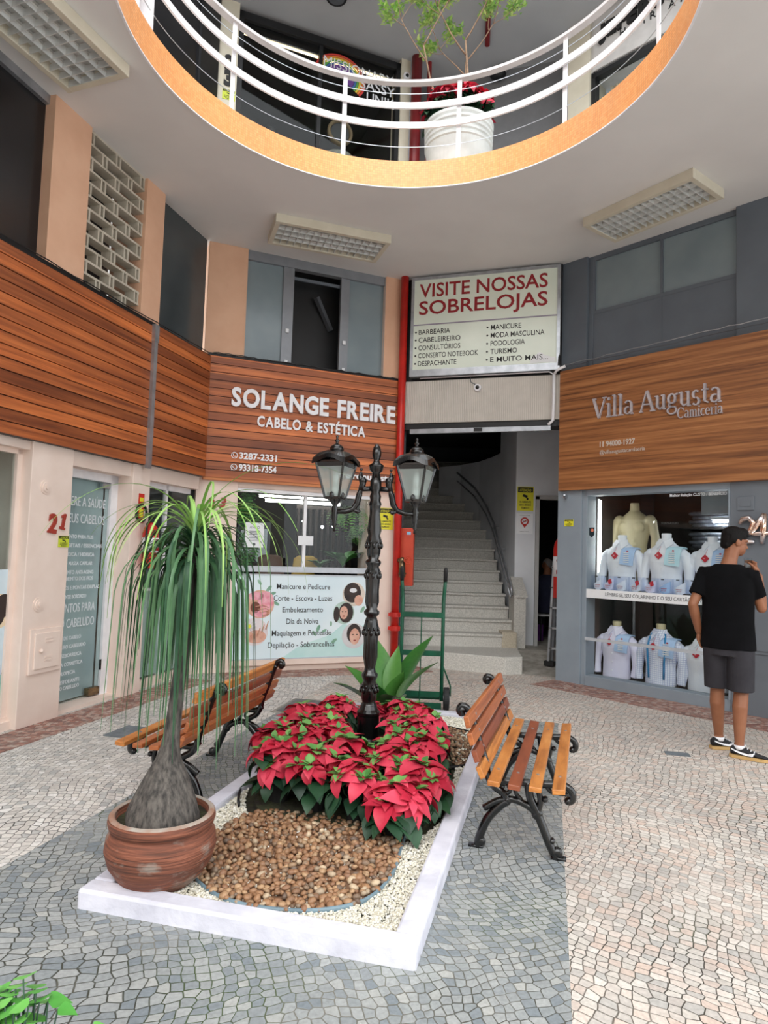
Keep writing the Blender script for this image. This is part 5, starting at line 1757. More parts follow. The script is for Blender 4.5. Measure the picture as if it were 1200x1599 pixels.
def poinsettia_parts(rng, H, R):
    red, green, young = MB(), MB(), MB()
    heads = [(0, 0, H)]
    n = rng.randint(4, 5)
    for k in range(n):
        a = 2 * PI * k / n + rng.uniform(-.3, .3)
        heads.append((R * math.cos(a) * rng.uniform(.75, 1), R * math.sin(a) * rng.uniform(.75, 1), H * rng.uniform(.72, .92)))
    for hx, hy, hz_ in heads:
        tilt = math.atan2(hy, hx)
        out = min(1.0, math.hypot(hx, hy) / max(R, 1e-3))
        ax = Vector((math.cos(tilt) * 0.5 * out + rng.uniform(-.3, .3), math.sin(tilt) * 0.5 * out + rng.uniform(-.3, .3), 1)).normalized()
        nb = rng.randint(5, 8)
        q = ax.to_track_quat('Z', 'Y').to_matrix()
        for lay in range(2):
            for k in range(nb - lay * 2):
                a = 2 * PI * k / (nb - lay * 2) + rng.uniform(-.25, .25) + lay
                d = q @ Vector((math.cos(a), math.sin(a), rng.uniform(-.4, .3) + .25 * lay))
                L = rng.uniform(.1, .18) * (1 - .28 * lay)
                red.leaf(Vector((hx, hy, hz_ + .012 * lay)) + d * .008, d, q @ Vector((0, 0, 1)), L, L * rng.uniform(.28, .37), rng.uniform(.5, 2.2), rng.uniform(.05, .45), 6, pshape)
        for k in range(rng.randint(5, 7)):
            a = rng.uniform(0, 6.28)
            d = q @ Vector((math.cos(a), math.sin(a), -.25))
            L = rng.uniform(.11, .16)
            green.leaf(Vector((hx, hy, hz_ - rng.uniform(.03, .1))) + d * .015, d, (0, 0, 1), L, L * .32, rng.uniform(.5, 1.2), .15, 5, pshape)
        if rng.random() < .92:
            for k in range(rng.randint(6, 11)):
                a = rng.uniform(0, 6.28)
                d = q @ Vector((math.cos(a), math.sin(a), rng.uniform(.3, .9)))
                L = rng.uniform(.04, .078)
                young.leaf(Vector((hx, hy, hz_ + .012)) + d * .008, d, (0, 0, 1), L, L * .36, .5, .2, 4, pshape)
        green.tube([(hx * .25, hy * .25, 0.1), (hx * .7, hy * .7, hz_ * .6), (hx, hy, hz_)], .004, 5)
    for k in range(12):
        a = rng.uniform(0, 6.28)
        d = Vector((math.cos(a), math.sin(a), rng.uniform(-.3, .1)))
        L = rng.uniform(.12, .17)
        green.leaf(Vector((0, 0, rng.uniform(.1, H * .6))) + d * (R * rng.uniform(.3, .8)), d, (0, 0, 1), L, L * .34, rng.uniform(.6, 1.3), .15, 5, pshape)
    return red, green, young
def poinsettia(rng, label, H=.28, R=.12, pot=True):
    t = thing('poinsettia', label, 'potted flower', (0, 0, 0), 0, 'poinsettias round the lamp post')
    red, green, young = poinsettia_parts(rng, H, R)
    red.build('bracts', MT['bract'], t, smooth=True)
    green.build('leaves', MT['leaf_dark'], t, smooth=True)
    young.build('young_leaves', MT['leaf_young'], t, smooth=True)
    mb = MB(); mb.lathe([(.055, 0), (.072, .1), (.078, .1), (.078, .118), (.068, .118), (.064, .1), (0, .1)], 14)
    mb.build('pot', MT['rubber'], t, smooth=False)
    return t
prng = random.Random(11)
PL_LAB = 'red poinsettia behind the front row, in the mass round the lamp post'
protos_p = [poinsettia(prng, PL_LAB, .27 + .02 * k, .12) for k in range(4)]
spots = [(0.11, 3.55, .9), (-0.1, 3.74, .95), (-0.34, 3.86, 1.0), (-0.56, 3.98, .95), (0.26, 3.86, .95), (0.12, 3.98, 1.0), (-0.16, 4.1, 1.0), (-0.44, 4.28, 1.0), (-0.62, 4.5, 1.0),
         (0.27, 4.25, 1.0), (0.14, 4.34, .95), (-0.3, 4.52, .95), (-0.5, 4.75, 1.0), (0.31, 4.66, .95), (0.22, 4.94, .8), (-0.36, 4.98, .85), (-0.58, 5.2, .95), (0.34, 5.14, .9), (0.2, 5.42, .85),
         (-0.3, 5.4, .85), (-0.05, 5.5, .8)]
PLABS = {0: 'red poinsettia nearest the camera, overhanging the pebbles', 3: 'red poinsettia at the front left corner of the flower mass', 1: 'red poinsettia in the front row, just left of the nearest one', 2: 'red poinsettia in the middle of the front row above the black pots'}
for i, (x, y, s) in enumerate(spots):
    o = protos_p[i] if i < 4 else copy_tree(protos_p[i % 4])
    o.location = (x, y, 0.05)
    o.rotation_euler = (0, 0, prng.uniform(0, 6.28))
    o.scale = (s * 1.06, s * 1.06, s)
    o['label'] = PLABS.get(i, PL_LAB)

# ================================================================ lamp post
def veil_glass():
    m, nt, b = newmat('hazy_lantern_glass')
    b.inputs['Base Color'].default_value = C(196, 208, 204)
    b.inputs['Roughness'].default_value = 0.25
    tr = nd(nt, 'ShaderNodeBsdfTransparent')
    tr.inputs['Color'].default_value = (0.9, 0.95, 0.94, 1)
    mx = nd(nt, 'ShaderNodeMixShader')
    mx.inputs[0].default_value = 0.42
    out = nt.nodes['Material Output']
    nt.links.new(tr.outputs[0], mx.inputs[1]); nt.links.new(b.outputs[0], mx.inputs[2]); nt.links.new(mx.outputs[0], out.inputs[0])
    return m
MT['lantern_glass'] = veil_glass()
lp = thing('street_lamp', 'black cast iron lamp post with two glazed lanterns rising from the red flowers', 'street lamp', (-0.07, 5.12, 0.0), math.radians(2))
mb = MB(); mb.lathe([(0.115, 0.0), (0.115, 0.05), (0.1, 0.06), (0.1, 0.1), (0.082, 0.12), (0.082, 0.28), (0.088, 0.29), (0.088, 0.31), (0.07, 0.33), (0.06, 0.36)], 28)
mb.build('base', MT['blk_metal'], lp, smooth=False, bevel=0.003)
prof = [(0.06, 0.36), (0.05, 0.38), (0.058, 0.41), (0.06, 0.5), (0.048, 0.54), (0.062, 0.57), (0.062, 0.59), (0.044, 0.61), (0.04, 0.64), (0.052, 0.72), (0.05, 0.82), (0.056, 0.93), (0.048, 0.99), (0.038, 1.02), (0.058, 1.04), (0.06, 1.06), (0.04, 1.08), (0.05, 1.13), (0.047, 1.22), (0.052, 1.3), (0.058, 1.36), (0.044, 1.40), (0.06, 1.425), (0.06, 1.44), (0.04, 1.46), (0.052, 1.5), (0.055, 1.55), (0.06, 1.6), (0.046, 1.64), (0.052, 1.68), (0.038, 1.8), (0.042, 1.86), (0.05, 1.88), (0.04, 1.91), (0.045, 1.94), (0.034, 1.97), (0.044, 2.0), (0.044, 2.06), (0.034, 2.08)]
vs, fs = [], []
NN = 32
for r, z in prof:
    for k in range(NN):
        t = 2 * PI * k / NN
        fl = 1 + (0.07 * math.cos(8 * t) if 0.42 < z < 0.5 or 0.66 < z < 0.98 or 1.1 < z < 1.34 or 1.66 < z < 1.84 else 0.0)
        vs.append((r * fl * math.cos(t), r * fl * math.sin(t), z))
for i in range(len(prof) - 1):
    for k in range(NN):
        fs.append((i * NN + k, i * NN + (k + 1) % NN, (i + 1) * NN + (k + 1) % NN, (i + 1) * NN + k))
mb = MB(); mb.add(vs, fs)
mb.build('shaft', MT['blk_metal'], lp, smooth=True)
for zc, rr in ((0.47, .062), (0.9, .058), (1.33, .056), (1.56, .058)):
    mb = MB()
    for k in range(8):
        t = 2 * PI * k / 8
        mb.ball((rr * math.cos(t), rr * math.sin(t), zc), (.014, .014, .024), 8, 6)
        mb.ball((rr * math.cos(t + .39), rr * math.sin(t + .39), zc + .03), (.01, .01, .014), 6, 5)
    mb.build('cast_ornament', MT['blk_metal'], lp, smooth=True)
mb = MB(); mb.lathe([(0.034, 2.08), (0.03, 2.12), (0.05, 2.14), (0.056, 2.17), (0.06, 2.18), (0.03, 2.2), (0.022, 2.22), (0.034, 2.25), (0.036, 2.28), (0.028, 2.32), (0.012, 2.345), (0, 2.35)], 24)
mb.build('finial', MT['blk_metal'], lp, smooth=True)
for sx in (-1, 1):
    mb = MB()
    P = [(0.03, 2.0), (0.11, 1.995), (0.125, 1.95), (0.14, 1.88), (0.17, 1.835), (0.23, 1.815), (0.31, 1.815)]
    mb.tube([(sx * x, 0, z) for x, z in P], [0.02, 0.022, 0.024, 0.024, 0.022, 0.02, 0.02], 10)
    mb.tube([(sx * x, 0, z) for x, z in ((0.11, 1.98), (0.1, 2.04), (0.12, 2.09), (0.115, 2.13))], [0.026, 0.026, 0.02, 0.008], 10)
    mb.ball((sx * 0.1, 0, 2.06), 0.03, 10, 8); mb.ball((sx * 0.115, 0, 2.145), 0.012, 8, 6)
    mb.tube([(sx * x, 0, z) for x, z in ((0.17, 1.835), (0.13, 1.815), (0.115, 1.83))], [0.018, 0.016, 0.012], 8)
    ar = mb.build('arm', MT['blk_metal'], lp, smooth=True)
    # lantern
    lx = sx * 0.31
    mb = MB(); mb.lathe([(0.0, 1.66), (0.012, 1.665), (0.008, 1.69), (0.02, 1.71), (0.014, 1.73), (0.024, 1.76), (0.022, 1.8), (0.028, 1.83), (0.02, 1.86), (0.045, 1.9), (0.05, 1.915)], 18, (lx, 0, 0))
    hold = mb.build('lantern', MT['blk_metal'], lp, smooth=True)
    RZ = math.radians(-24)
    z0_, z1_, h0, h1 = 1.915, 2.19, 0.058, 0.118
    def cor(k, hw, z):
        a = RZ + PI / 4 + k * PI / 2
        return (lx + hw * math.sqrt(2) * math.cos(a), hw * math.sqrt(2) * math.sin(a), z)
    mb = MB()
    for k in range(4):
        mb.bar(cor(k, h0, z0_), cor(k, h1, z1_), 0.014, 0.014); mb.bar(cor(k, h0, z0_), cor(k + 1, h0, z0_), 0.014, 0.02); mb.bar(cor(k, h1, z1_), cor(k + 1, h1, z1_), 0.014, 0.014)
        # leaf ornament at the foot and scalloped valance at the head of each pane
        a, b = Vector(cor(k, h0, z0_)), Vector(cor(k + 1, h0, z0_))
        m_ = (a + b) / 2
        mb.ball(m_ + Vector((0, 0, .02)), (.02, .02, .03), 8, 6)
        a, b = Vector(cor(k, h1 + .001, z1_)), Vector(cor(k + 1, h1 + .001, z1_))
        n = 16
        top = [a.lerp(b, i / n) for i in range(n + 1)]
        sv = []
        for i, p in enumerate(top):
            t = i / n
            dz = .03 + .028 * (math.cos(2 * PI * t * 1.0) * -.5 + .5) + .01 * abs(math.sin(3 * PI * t))
            c = Vector((lx, 0, 0)); inn = (Vector((p.x, p.y, 0)) - c) * (-.25 * dz / .1)
            sv += [p, p + Vector((inn.x, inn.y, -dz))]
        mb.add(sv, [(2 * i, 2 * i + 1, 2 * i + 3, 2 * i + 2) for i in range(n)])
    mb.build('frame', MT['blk_metal'], hold)
    mb = MB()
    for k in range(4):
        a, b, c, d = cor(k, h0 - .002, z0_), cor(k + 1, h0 - .002, z0_), cor(k + 1, h1 - .002, z1_), cor(k, h1 - .002, z1_)
        mb.add([a, b, c, d], [(0, 1, 2, 3)])
    mb.build('glass', MT['lantern_glass'], hold)
    # scalloped roof: the eaves rise in the middle of each side
    mb = MB(); n = 12
    loops = []
    for lev, (hw, z) in enumerate(((0.142, 2.2), (0.136, 2.235), (0.1, 2.265), (0.05, 2.285))):
        lp_ = []
        for k in range(4):
            a, b = Vector(cor(k, hw, z)), Vector(cor(k + 1, hw, z))
            for i in range(n):
                t = i / n
                p = a.lerp(b, t)
                w = (1, .75, .2, 0)[lev]
                p.z += w * (.045 * (0.5 - .5 * math.cos(2 * PI * t)) - .028)
                lp_.append(p)
        loops.append(lp_)
    m_ = 4 * n
    mb.add([p for l in loops for p in l], [(i * m_ + k, i * m_ + (k + 1) % m_, (i + 1) * m_ + (k + 1) % m_, (i + 1) * m_ + k) for i in range(3) for k in range(m_)] + [tuple(3 * m_ + k for k in range(m_))])
    rf = mb.build('roof', MT['blk_metal'], hold, smooth=False)
    so = rf.modifiers.new('thickness', 'SOLIDIFY'); so.thickness = 0.004
    mb = MB(); mb.lathe([(0.05, 2.28), (0.056, 2.29), (0.05, 2.315), (0.03, 2.33), (0.012, 2.338), (0.01, 2.35), (0.02, 2.362), (0.01, 2.375), (0.007, 2.385), (0.012, 2.395), (0, 2.41)], 20, (lx, 0, 0))
    mb.build('finial', MT['blk_metal'], hold, smooth=True)
    mb = MB(); mb.tube([(lx, 0, 1.93), (lx, 0, 2.0)], 0.028, 14); mb.tube([(lx, 0, 2.0), (lx, 0, 2.14), (lx, 0, 2.15)], [0.024, 0.024, 0.014], 14)
    mb.build('bulb', mat('compact_lamp', C(232, 240, 238), 0.3) if sx < 0 else bpy.data.materials['compact_lamp'], hold, smooth=True)

# ================================================================ benches
WOODS = [wood('bench_wood_light', C(150, 88, 40), C(196, 126, 62), C(214, 148, 82), gx=3.0, rough=0.35, grain=40),
         wood('bench_wood_mid', C(128, 66, 34), C(172, 98, 54), C(190, 116, 66), gx=3.0, rough=0.35, grain=40, seed=3.3),
         wood('bench_wood_dark', C(92, 44, 28), C(136, 72, 46), C(156, 86, 56), gx=3.0, rough=0.38, grain=40, seed=7.1)]
def bench(label, loc, rz, order):
    """local x along the bench, local -y is where the sitter's feet go; origin under the near rear foot"""
    t = thing('park_bench', label, 'bench', loc, rz)
    Ltot, x0 = 1.36, -0.2
    # slat centres (forward f, z, tilt)
    seat = [(0.10, 0.392, 2), (0.20, 0.386, 4), (0.30, 0.389, 2), (0.41, 0.392, -6)]
    back = [(0.035, 0.436, 64), (0.008, 0.513, 70), (-0.016, 0.593, 73), (-0.036, 0.674, 75)]
    for i, (f, z, a) in enumerate(seat + back):
        mb = MB()
        w, th = (0.06, 0.026)
        ca, sa_ = math.cos(math.radians(a)), math.sin(math.radians(a))
        vs = []
        for x in (x0, x0 + Ltot):
            for u_, v_ in ((-w / 2, -th / 2), (w / 2, -th / 2), (w / 2, th / 2), (-w / 2, th / 2)):
                # u runs back/up the slat, v is its thickness
                ff = f - u_ * ca - v_ * sa_ * -1
                zz = z + u_ * sa_ + v_ * ca
                vs.append((x, -ff, zz))
        mb.add(vs, [(0, 1, 2, 3), (7, 6, 5, 4), (0, 4, 5, 1), (1, 5, 6, 2), (2, 6, 7, 3), (3, 7, 4, 0)])
        sl = mb.build('slat', WOODS[order[i]], t, bevel=0.004)
        bo = MB()
        for xx in (0.0, 0.95):
            nrm = Vector((0, -sa_, ca))
            c = Vector((xx, -f, z)) + nrm * (th / 2)
            bo.tube([c, c + nrm * 0.003], 0.008, 10)
        bo.build('bolt', MT['alu'], sl)
    for xx in (0.0, 0.95):
        mb = MB()
        def T(pts, r, n=8):
            mb.tube([(xx, -f, z) for f, z in pts], r, n, flat=1.0)
        def cur(*p):
            q = smooth_open(p)
            return q
        # rear upright from foot to curl
        T(cur((0.0, 0.0), (0.012, 0.06), (0.05, 0.15), (0.115, 0.225), (0.15, 0.25)), 0.022)
        T(cur((0.15, 0.25), (0.13, 0.285), (0.075, 0.32), (0.045, 0.37), (0.03, 0.44), (0.0, 0.52), (-0.03, 0.61), (-0.058, 0.68)), 0.02)
        T(cur((-0.058, 0.68), (-0.074, 0.705), (-0.102, 0.71), (-0.114, 0.687), (-0.102, 0.67), (-0.086, 0.678)), 0.017)
        # tied arch between the legs and front leg
        T(cur((0.03, 0.2), (0.1, 0.245), (0.18, 0.262), (0.26, 0.235), (0.3, 0.2)), 0.018)
        T(cur((0.40, 0.0), (0.365, 0.06), (0.335, 0.13), (0.3, 0.21), (0.265, 0.28), (0.25, 0.36)), 0.022)
        T(cur((0.3, 0.21), (0.315, 0.27), (0.305, 0.33), (0.31, 0.37)), 0.016)
        # seat bearer
        T(cur((0.03, 0.38), (0.08, 0.35), (0.2, 0.352), (0.33, 0.358), (0.42, 0.365), (0.465, 0.34), (0.47, 0.3), (0.45, 0.285)), [0.018] * 18 + [0.014] * 40 if False else 0.019)
        T(cur((0.09, 0.35), (0.085, 0.31), (0.12, 0.285), (0.16, 0.3), (0.15, 0.335)), 0.011)
        T(cur((0.2, 0.35), (0.19, 0.3), (0.22, 0.265)), 0.011)
        T(cur((0.34, 0.35), (0.37, 0.325), (0.4, 0.345)), 0.011)
        # feet and knuckles
        mb.box(xx - 0.018, xx + 0.018, -0.03, 0.045, 0.0, 0.012)
        mb.box(xx - 0.018, xx + 0.018, -0.445, -0.37, 0.0, 0.012)
        for f, z, r in ((0.015, 0.03, 0.024), (0.4, 0.03, 0.026), (0.375, 0.085, 0.014), (0.3, 0.205, 0.026), (0.15, 0.255, 0.02), (0.338, 0.285, 0.014), (0.45, 0.29, 0.017), (-0.098, 0.687, 0.021)):
            mb.ball((xx, -f, z), (0.022, r * 1.15, r * 1.15), 10, 8)
        mb.build('iron_end', MT['blk_metal'], t, smooth=True)
    return t
def smooth_open(p, n=6):
    P = [Vector((a, b)) for a, b in p]
    P = [P[0] * 2 - P[1]] + P + [P[-1] * 2 - P[-2]]
    out = []
    for i in range(1, len(P) - 2):
        p0, p1, p2, p3 = P[i - 1:i + 3]
        for k in range(n):
            t = k / n
            q = 0.5 * ((2 * p1) + (p2 - p0) * t + (2 * p0 - 5 * p1 + 4 * p2 - p3) * t * t + (3 * p1 - p0 - 3 * p2 + p3) * t ** 3)
            out.append((q.x, q.y))
    out.append(tuple(P[-2]))
    return out
# right bench: runs away from the camera, faces right
bench('slatted bench right of the flower bed, its front towards the shirt shop', (0.54, 3.56, 0), math.radians(73), [0, 2, 0, 0, 0, 2, 1, 1])
# left bench: mirrored by turning it round, so its front faces the left shops
bench('slatted bench left of the flower bed, seen from behind its back', (-0.80, 4.86, 0), math.radians(78 + 180), [0, 1, 1, 0, 1, 1, 2, 0])

# ================================================================ plants
def rib(mb, pts, w0, up=None, fold=.3):
    """a narrow arching blade along pts"""
    n = len(pts)
    vs, fs = [], []
    for i in range(n):
        t = (pts[min(i + 1, n - 1)] - pts[max(0, i - 1)])
        if t.length < 1e-9:
            t = Vector((0, 0, -1))
        t.normalize()
        s = t.cross(Vector((0, 0, 1)))
        if s.length < 1e-3:
            s = up.copy() if up else Vector((1, 0, 0))
        s.normalize()
        k = i / (n - 1)
        w = w0 * (min(1.0, .55 + k * 3) if k < .15 else 1.0) * (1 - k ** 1.6) + .0012
        nn = s.cross(t) * (w * fold)
        vs += [pts[i] - s * w + nn, pts[i], pts[i] + s * w + nn]
    for i in range(n - 1):
        a = i * 3
        fs += [(a, a + 1, a + 4, a + 3), (a + 1, a + 2, a + 5, a + 4)]
    mb.add(vs, fs)
pot = thing('potted_ponytail_palm', 'ponytail palm with swollen trunk in a round terracotta pot', 'potted palm', (-0.935, 3.02, 0.045))
mb = MB(); mb.lathe([(0.15, 0.0), (0.185, 0.03), (0.228, 0.09), (0.246, 0.15), (0.24, 0.2), (0.222, 0.228), (0.214, 0.236), (0.232, 0.248), (0.238, 0.268), (0.234, 0.288), (0.218, 0.296), (0.204, 0.288), (0.2, 0.255), (0.0, 0.25)], 56)
mb.build('pot', MT['terracotta'], pot, smooth=True)
mb = MB(); mb.lathe([(0.232, 0.289), (0.219, 0.2995), (0.206, 0.293)], 56, cap=False)
mb.build('worn_rim', mat('chipped_rim', C(168, 160, 150), 0.8, col2=C(150, 112, 92), scale=9), pot, smooth=True)
mb = MB(); n = 30
vs = [(0, 0, .262)]
for j in range(1, 6):
    for k in range(n):
        t = 2 * PI * k / n; r = .201 * j / 5
        vs.append((r * math.cos(t), r * math.sin(t), .262 + random.uniform(-.004, .006)))
fs = [(0, 1 + k, 1 + (k + 1) % n) for k in range(n)]
for j in range(4):
    for k in range(n):
        fs.append((1 + j * n + k, 1 + (j + 1) * n + k, 1 + (j + 1) * n + (k + 1) % n, 1 + j * n + (k + 1) % n))
mb.add(vs, fs); mb.build('soil', MT['soil'], pot, smooth=True)
trunk_m = mat('grey_bark', C(104, 98, 92), 0.9, col2=C(54, 51, 49), scale=9, stretch=(6, 6, 1.6), bmp=1.0, bscale=14)
prof = [(0.0, .165, .25), (.0, .167, .275), (.0, .156, .315), (.002, .135, .37), (.005, .112, .42), (.008, .085, .47), (.012, .058, .52), (.018, .043, .57), (.024, .036, .63), (.034, .032, .75), (.046, .03, .9), (.056, .028, 1.05), (.066, .027, 1.2), (.076, .026, 1.35), (.084, .03, 1.43), (.088, .02, 1.49)]
mb = MB(); vs, fs = [], []
NN = 40
for i, (dx, r, z) in enumerate(prof):
    for k in range(NN):
        t = 2 * PI * k / NN
        rr = r * (1 + (.05 if z < .6 else .03) * math.sin(5 * t + z * 9) * math.sin(3 * t + 1) + .015 * math.sin(17 * t + 20 * z))
        vs.append((dx + rr * math.cos(t), rr * math.sin(t), z))
for i in range(len(prof) - 1):
    for k in range(NN):
        fs.append((i * NN + k, i * NN + (k + 1) % NN, (i + 1) * NN + (k + 1) % NN, (i + 1) * NN + k))
fs.append(tuple((len(prof) - 1) * NN + k for k in range(NN)))
mb.add(vs, fs); mb.build('trunk', trunk_m, pot, smooth=True)
pot.scale = (.96, .96, 1.0)
lm, ly = MB(), MB()
g = random.Random(5)
def frond(mb, c, az, el, L, w, bend, kink):
    p = Vector(c); a = el; pts = [p.copy()]
    N = 18
    for i in range(N):
        k = i / N
        h = Vector((math.cos(az), math.sin(az), 0))
        d = h * math.cos(a) + Vector((0, 0, 1)) * math.sin(a)
        p = p + d * (L / N)
        pts.append(p.copy())
        a -= bend * (1.6 - k) / N * (1.0 if a > -1.35 else 0.1)
        a = max(a, -1.52)
        az += kink / N
    rib(mb, pts, w)
for k in range(185):
    az = g.uniform(0, 2 * PI)
    u = g.random()
    el = 1.4 - 1.5 * u ** .75
    frond(lm, (.087 + .018 * math.cos(az), .018 * math.sin(az), 1.47 - .1 * u), az, el, g.uniform(.5, 1.05) * (1 - .12 * (u < .2)), g.uniform(.0055, .0105), g.uniform(3.2, 5.2), g.uniform(-.9, .9))
for k in range(46):
    az = g.uniform(0, 2 * PI)
    frond(ly, (.087 + .01 * math.cos(az), .01 * math.sin(az), 1.49), az, g.uniform(1.05, 1.5), g.uniform(.35, .95), g.uniform(.006, .009), g.uniform(1.6, 3.2), g.uniform(-.4, .4))
lm.build('leaves', leafmat('palm_leaf', C(34, 74, 48), C(96, 136, 92), 0.42), pot, smooth=True)
ly.build('young_leaves', leafmat('palm_young_leaf', C(110, 160, 66), C(160, 196, 110), 0.42), pot, smooth=True)

cn = thing('broad_leaf_plant', 'clump of tall glossy broad leaves growing behind the lamp post', 'plant', (0.08, 6.02, 0.03))
def lance(t):
    return max(.09, math.sin(PI * min(1, max(0, (t - .22) / .78)) ** .8)) if t > .22 else .1
for az, el, L, w, dr in ((2.6, 1.05, .62, .085, .5), (1.9, 1.35, .72, .085, .3), (0.5, 1.22, .86, .1, .35), (-.4, 1.2, .72, .1, .55), (-1.4, .95, .6, .09, .7), (3.6, .9, .62, .075, .5), (-2.2, 1.15, .5, .08, .4), (1.1, 1.4, .66, .07, .2), (-.9, 1.35, .5, .08, .3)):
    mb = MB()
    d = Vector((math.cos(az) * math.cos(el), math.sin(az) * math.cos(el), math.sin(el)))
    upn = Vector((-math.cos(az) * math.sin(el), -math.sin(az) * math.sin(el), math.cos(el)))
    mb.leaf(Vector((.03 * math.cos(az), .03 * math.sin(az), 0)), d, upn, L, w * 1.3, dr * 1.2, .35, 14, lance)
    lf = mb.build('leaf', MT['glossy_leaf'] if 'glossy_leaf' in MT else MT.setdefault('glossy_leaf', leafmat('glossy_leaf', C(44, 104, 44), C(96, 150, 70), 0.3)), cn, smooth=True)

fp = thing('leafy_ground_plant', 'bright green round leaved plant at the bottom left corner', 'plant', (-0.86, 1.76, 0.0))
mb = MB(); mb.lathe([(.12, 0), (.16, .12), (.17, .12), (.17, .14), (.15, .14), (.0, .11)], 24); mb.build('pot', MT['terracotta'], fp, smooth=False)
lv, stm = MB(), MB()
g = random.Random(9)
def heart(t):
    return math.sin(PI * t ** .45) * .95
fp_sites = [(-.10, .08, .30), (-.03, .10, .32), (.05, .06, .31), (.02, .0, .28), (-.08, 0, .27), (.11, .0, .26), (.18, -.02, .26), (.25, -.04, .25), (-.16, .05, .29), (-.2, -.02, .28), (.08, -.08, .26), (-.02, -.1, .26), (-.12, -.1, .25), (.16, -.1, .24), (.3, -.06, .23), (0, .05, .34), (-.17, .1, .31)]
fp_sites += [(x + g.uniform(-.05, .05), y + g.uniform(-.05, .05), z + g.uniform(-.04, .04)) for x, y, z in fp_sites] + [(-.1 + g.uniform(-.14, .1), .06 + g.uniform(-.08, .05), g.uniform(.27, .34)) for _ in range(40)]
for x, y, z in fp_sites:
    az = math.atan2(y + .02, x) + g.uniform(-.6, .6)
    d = Vector((math.cos(az), math.sin(az), -.15))
    L = g.uniform(.045, .075)
    base = Vector((x, y, z)) - d * L * .4
    lv.leaf(base, d, (g.uniform(-.2, .2), g.uniform(-.3, .0), 1), L, L * .5, .5, .12, 8, heart)
    stm.tube([(x * .2, y * .2, .11), (x * .6, y * .6, z * .7), base], .0022, 5)
lv.build('leaves', leafmat('fresh_leaf', C(74, 150, 60), C(120, 190, 92), 0.45), fp, smooth=True)
stm.build('stems', MT['leaf_dark'], fp, smooth=True)

# gallery tub with a small tree and poinsettias
tb = thing('potted_tree', 'big white ribbed tub with a thin tree and red poinsettias on the gallery', 'potted tree', (0.70, 7.14, 5.5))
prof = [(0.30, 0), (.335, .03), (.33, .05), (.345, .08), (.335, .1), (.345, .13), (.34, .15), (.36, .45)]
for k in range(4):
    z = .47 + .06 * k
    prof += [(.362 + .002 * k, z), (.376 + .002 * k, z + .012), (.376 + .002 * k, z + .036), (.362 + .002 * k, z + .048)]
prof += [(.385, .72), (.385, .75), (.35, .75), (.34, .7), (0, .69)]
mb = MB(); mb.lathe(prof, 48); mb.build('tub', mat('white_tub', C(226, 230, 228), 0.5, col2=C(206, 210, 208), scale=4), tb, smooth=False)
mb = MB(); mb.lathe([(.335, .7), (.2, .72), (0, .73)], 24); mb.build('soil', MT['soil'], tb, smooth=True)
red, green = MB(), MB()
g = random.Random(21)
for k in range(9):
    a = 2 * PI * k / 9
    R_, G_, Y_ = poinsettia_parts(g, .3, .1)
    ox, oy = (.27 * math.cos(a), .27 * math.sin(a)) if k else (0.02, 0)
    for src, dst in ((R_, red), (G_, green)):
        dst.add([(x + ox, y + oy, z + .74) for x, y, z in src.v], src.f)
red.build('bracts', MT['bract'], tb, smooth=True); green.build('leaves', MT['leaf_dark'], tb, smooth=True)
wd, fol = MB(), MB()
def branch(p, d, L, r, depth):
    pts = [Vector(p)]
    dd = Vector(d).normalized()
    for i in range(6):
        dd = (dd + Vector((g.uniform(-.12, .12), g.uniform(-.12, .12), g.uniform(-.02, .1)))).normalized()
        pts.append(pts[-1] + dd * L / 6)
    wd.tube(pts, [r * (1 - .5 * i / 6) for i in range(7)], 6)
    if depth >= 3:
        for q in pts[2:]:
            for k in range(12):
                a = g.uniform(0, 6.28)
                e = Vector((math.cos(a), math.sin(a), g.uniform(-.3, .8))).normalized()
                Lf = g.uniform(.04, .07)
                fol.leaf(q + Vector((g.uniform(-.05, .05), g.uniform(-.05, .05), g.uniform(-.04, .06))), e, (0, 0, 1), Lf, Lf * .2, .4, .15, 3, lambda t: math.sin(PI * t ** .8))
        return
    nb = 3 if depth else 2
    for k in range(nb):
        a = 2 * PI * k / nb + g.uniform(-.5, .5)
        side = Vector((math.cos(a), math.sin(a), 0))
        nd_ = (dd * .75 + side * .7 + Vector((0, 0, .12))).normalized()
        branch(pts[-1 - (k % 2)], nd_, L * (.55 if depth else .55), r * .55, depth + 1)
for (x, y, dx, dy, L, r) in ((-.08, 0, -.5, .0, 1.0, .016), (.0, .05, -.02, .1, .9, .016), (.08, -.02, .14, -.05, 1.1, .02)):
    branch((x, y, .66), (dx, dy, 1), L, r, 0)
wd.build('branches', mat('pale_bark', C(150, 124, 100), 0.8, col2=C(116, 92, 74), scale=20), tb, smooth=True)
fol.build('foliage', leafmat('small_bright_leaf', C(112, 172, 78), C(196, 222, 132), 0.4), tb, smooth=True)

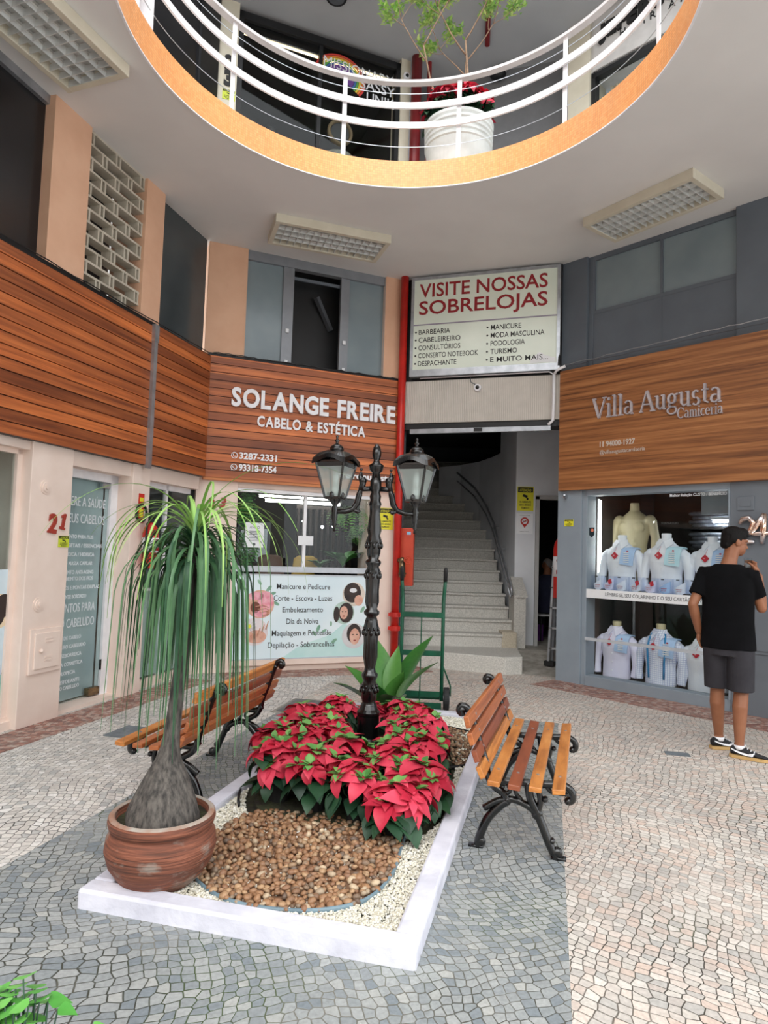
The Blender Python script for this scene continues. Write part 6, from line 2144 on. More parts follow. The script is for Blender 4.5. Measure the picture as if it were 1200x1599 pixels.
# ================================================================ green hand truck
ct = thing('hand_truck', 'green steel hand truck parked at the back of the flower bed', 'hand truck', (0.41, 6.55, 0.0), math.radians(-4))
for sx in (-1, 1):
    mb = MB(); mb.tube([(sx * .2, 0, .1), (sx * .2, 0.01, .75), (sx * .2, .03, 1.05), (sx * .206, .05, 1.15), (sx * .212, .0, 1.25)], .018, 10)
    rl_ = mb.build('rail', MT['green_paint'], ct, smooth=True)
    mb = MB(); mb.tube([(sx * .212, .0, 1.25), (sx * .213, -.01, 1.36), (sx * .213, -.012, 1.385)], [.02, .021, .012], 12)
    mb.build('grip', MT['rubber'], rl_, smooth=True)
    mb = MB(); mb.tube([(sx * .2, 0, .45), (sx * .24, .06, .35), (sx * .29, .12, .22), (sx * .29, .14, .12)], .008, 8)
    mb.build('strut', MT['green_paint'], ct, smooth=True)
    mb = MB(); mb.tube([(sx * .25 - .028, .06, .11), (sx * .25 + .028, .06, .11)], .11, 28)
    w_ = mb.build('wheel', MT['rubber'], ct, smooth=False, bevel=.01)
    mb = MB(); mb.tube([(sx * .25 - .032, .06, .11), (sx * .25 + .032, .06, .11)], .05, 16)
    mb.build('hub', MT['alu'], w_)
for z in (.16, .55, .92):
    mb = MB(); mb.bar((-.2, .005, z), (.2, .005, z), .02, .05); mb.build('cross_bar', MT['green_paint'], ct)
mb = MB(); mb.tube([(-.01, -.01, .06), (-.01, .0, .95)], .006, 6); mb.build('centre_rod', MT['green_paint'], ct)
mb = MB(); mb.tube([(-.27, .06, .11), (.27, .06, .11)], .012, 8); mb.build('axle', MT['green_paint'], ct)
mb = MB(); mb.box(-.2, .2, -.02, .0, .0, .08); mb.box(-.2, .2, -.1, .0, .0, .012); mb.build('toe_plate', MT['green_paint'], ct)

# ================================================================ people
SK = mat('brown_skin', C(148, 98, 70), 0.5, col2=C(136, 86, 60), scale=6, spec=.4)
HR = mat('black_hair', C(8, 7, 7), 0.7, col2=C(18, 14, 13), scale=60, stretch=(1, 1, .3), bmp=.6, bscale=90, spec=.2)
def remesh(o, vox, sm=4):
    r = o.modifiers.new('skin_surface', 'REMESH'); r.mode = 'VOXEL'; r.voxel_size = vox; r.use_smooth_shade = True
    s = o.modifiers.new('smooth', 'SMOOTH'); s.factor = .5; s.iterations = sm
    return o
def loft(mb, secs, n=28, cap=True):
    """rings: (centre, rx, ry, yaw[, superellipse])"""
    vs, fs = [], []
    for c, rx, ry, yaw in secs:
        cy_, sy_ = math.cos(yaw), math.sin(yaw)
        for k in range(n):
            t = 2 * PI * k / n
            x, y = rx * math.cos(t), ry * math.sin(t)
            vs.append((c[0] + x * cy_ - y * sy_, c[1] + x * sy_ + y * cy_, c[2]))
    for i in range(len(secs) - 1):
        for k in range(n):
            fs.append((i * n + k, i * n + (k + 1) % n, (i + 1) * n + (k + 1) % n, (i + 1) * n + k))
    if cap:
        fs.append(tuple(range(n - 1, -1, -1))); fs.append(tuple((len(secs) - 1) * n + k for k in range(n)))
    mb.add(vs, fs)
    return mb
def head_shapes(mb, c, rot, s=1.0):
    def B(p, r):
        mb.ball(Vector(c) + rot @ (Vector(p) * s), tuple(q * s for q in r), 18, 12, rot)
    B((0, -.01, .01), (.074, .094, .1)); B((0, .03, -.05), (.058, .064, .068)); B((0, .05, -.085), (.034, .04, .03)); B((0, .0, -.06), (.062, .062, .05))
    B((0, .084, -.005), (.02, .014, .02)); B((0, .1, -.035), (.015, .017, .016)); B((0, .09, -.02), (.011, .014, .03)); B((0, .086, -.066), (.024, .014, .009)); B((0, .084, -.079), (.022, .013, .009))
    B((.032, .072, .012), (.026, .016, .012)); B((-.032, .072, .012), (.026, .016, .012))
    for sx in (-1, 1):
        B((sx * .074, -.012, -.018), (.009, .022, .03)); B((sx * .08, -.02, -.01), (.007, .014, .022))
def arm_shapes(mb, sh, el, wr, r=(.048, .043, .041, .034, .026)):
    sh, el, wr = Vector(sh), Vector(el), Vector(wr)
    mb.tube([sh, sh.lerp(el, .5), el], [r[0], r[1], r[2] * .93], 14)
    mb.ball(sh, r[0], 14, 10); mb.ball(el, r[2] * .95, 14, 10)
    mb.tube([el, el.lerp(wr, .3), wr], [r[2] * .93, r[2] * .98, r[4]], 14)
    mb.ball(wr, r[4], 12, 8)
pz = thing('person', 'man in black t-shirt, dark shorts and sneakers holding a clear cup', 'person', (2.80, 5.40, 0.0), math.radians(-41.4))
# local frame: +y forward, +x his right
hq = Matrix.Rotation(math.radians(-46), 3, 'Z') @ Matrix.Rotation(math.radians(-10), 3, 'X')
HC = Vector((.035, .055, 1.695))
body = MB()
head_shapes(body, HC, hq)
body.tube([HC + Vector((-.01, -.02, -.05)), (.01, .015, 1.55), (.0, -.005, 1.48)], [.056, .055, .064], 16)
loft(body, [((0, 0, .86), .15, .1, 0), ((0, 0, 1.0), .145, .095, 0), ((0, 0, 1.15), .15, .1, 0), ((0, 0, 1.3), .165, .105, 0), ((0, -.005, 1.42), .16, .09, 0), ((0, -.005, 1.5), .09, .07, 0)])
LS, LE, LW = (-.165, -.01, 1.43), (-.235, -.12, 1.17), (-.215, -.035, .95)
RS, RE, RW = (.165, .0, 1.42), (.222, .078, 1.165), (.19, .15, 1.415)
arm_shapes(body, LS, LE, LW); arm_shapes(body, RS, RE, RW)
# right hand round the cup
CUP = Vector((.105, .17, 1.515))
body.ball((.168, .165, 1.462), (.022, .03, .046), 14, 10, Euler((.1, -.35, .2)).to_matrix())
for k in range(4):
    z = 1.455 + .021 * k
    r = .036
    a0 = 0.35
    pts = [Vector((.168, .18, z))]
    for q in range(5):
        a = a0 + .62 * q * (1 - .03 * k) + 0.0
        pts.append(Vector((CUP.x + r * math.cos(a), CUP.y + r * math.sin(a), z + .012 + .002 * q)))
    body.tube(pts, [.011, .0105, .0098, .009, .0085, .0065], 8)
body.tube([(.168, .148, 1.45), (.155, .132, 1.49), (.128, .128, 1.515), (.108, .13, 1.525)], [.014, .012, .0105, .008], 8)
# left hand in the pocket, fingers curled
body.ball((-.215, -.02, .9), (.022, .036, .045), 12, 8)
for k in range(4):
    y = -.045 + .019 * k
    body.tube([(-.212, y, .87), (-.2, y + .004, .835), (-.185, y + .006, .815)], [.0105, .0098, .0075], 8)
body.tube([(-.215, .01, .915), (-.21, .032, .885), (-.2, .04, .86)], [.012, .011, .008], 8)
# legs
LH, LK, LA = Vector((-.088, .0, .88)), Vector((-.092, .035, .5)), Vector((-.098, .10, .09))
RH, RK, RA = Vector((.088, .0, .88)), Vector((.092, .0, .5)), Vector((.09, -.052, .09))
for H_, K_, A_ in ((LH, LK, LA), (RH, RK, RA)):
    body.tube([H_, H_.lerp(K_, .4), K_], [.085, .075, .055], 16)
    body.ball(K_ + Vector((0, .006, 0)), .055, 14, 10)
    bk = Vector((0, -.018, 0))
    body.tube([K_, K_.lerp(A_, .28) + bk, K_.lerp(A_, .6) + bk * .6, A_ + Vector((0, 0, .03)), A_], [.053, .056, .046, .034, .036], 16)
    body.ball(A_, .04, 12, 8)
bo = remesh(body.build('body', SK, pz, smooth=True), .0052, 3)
# eyes and brows
for sx in (-1, 1):
    mb = MB(); mb.ball(HC + hq @ Vector((sx * .03, .07, -.002)), (.01, .005, .0045), 10, 8, hq); e = mb.build('eye', MT['paper'], bo)
    mb = MB(); mb.ball(HC + hq @ Vector((sx * .03, .0735, -.002)), (.0045, .003, .0042), 8, 6, hq); mb.build('pupil', MT['ink'], bo)
    mb = MB(); mb.tube([HC + hq @ Vector((sx * (.018 + .016 * q), .079 - .004 * q * q, .018 + .004 * q - .003 * q * q)) for q in range(3)], .0045, 6); mb.build('eyebrow', HR, bo)
hb = MB()
def HB(p, r):
    hb.ball(HC + hq @ Vector(p), r, 18, 12, hq)
HB((0, -.014, .042), (.081, .1, .076)); HB((0, .058, .062), (.06, .036, .03)); HB((0, -.058, .0), (.07, .052, .075)); HB((.0, .035, .082), (.06, .06, .036)); HB((.066, -.03, .02), (.017, .05, .05)); HB((-.066, -.03, .02), (.017, .05, .05)); HB((0, -.075, -.045), (.055, .03, .035))
remesh(hb.build('hair', HR, bo, smooth=True), .006, 2)
# clothes
TS = mat('black_cotton', C(7, 7, 9), 0.95, col2=C(12, 12, 15), scale=7, bmp=.25, bscale=9, spec=.15)
shb = MB()
loft(shb, [((.0, -.01, .83), .205, .135, .0), ((.0, -.01, .9), .2, .135, 0), ((-.002, -.012, 1.05), .192, .13, 0), ((0, -.012, 1.2), .192, .132, 0), ((0, -.012, 1.32), .2, .135, 0), ((0, -.012, 1.41), .197, .118, 0), ((0, -.012, 1.465), .16, .095, 0), ((0, -.008, 1.505), .095, .078, 0)], 32)
shb.ball((-.14, -.012, 1.425), (.075, .08, .06)); shb.ball((.14, -.008, 1.42), (.075, .08, .06))
def sleeve(sh, el, k, r0_, r1):
    sh, el = Vector(sh), Vector(el)
    shb.tube([sh - (el - sh) * .1, sh.lerp(el, k * .5), sh.lerp(el, k)], [r0_, (r0_ + r1) / 2, r1], 18)
sleeve(LS, LE, .70, .066, .066); sleeve(RS, RE, .66, .065, .064)
remesh(shb.build('t_shirt', TS, pz, smooth=True), .0075, 5)
so = MB()
loft(so, [((0, -.005, .95), .165, .115, 0), ((0, -.005, .86), .178, .13, 0), ((0, -.003, .78), .185, .135, 0)], 28)
for H_, K_, sx in ((LH, LK, -1), (RH, RK, 1)):
    c0, c1 = H_.lerp(K_, .12), H_.lerp(K_, .98)
    loft(so, [((c0.x, c0.y, c0.z), .1, .125, 0), ((H_.lerp(K_, .5).x, H_.lerp(K_, .5).y, H_.lerp(K_, .5).z), .098, .112, 0), ((c1.x, c1.y - .004, c1.z), .095, .102, 0)], 24)
remesh(so.build('shorts', mat('charcoal_twill', C(44, 42, 48), 0.85, col2=C(36, 34, 40), scale=9, bmp=.2, bscale=30), pz, smooth=True), .0075, 3)
SHB = mat('black_suede', C(22, 23, 27), 0.8, col2=C(30, 31, 36), scale=12)
def shoe(A_, d, tag_):
    d = Vector((d[0], d[1], 0)).normalized(); s_ = Vector((d.y, -d.x, 0))
    up = MB(); secs = [(-.065, .03, .03, .075), (-.05, .036, .04, .095), (-.01, .04, .05, .105), (.05, .042, .045, .085), (.1, .046, .036, .06), (.15, .046, .03, .045), (.19, .038, .024, .036), (.208, .02, .016, .028)]
    vs, fs = [], []
    n = 16
    for f, wd_, hh_, top in secs:
        for k in range(n):
            t = 2 * PI * k / n
            z = .024 + (top - .024) * (.5 + .5 * math.sin(t)) ** .8 if math.sin(t) > -1 else .024
            p = Vector((A_.x, A_.y, 0)) + d * f + s_ * (wd_ * math.cos(t) * (1 - .25 * max(0, math.sin(t))))
            vs.append((p.x, p.y, z))
    m = len(secs)
    for i in range(m - 1):
        for k in range(n):
            fs.append((i * n + k, i * n + (k + 1) % n, (i + 1) * n + (k + 1) % n, (i + 1) * n + k))
    fs.append(tuple(range(n - 1, -1, -1))); fs.append(tuple((m - 1) * n + k for k in range(n)))
    up.add(vs, fs)
    sh_ = up.build('shoe', SHB, pz, smooth=True)
    sub = sh_.modifiers.new('smooth', 'SUBSURF'); sub.levels = 1; sub.render_levels = 1
    sl = MB(); out = []
    for f, w_ in ((-.07, .022), (-.05, .036), (0, .042), (.06, .043), (.12, .05), (.17, .046), (.205, .03), (.216, .01)):
        out.append((f, w_))
    poly = [(f, w_) for f, w_ in out] + [(f, -w_) for f, w_ in out[::-1]]
    P2 = [(A_.x + d.x * f + s_.x * w_, A_.y + d.y * f + s_.y * w_) for f, w_ in poly]
    if True:
        sl.prism(P2[::-1], 0.003, 0.026)
    sl.build('sole', mat('gum_sole', C(196, 160, 104), 0.7) if 'gum_sole' not in bpy.data.materials else bpy.data.materials['gum_sole'], sh_)
    # white swoosh mark on each side
    for sg in (-1, 1):
        sw = MB(); vs = []
        C_ = [(-.055, .07, .004), (-.02, .056, .006), (.02, .046, .008), (.06, .042, .01), (.09, .044, .011), (.105, .052, .008), (.1, .06, .002)]
        for f, z, h_ in C_:
            # half width of the upper at this station
            i = max(j for j in range(len(secs)) if secs[j][0] <= f)
            a, b = secs[i], secs[min(i + 1, len(secs) - 1)]
            k = (f - a[0]) / max(1e-6, b[0] - a[0])
            wd_ = a[1] + (b[1] - a[1]) * k; tp = a[3] + (b[3] - a[3]) * k
            q = max(-.9, min(.9, ((z - .024) / (tp - .024)) ** 1.25 * 2 - 1))
            off = wd_ * math.sqrt(1 - q * q) * (1 - .25 * max(0, q)) + .0025
            for dz in (-h_, h_):
                p = Vector((A_.x, A_.y, 0)) + d * f + s_ * (off * sg - .25 * dz * sg)
                vs.append((p.x, p.y, z + dz))
        sw.add(vs, [(2 * i, 2 * i + 1, 2 * i + 3, 2 * i + 2) for i in range(len(C_) - 1)])
        o_ = sw.build('side_mark', MT['letter'], sh_)
        q_ = o_.modifiers.new('thickness', 'SOLIDIFY'); q_.thickness = .003; q_.offset = 0
    lc = MB()
    for k in range(5):
        f = .035 + .022 * k; z = .098 - .013 * k
        a = Vector((A_.x, A_.y, z)) + d * f
        lc.tube([a - s_ * .022 + Vector((0, 0, -.006)), a + Vector((0, 0, .003)) + d * .004, a + s_ * .022 + Vector((0, 0, -.006))], .0035, 6)
    lc.tube([Vector((A_.x, A_.y, .1)) + d * .03, Vector((A_.x, A_.y, .112)) + d * .045 + s_ * .03, Vector((A_.x, A_.y, .095)) + d * .05 + s_ * .02], .003, 6)
    lc.build('laces', MT['letter'], sh_, smooth=True)
    sk = MB(); sk.tube([(A_.x, A_.y, .07), (A_.x, A_.y, .1)], [.041, .039], 16); sk.build('sock', MT['letter'], sh_, smooth=True)
shoe(LA, (.65, .70), 'left'); shoe(RA, (.97, .16), 'right')
cw = pz.rotation_euler.z
cpos = Matrix.Rotation(cw, 3, 'Z') @ CUP
cp = thing('plastic_cup', 'small clear plastic cup in the raised hand of the man in black', 'cup', (2.80 + cpos.x, 5.40 + cpos.y, 1.478), 0)
mb = MB(); mb.lathe([(.022, 0), (.031, .08), (.033, .082), (.03, .08), (.0215, .003), (0, .003)], 20)
mb.build('cup', glass_mat('clear_plastic', (.93, .95, .96, 1), .1), cp, smooth=True)
mb = MB(); mb.lathe([(.0215, .004), (.0255, .04), (0, .04)], 18); mb.build('drink', mat('pale_drink', C(206, 206, 208), .2), cp, smooth=True)

# seated figure in the dark store room, seen from behind
ps = thing('person', 'seated person in a dark navy shirt seen from behind in the dark doorway', 'person', (2.68, 10.85, 0.2), math.radians(14))
b2 = MB()
head_shapes(b2, (0.03, .06, 1.2), Matrix.Rotation(math.radians(-30), 3, 'Z') @ Matrix.Rotation(math.radians(-25), 3, 'X'))
b2.tube([(.02, .03, 1.14), (0, 0, 1.03)], [.055, .065], 14)
loft(b2, [((0, 0, .46), .17, .13, 0), ((0, -.02, .65), .16, .12, 0), ((0, -.02, .85), .18, .12, 0), ((0, 0, 1.0), .15, .09, 0), ((0, 0, 1.05), .08, .06, 0)])
arm_shapes(b2, (-.19, 0, .97), (-.25, .12, .7), (-.12, .34, .68)); arm_shapes(b2, (.19, 0, .97), (.25, .12, .7), (.12, .34, .68))
for sx in (-1, 1):
    b2.ball((sx * .1, .39, .68), (.035, .05, .018), 10, 8)
    for k in range(4):
        b2.tube([(sx * (.08 + .017 * k), .42, .68), (sx * (.08 + .017 * k), .47, .675), (sx * (.08 + .017 * k), .49, .66)], [.009, .009, .007], 8)
    b2.tube([(sx * .07, .37, .68), (sx * .05, .41, .675)], [.012, .009], 8)
    b2.tube([(sx * .1, .0, .46), (sx * .12, .4, .46), (sx * .12, .42, .44)], [.08, .062, .055], 14)
    b2.tube([(sx * .12, .42, .44), (sx * .12, .4, .1), (sx * .12, .42, .06)], [.055, .04, .04], 14)
    b2.ball((sx * .12, .47, .045), (.04, .11, .04), 12, 8)
b_ = remesh(b2.build('body', SK, ps, smooth=True), .01, 3)
hb2 = MB(); hb2.ball((.03, .045, 1.225), (.08, .095, .085), 14, 10); remesh(hb2.build('hair', mat('grey_hair', C(132, 128, 126), .8), b_, smooth=True), .01, 2)
sh2 = MB()
loft(sh2, [((0, -.005, .44), .2, .155, 0), ((0, -.025, .65), .19, .145, 0), ((0, -.025, .85), .205, .145, 0), ((0, -.005, .99), .18, .11, 0), ((0, 0, 1.05), .09, .07, 0)])
sh2.tube([(-.18, 0, .97), (-.235, .08, .78)], [.075, .075], 14); sh2.tube([(.18, 0, .97), (.235, .08, .78)], [.075, .075], 14)
remesh(sh2.build('shirt', mat('navy_cotton', C(34, 38, 62), .9, col2=C(28, 32, 54), scale=8), ps, smooth=True), .012, 3)
tr = MB()
for sx in (-1, 1):
    tr.tube([(sx * .09, -.05, .46), (sx * .12, .4, .46), (sx * .12, .43, .43)], [.1, .078, .07], 14); tr.tube([(sx * .12, .425, .45), (sx * .12, .4, .12)], [.07, .06], 14)
remesh(tr.build('trousers', MT['greyink'], ps, smooth=True), .012, 2)
chh = thing('chair', 'black metal framed chair under the seated person in the doorway', 'chair', (2.68, 10.85, 0.2), math.radians(14))
mb = MB(); mb.box(-.2, .2, -.18, .26, .39, .42); mb.build('seat', MT['paper'], chh, bevel=.01)
for sx in (-1, 1):
    for yy in (-.16, .24):
        mb = MB(); mb.tube([(sx * .18, yy, 0), (sx * .17, yy * .95, .39)], .012, 8); mb.build('leg', MT['dark'], chh)
bg_ = thing('shopping_bag', 'purple bag standing on the floor under the chair in the doorway', 'bag', (2.52, 10.72, 0.2), .2)
mb = MB(); mb.prism([(-.07, -.04), (.07, -.04), (.07, .04), (-.07, .04)], 0, .26); mb.build('bag_body', mat('purple_plastic', C(96, 40, 120), .5), bg_, bevel=.01)
mb = MB(); mb.tube([(-.03, -.02, .26), (-.03, -.02, .32), (.03, -.02, .32), (.03, -.02, .26)], .005, 6); mb.build('handle', MT['dark'], bg_)

# ================================================================ shirt shop display
SH_W = mat('white_poplin', C(232, 236, 244), .8, col2=C(218, 224, 236), scale=5, stretch=(1, 1, .4), bmp=.35, bscale=7)
SH_L = mat('lilac_white_poplin', C(228, 226, 244), .8, col2=C(214, 212, 236), scale=5, stretch=(1, 1, .4), bmp=.35, bscale=7)
def check_mat():
    m, nt, b = newmat('fine_check_poplin')
    v = coords(nt, 'Object', (1, 1, 1))
    br = nd(nt, 'ShaderNodeTexBrick'); br.offset = 0
    for k, q in (('Scale', 1.0), ('Brick Width', .022), ('Row Height', .022), ('Mortar Size', .0022)):
        br.inputs[k].default_value = q
    sp = nd(nt, 'ShaderNodeSeparateXYZ'); nt.links.new(v, sp.inputs[0])
    cb = nd(nt, 'ShaderNodeCombineXYZ'); nt.links.new(sp.outputs['X'], cb.inputs['X']); nt.links.new(sp.outputs['Z'], cb.inputs['Y'])
    nt.links.new(cb.outputs[0], br.inputs['Vector'])
    br.inputs['Color1'].default_value = C(230, 234, 246); br.inputs['Color2'].default_value = C(226, 230, 244); br.inputs['Mortar'].default_value = C(168, 180, 216)
    nt.links.new(br.outputs['Color'], b.inputs['Base Color']); b.inputs['Roughness'].default_value = .8
    return m
SH_C = check_mat()
MQ = mat('mannequin_cream', C(206, 196, 160), .35, col2=C(196, 186, 150), scale=3, spec=.5)
CLB = mat('pale_blue_cloth', C(176, 204, 238), .8, col2=C(164, 192, 230), scale=6)
CLA = mat('pale_aqua_cloth', C(190, 224, 236), .8, col2=C(178, 214, 228), scale=6)
TAGM = mat('crimson_card', C(188, 38, 56), .5)
def shirt_bust(u, v, z, label, m, cloth, belly=True, ties=False, sc=1.0, turn=0.0, closed_neck=True, stand_z=None):
    """shirted torso: origin at the hem; local -y faces the street"""
    t = FR.thing('shirt_mannequin', label, 'mannequin', u, v, z, 'shirted display torsos', turn)
    t.scale = (sc, sc, sc)
    mb = MB()
    loft(mb, [((0, 0, 0), .175, .115, 0), ((0, 0, .1), .168, .113, 0), ((0, 0, .22), .165, .112, 0), ((0, -.006, .36), .19, .122, 0), ((0, 0, .45), .2, .115, 0), ((0, .0, .51), .165, .095, 0), ((0, .0, .56), .1, .075, 0), ((0, 0, .6), .062, .058, 0)], 32)
    for sx in (-1, 1):
        mb.ball((sx * .165, 0, .45), (.068, .075, .062))
        mb.tube([(sx * .19, 0, .45), (sx * .24, .0, .3), (sx * .255, -.01, .15), (sx * .235, -.03, .03)], [.062, .054, .05, .046], 14)
    o = remesh(mb.build('shirt', m, t, smooth=True), .008, 3)
    mb = MB(); mb.box(-.014, .014, -.128, -.1, .02, .5)
    mb = MB()
    for zz in (.1, .2, .3, .4):
        mb.tube([(0, -.118 - (.006 if zz > .25 else 0), zz), (0, -.125 - (.006 if zz > .25 else 0), zz)], .006, 8)
    mb.build('buttons', MT['paper'], t)
    mb = MB()
    for sx in (-1, 1):
        mb.add([(sx * .006, -.082, .585), (sx * .07, -.012, .625), (sx * .1, -.055, .562), (sx * .05, -.132, .505)], [(0, 3, 2, 1) if sx > 0 else (0, 1, 2, 3)])
    mb.lathe([(.066, .57), (.064, .615), (.058, .618), (.056, .57)], 24, sy=.95)
    c = mb.build('collar', m, t, smooth=False)
    q = c.modifiers.new('thickness', 'SOLIDIFY'); q.thickness = .005
    mb = MB(); mb.lathe([(.052, .56), (.05, .62), (.053, .665), (.048, .675), (0, .678)], 22); mb.build('neck', MQ if not (closed_neck and z > 1) else m, t, smooth=True)
    mb = MB(); s_ = .045
    mb.add([(-.03, -.137, .43 - s_), (-.03 + s_, -.137, .43), (-.03, -.137, .43 + s_), (-.03 - s_, -.137, .43)], [(0, 1, 2, 3)])
    tg = mb.build('price_tag', TAGM, t); q = tg.modifiers.new('thickness', 'SOLIDIFY'); q.thickness = .003
    mb = MB(); mb.tube([(-.03, -.138, .462), (-.01, -.115, .53)], .002, 5); mb.build('tag_string', TAGM, tg)
    mb = MB(); mb.text('R$', -.048, .425, .012, None, 'L', -.1395, .0006); mb.build('tag_print', MT['paper'], tg)
    if cloth:
        mb = MB(); n = 10
        vs = []
        for i in range(n + 1):
            k = i / n
            if k < .72:
                zz = .33 + (.525 - .33) * k / .72; yy = -.134 + .05 * (k / .72) ** 3
            else:
                zz = .525 + .012 * math.sin((k - .72) / .28 * PI); yy = -.084 + .12 * (k - .72) / .28
            for x in (.03, .185):
                vs.append((x + .02 * k, yy + .018 * (x > .1) , zz - (.015 * (x > .1))))
        mb.add(vs, [(2 * i, 2 * i + 1, 2 * i + 3, 2 * i + 2) for i in range(n)])
        cl = mb.build('folded_cloth', cloth, t); q = cl.modifiers.new('thickness', 'SOLIDIFY'); q.thickness = .012; q.offset = 0
        mb = MB()
        for i in range(6):
            mb.box(.08, .145, -.1385 + .004 * (i > 3), -.134, .35 + .022 * i, .361 + .022 * i)
        mb.build('cloth_label', MT['paper'], cl)
        mb = MB(); mb.box(.12, .14, -.139, -.134, .475, .49); mb.build('cloth_stamp', TAGM, cl)
    if ties:
        for sx in (-1, 1):
            mb = MB(); P = [(sx * .085, -.12, .08), (sx * .09, -.128, .25), (sx * .1, -.126, .4), (sx * .09, -.1, .5), (sx * .075, -.06, .57)]
            mb.tube(P, .007, 6, flat=1.6); mb.build('brace_strap', mat('bright_blue_strap', C(44, 134, 190), .5) if 'bright_blue_strap' not in bpy.data.materials else bpy.data.materials['bright_blue_strap'], t, smooth=True)
    return t
shirt_bust(.62, -.33, .10, 'lilac white shirt on a headless torso, lower shelf left', SH_L, CLB, sc=1.0)
shirt_bust(1.16, -.33, .10, 'checked shirt with blue strap on a torso, middle of the lower row', SH_C, CLB, ties=True, sc=1.03)
shirt_bust(1.62, -.36, .10, 'plain white shirt on a torso, lower shelf behind the man', SH_W, None, sc=.94)
shirt_bust(.68, -.33, 1.13, 'white shirt with blue folded cloth, upper shelf left', SH_W, CLB, sc=1.02, stand_z=1.07)
shirt_bust(1.22, -.33, 1.13, 'white shirt with aqua folded cloth, middle of the upper shelf', SH_W, CLA, sc=1.05)
shirt_bust(1.72, -.36, 1.13, 'white shirt on the upper shelf behind the head of the man', SH_W, CLB, sc=1.0)
# display shelf and its supports
ds = FR.thing('display_shelf', 'white shop display shelf carrying the upper row of shirts', 'shelf', .38, -.07, 1.06)
mb = MB(); mb.box(0, 1.64, 0, .6, 0, .06); mb.build('board', MT['paper'], ds)
for x in (.02, 1.6):
    mb = MB(); mb.box(x, x + .03, .55, .58, -.96, 0); mb.build('post', MT['dark'], ds)
# nude torso
nt_ = FR.thing('bare_mannequin', 'cream headless bare male torso behind the upper shirts', 'mannequin', .64, -.72, 1.52)
mb = MB()
loft(mb, [((0, 0, -.42), .15, .11, 0), ((0, 0, -.2), .15, .11, 0), ((0, 0, .0), .14, .1, 0), ((0, 0, .2), .16, .11, 0), ((0, 0, .38), .2, .12, 0), ((0, 0, .5), .2, .105, 0), ((0, 0, .57), .13, .08, 0), ((0, 0, .62), .06, .06, 0), ((0, 0, .72), .055, .055, 0)], 32)
for sx in (-1, 1):
    mb.ball((sx * .085, -.088, .41), (.09, .03, .07)); mb.ball((sx * .2, 0, .5), (.07, .075, .07))
    mb.tube([(sx * .22, 0, .5), (sx * .265, .01, .28), (sx * .26, .0, .1), (sx * .25, -.04, -.12)], [.06, .052, .045, .034], 14)
    for k in range(3):
        mb.ball((sx * .04, -.098, .1 + .08 * k), (.036, .02, .034))
remesh(mb.build('torso', MQ, nt_, smooth=True), .009, 3)
mb = MB(); mb.tube([(0, 0, -1.42), (0, 0, -.42)], .02, 10); mb.lathe([(.16, -1.42), (.16, -1.4), (.02, -1.39)], 24); mb.build('stand', MT['alu'], nt_)
# row of boxed collars
for i, u in enumerate((.40, .53, .69, .87, 1.04, 1.21, 1.38, 1.54)):
    wd_ = .15
    side = ('leftmost in the row, by the window frame', 'second from the window frame', 'third from the window frame', 'fourth from the frame with a red card', 'fifth from the frame, before the glass joint', 'bluish, sixth from the frame', 'seventh from the frame with a wide collar', 'last before the arm of the man')[i]
    t = FR.thing('collar_box', 'clear boxed shirt collar, ' + side, 'boxed collar', u, -.1, 1.12, 'boxed collars on the shelf')
    mb = MB(); mb.box(0, wd_, 0, .1, 0, .2)
    mb.build('clear_box', glass_mat('box_plastic', (.92, .94, .98, 1), .15) if 'box_plastic' not in bpy.data.materials else bpy.data.materials['box_plastic'], t)
    mb = MB()
    vs = []
    for k in range(13):
        a = -0.4 + (PI + .8) * k / 12
        vs += [(.075 + .058 * math.cos(a), .05 - .03 * math.sin(a) * .9, .02 + .03 * abs(math.cos(a))), (.075 + .066 * math.cos(a), .045 - .036 * math.sin(a), .13 + .04 * math.cos(a))]
    mb.add(vs, [(2 * k, 2 * k + 1, 2 * k + 3, 2 * k + 2) for k in range(12)])
    mb.box(.01, .14, .03, .09, .002, .025)
    c = mb.build('collar', (SH_W, SH_L, SH_W, SH_W, SH_L, CLB, SH_W, CLB)[i], t, smooth=False)
    q = c.modifiers.new('thickness', 'SOLIDIFY'); q.thickness = .006
    mb = MB(); mb.text('0123', .05, .06, .012, .05, 'L', .008, .0005); mb.box(.045, .11, .008, .009, .085, .09); mb.build('print', TAGM, t)
    mb = MB(); mb.box(.05, .085, -.004, 0, .185, .197); mb.build('clip', MT['dark'], t)
    if i in (1, 3, 4, 7):
        mb = MB(); mb.add([(.1, -.004, .1), (.14, -.004, .12), (.125, -.004, .17), (.085, -.004, .15)], [(0, 1, 2, 3)])
        c = mb.build('red_card', TAGM, t); q = c.modifiers.new('thickness', 'SOLIDIFY'); q.thickness = .002
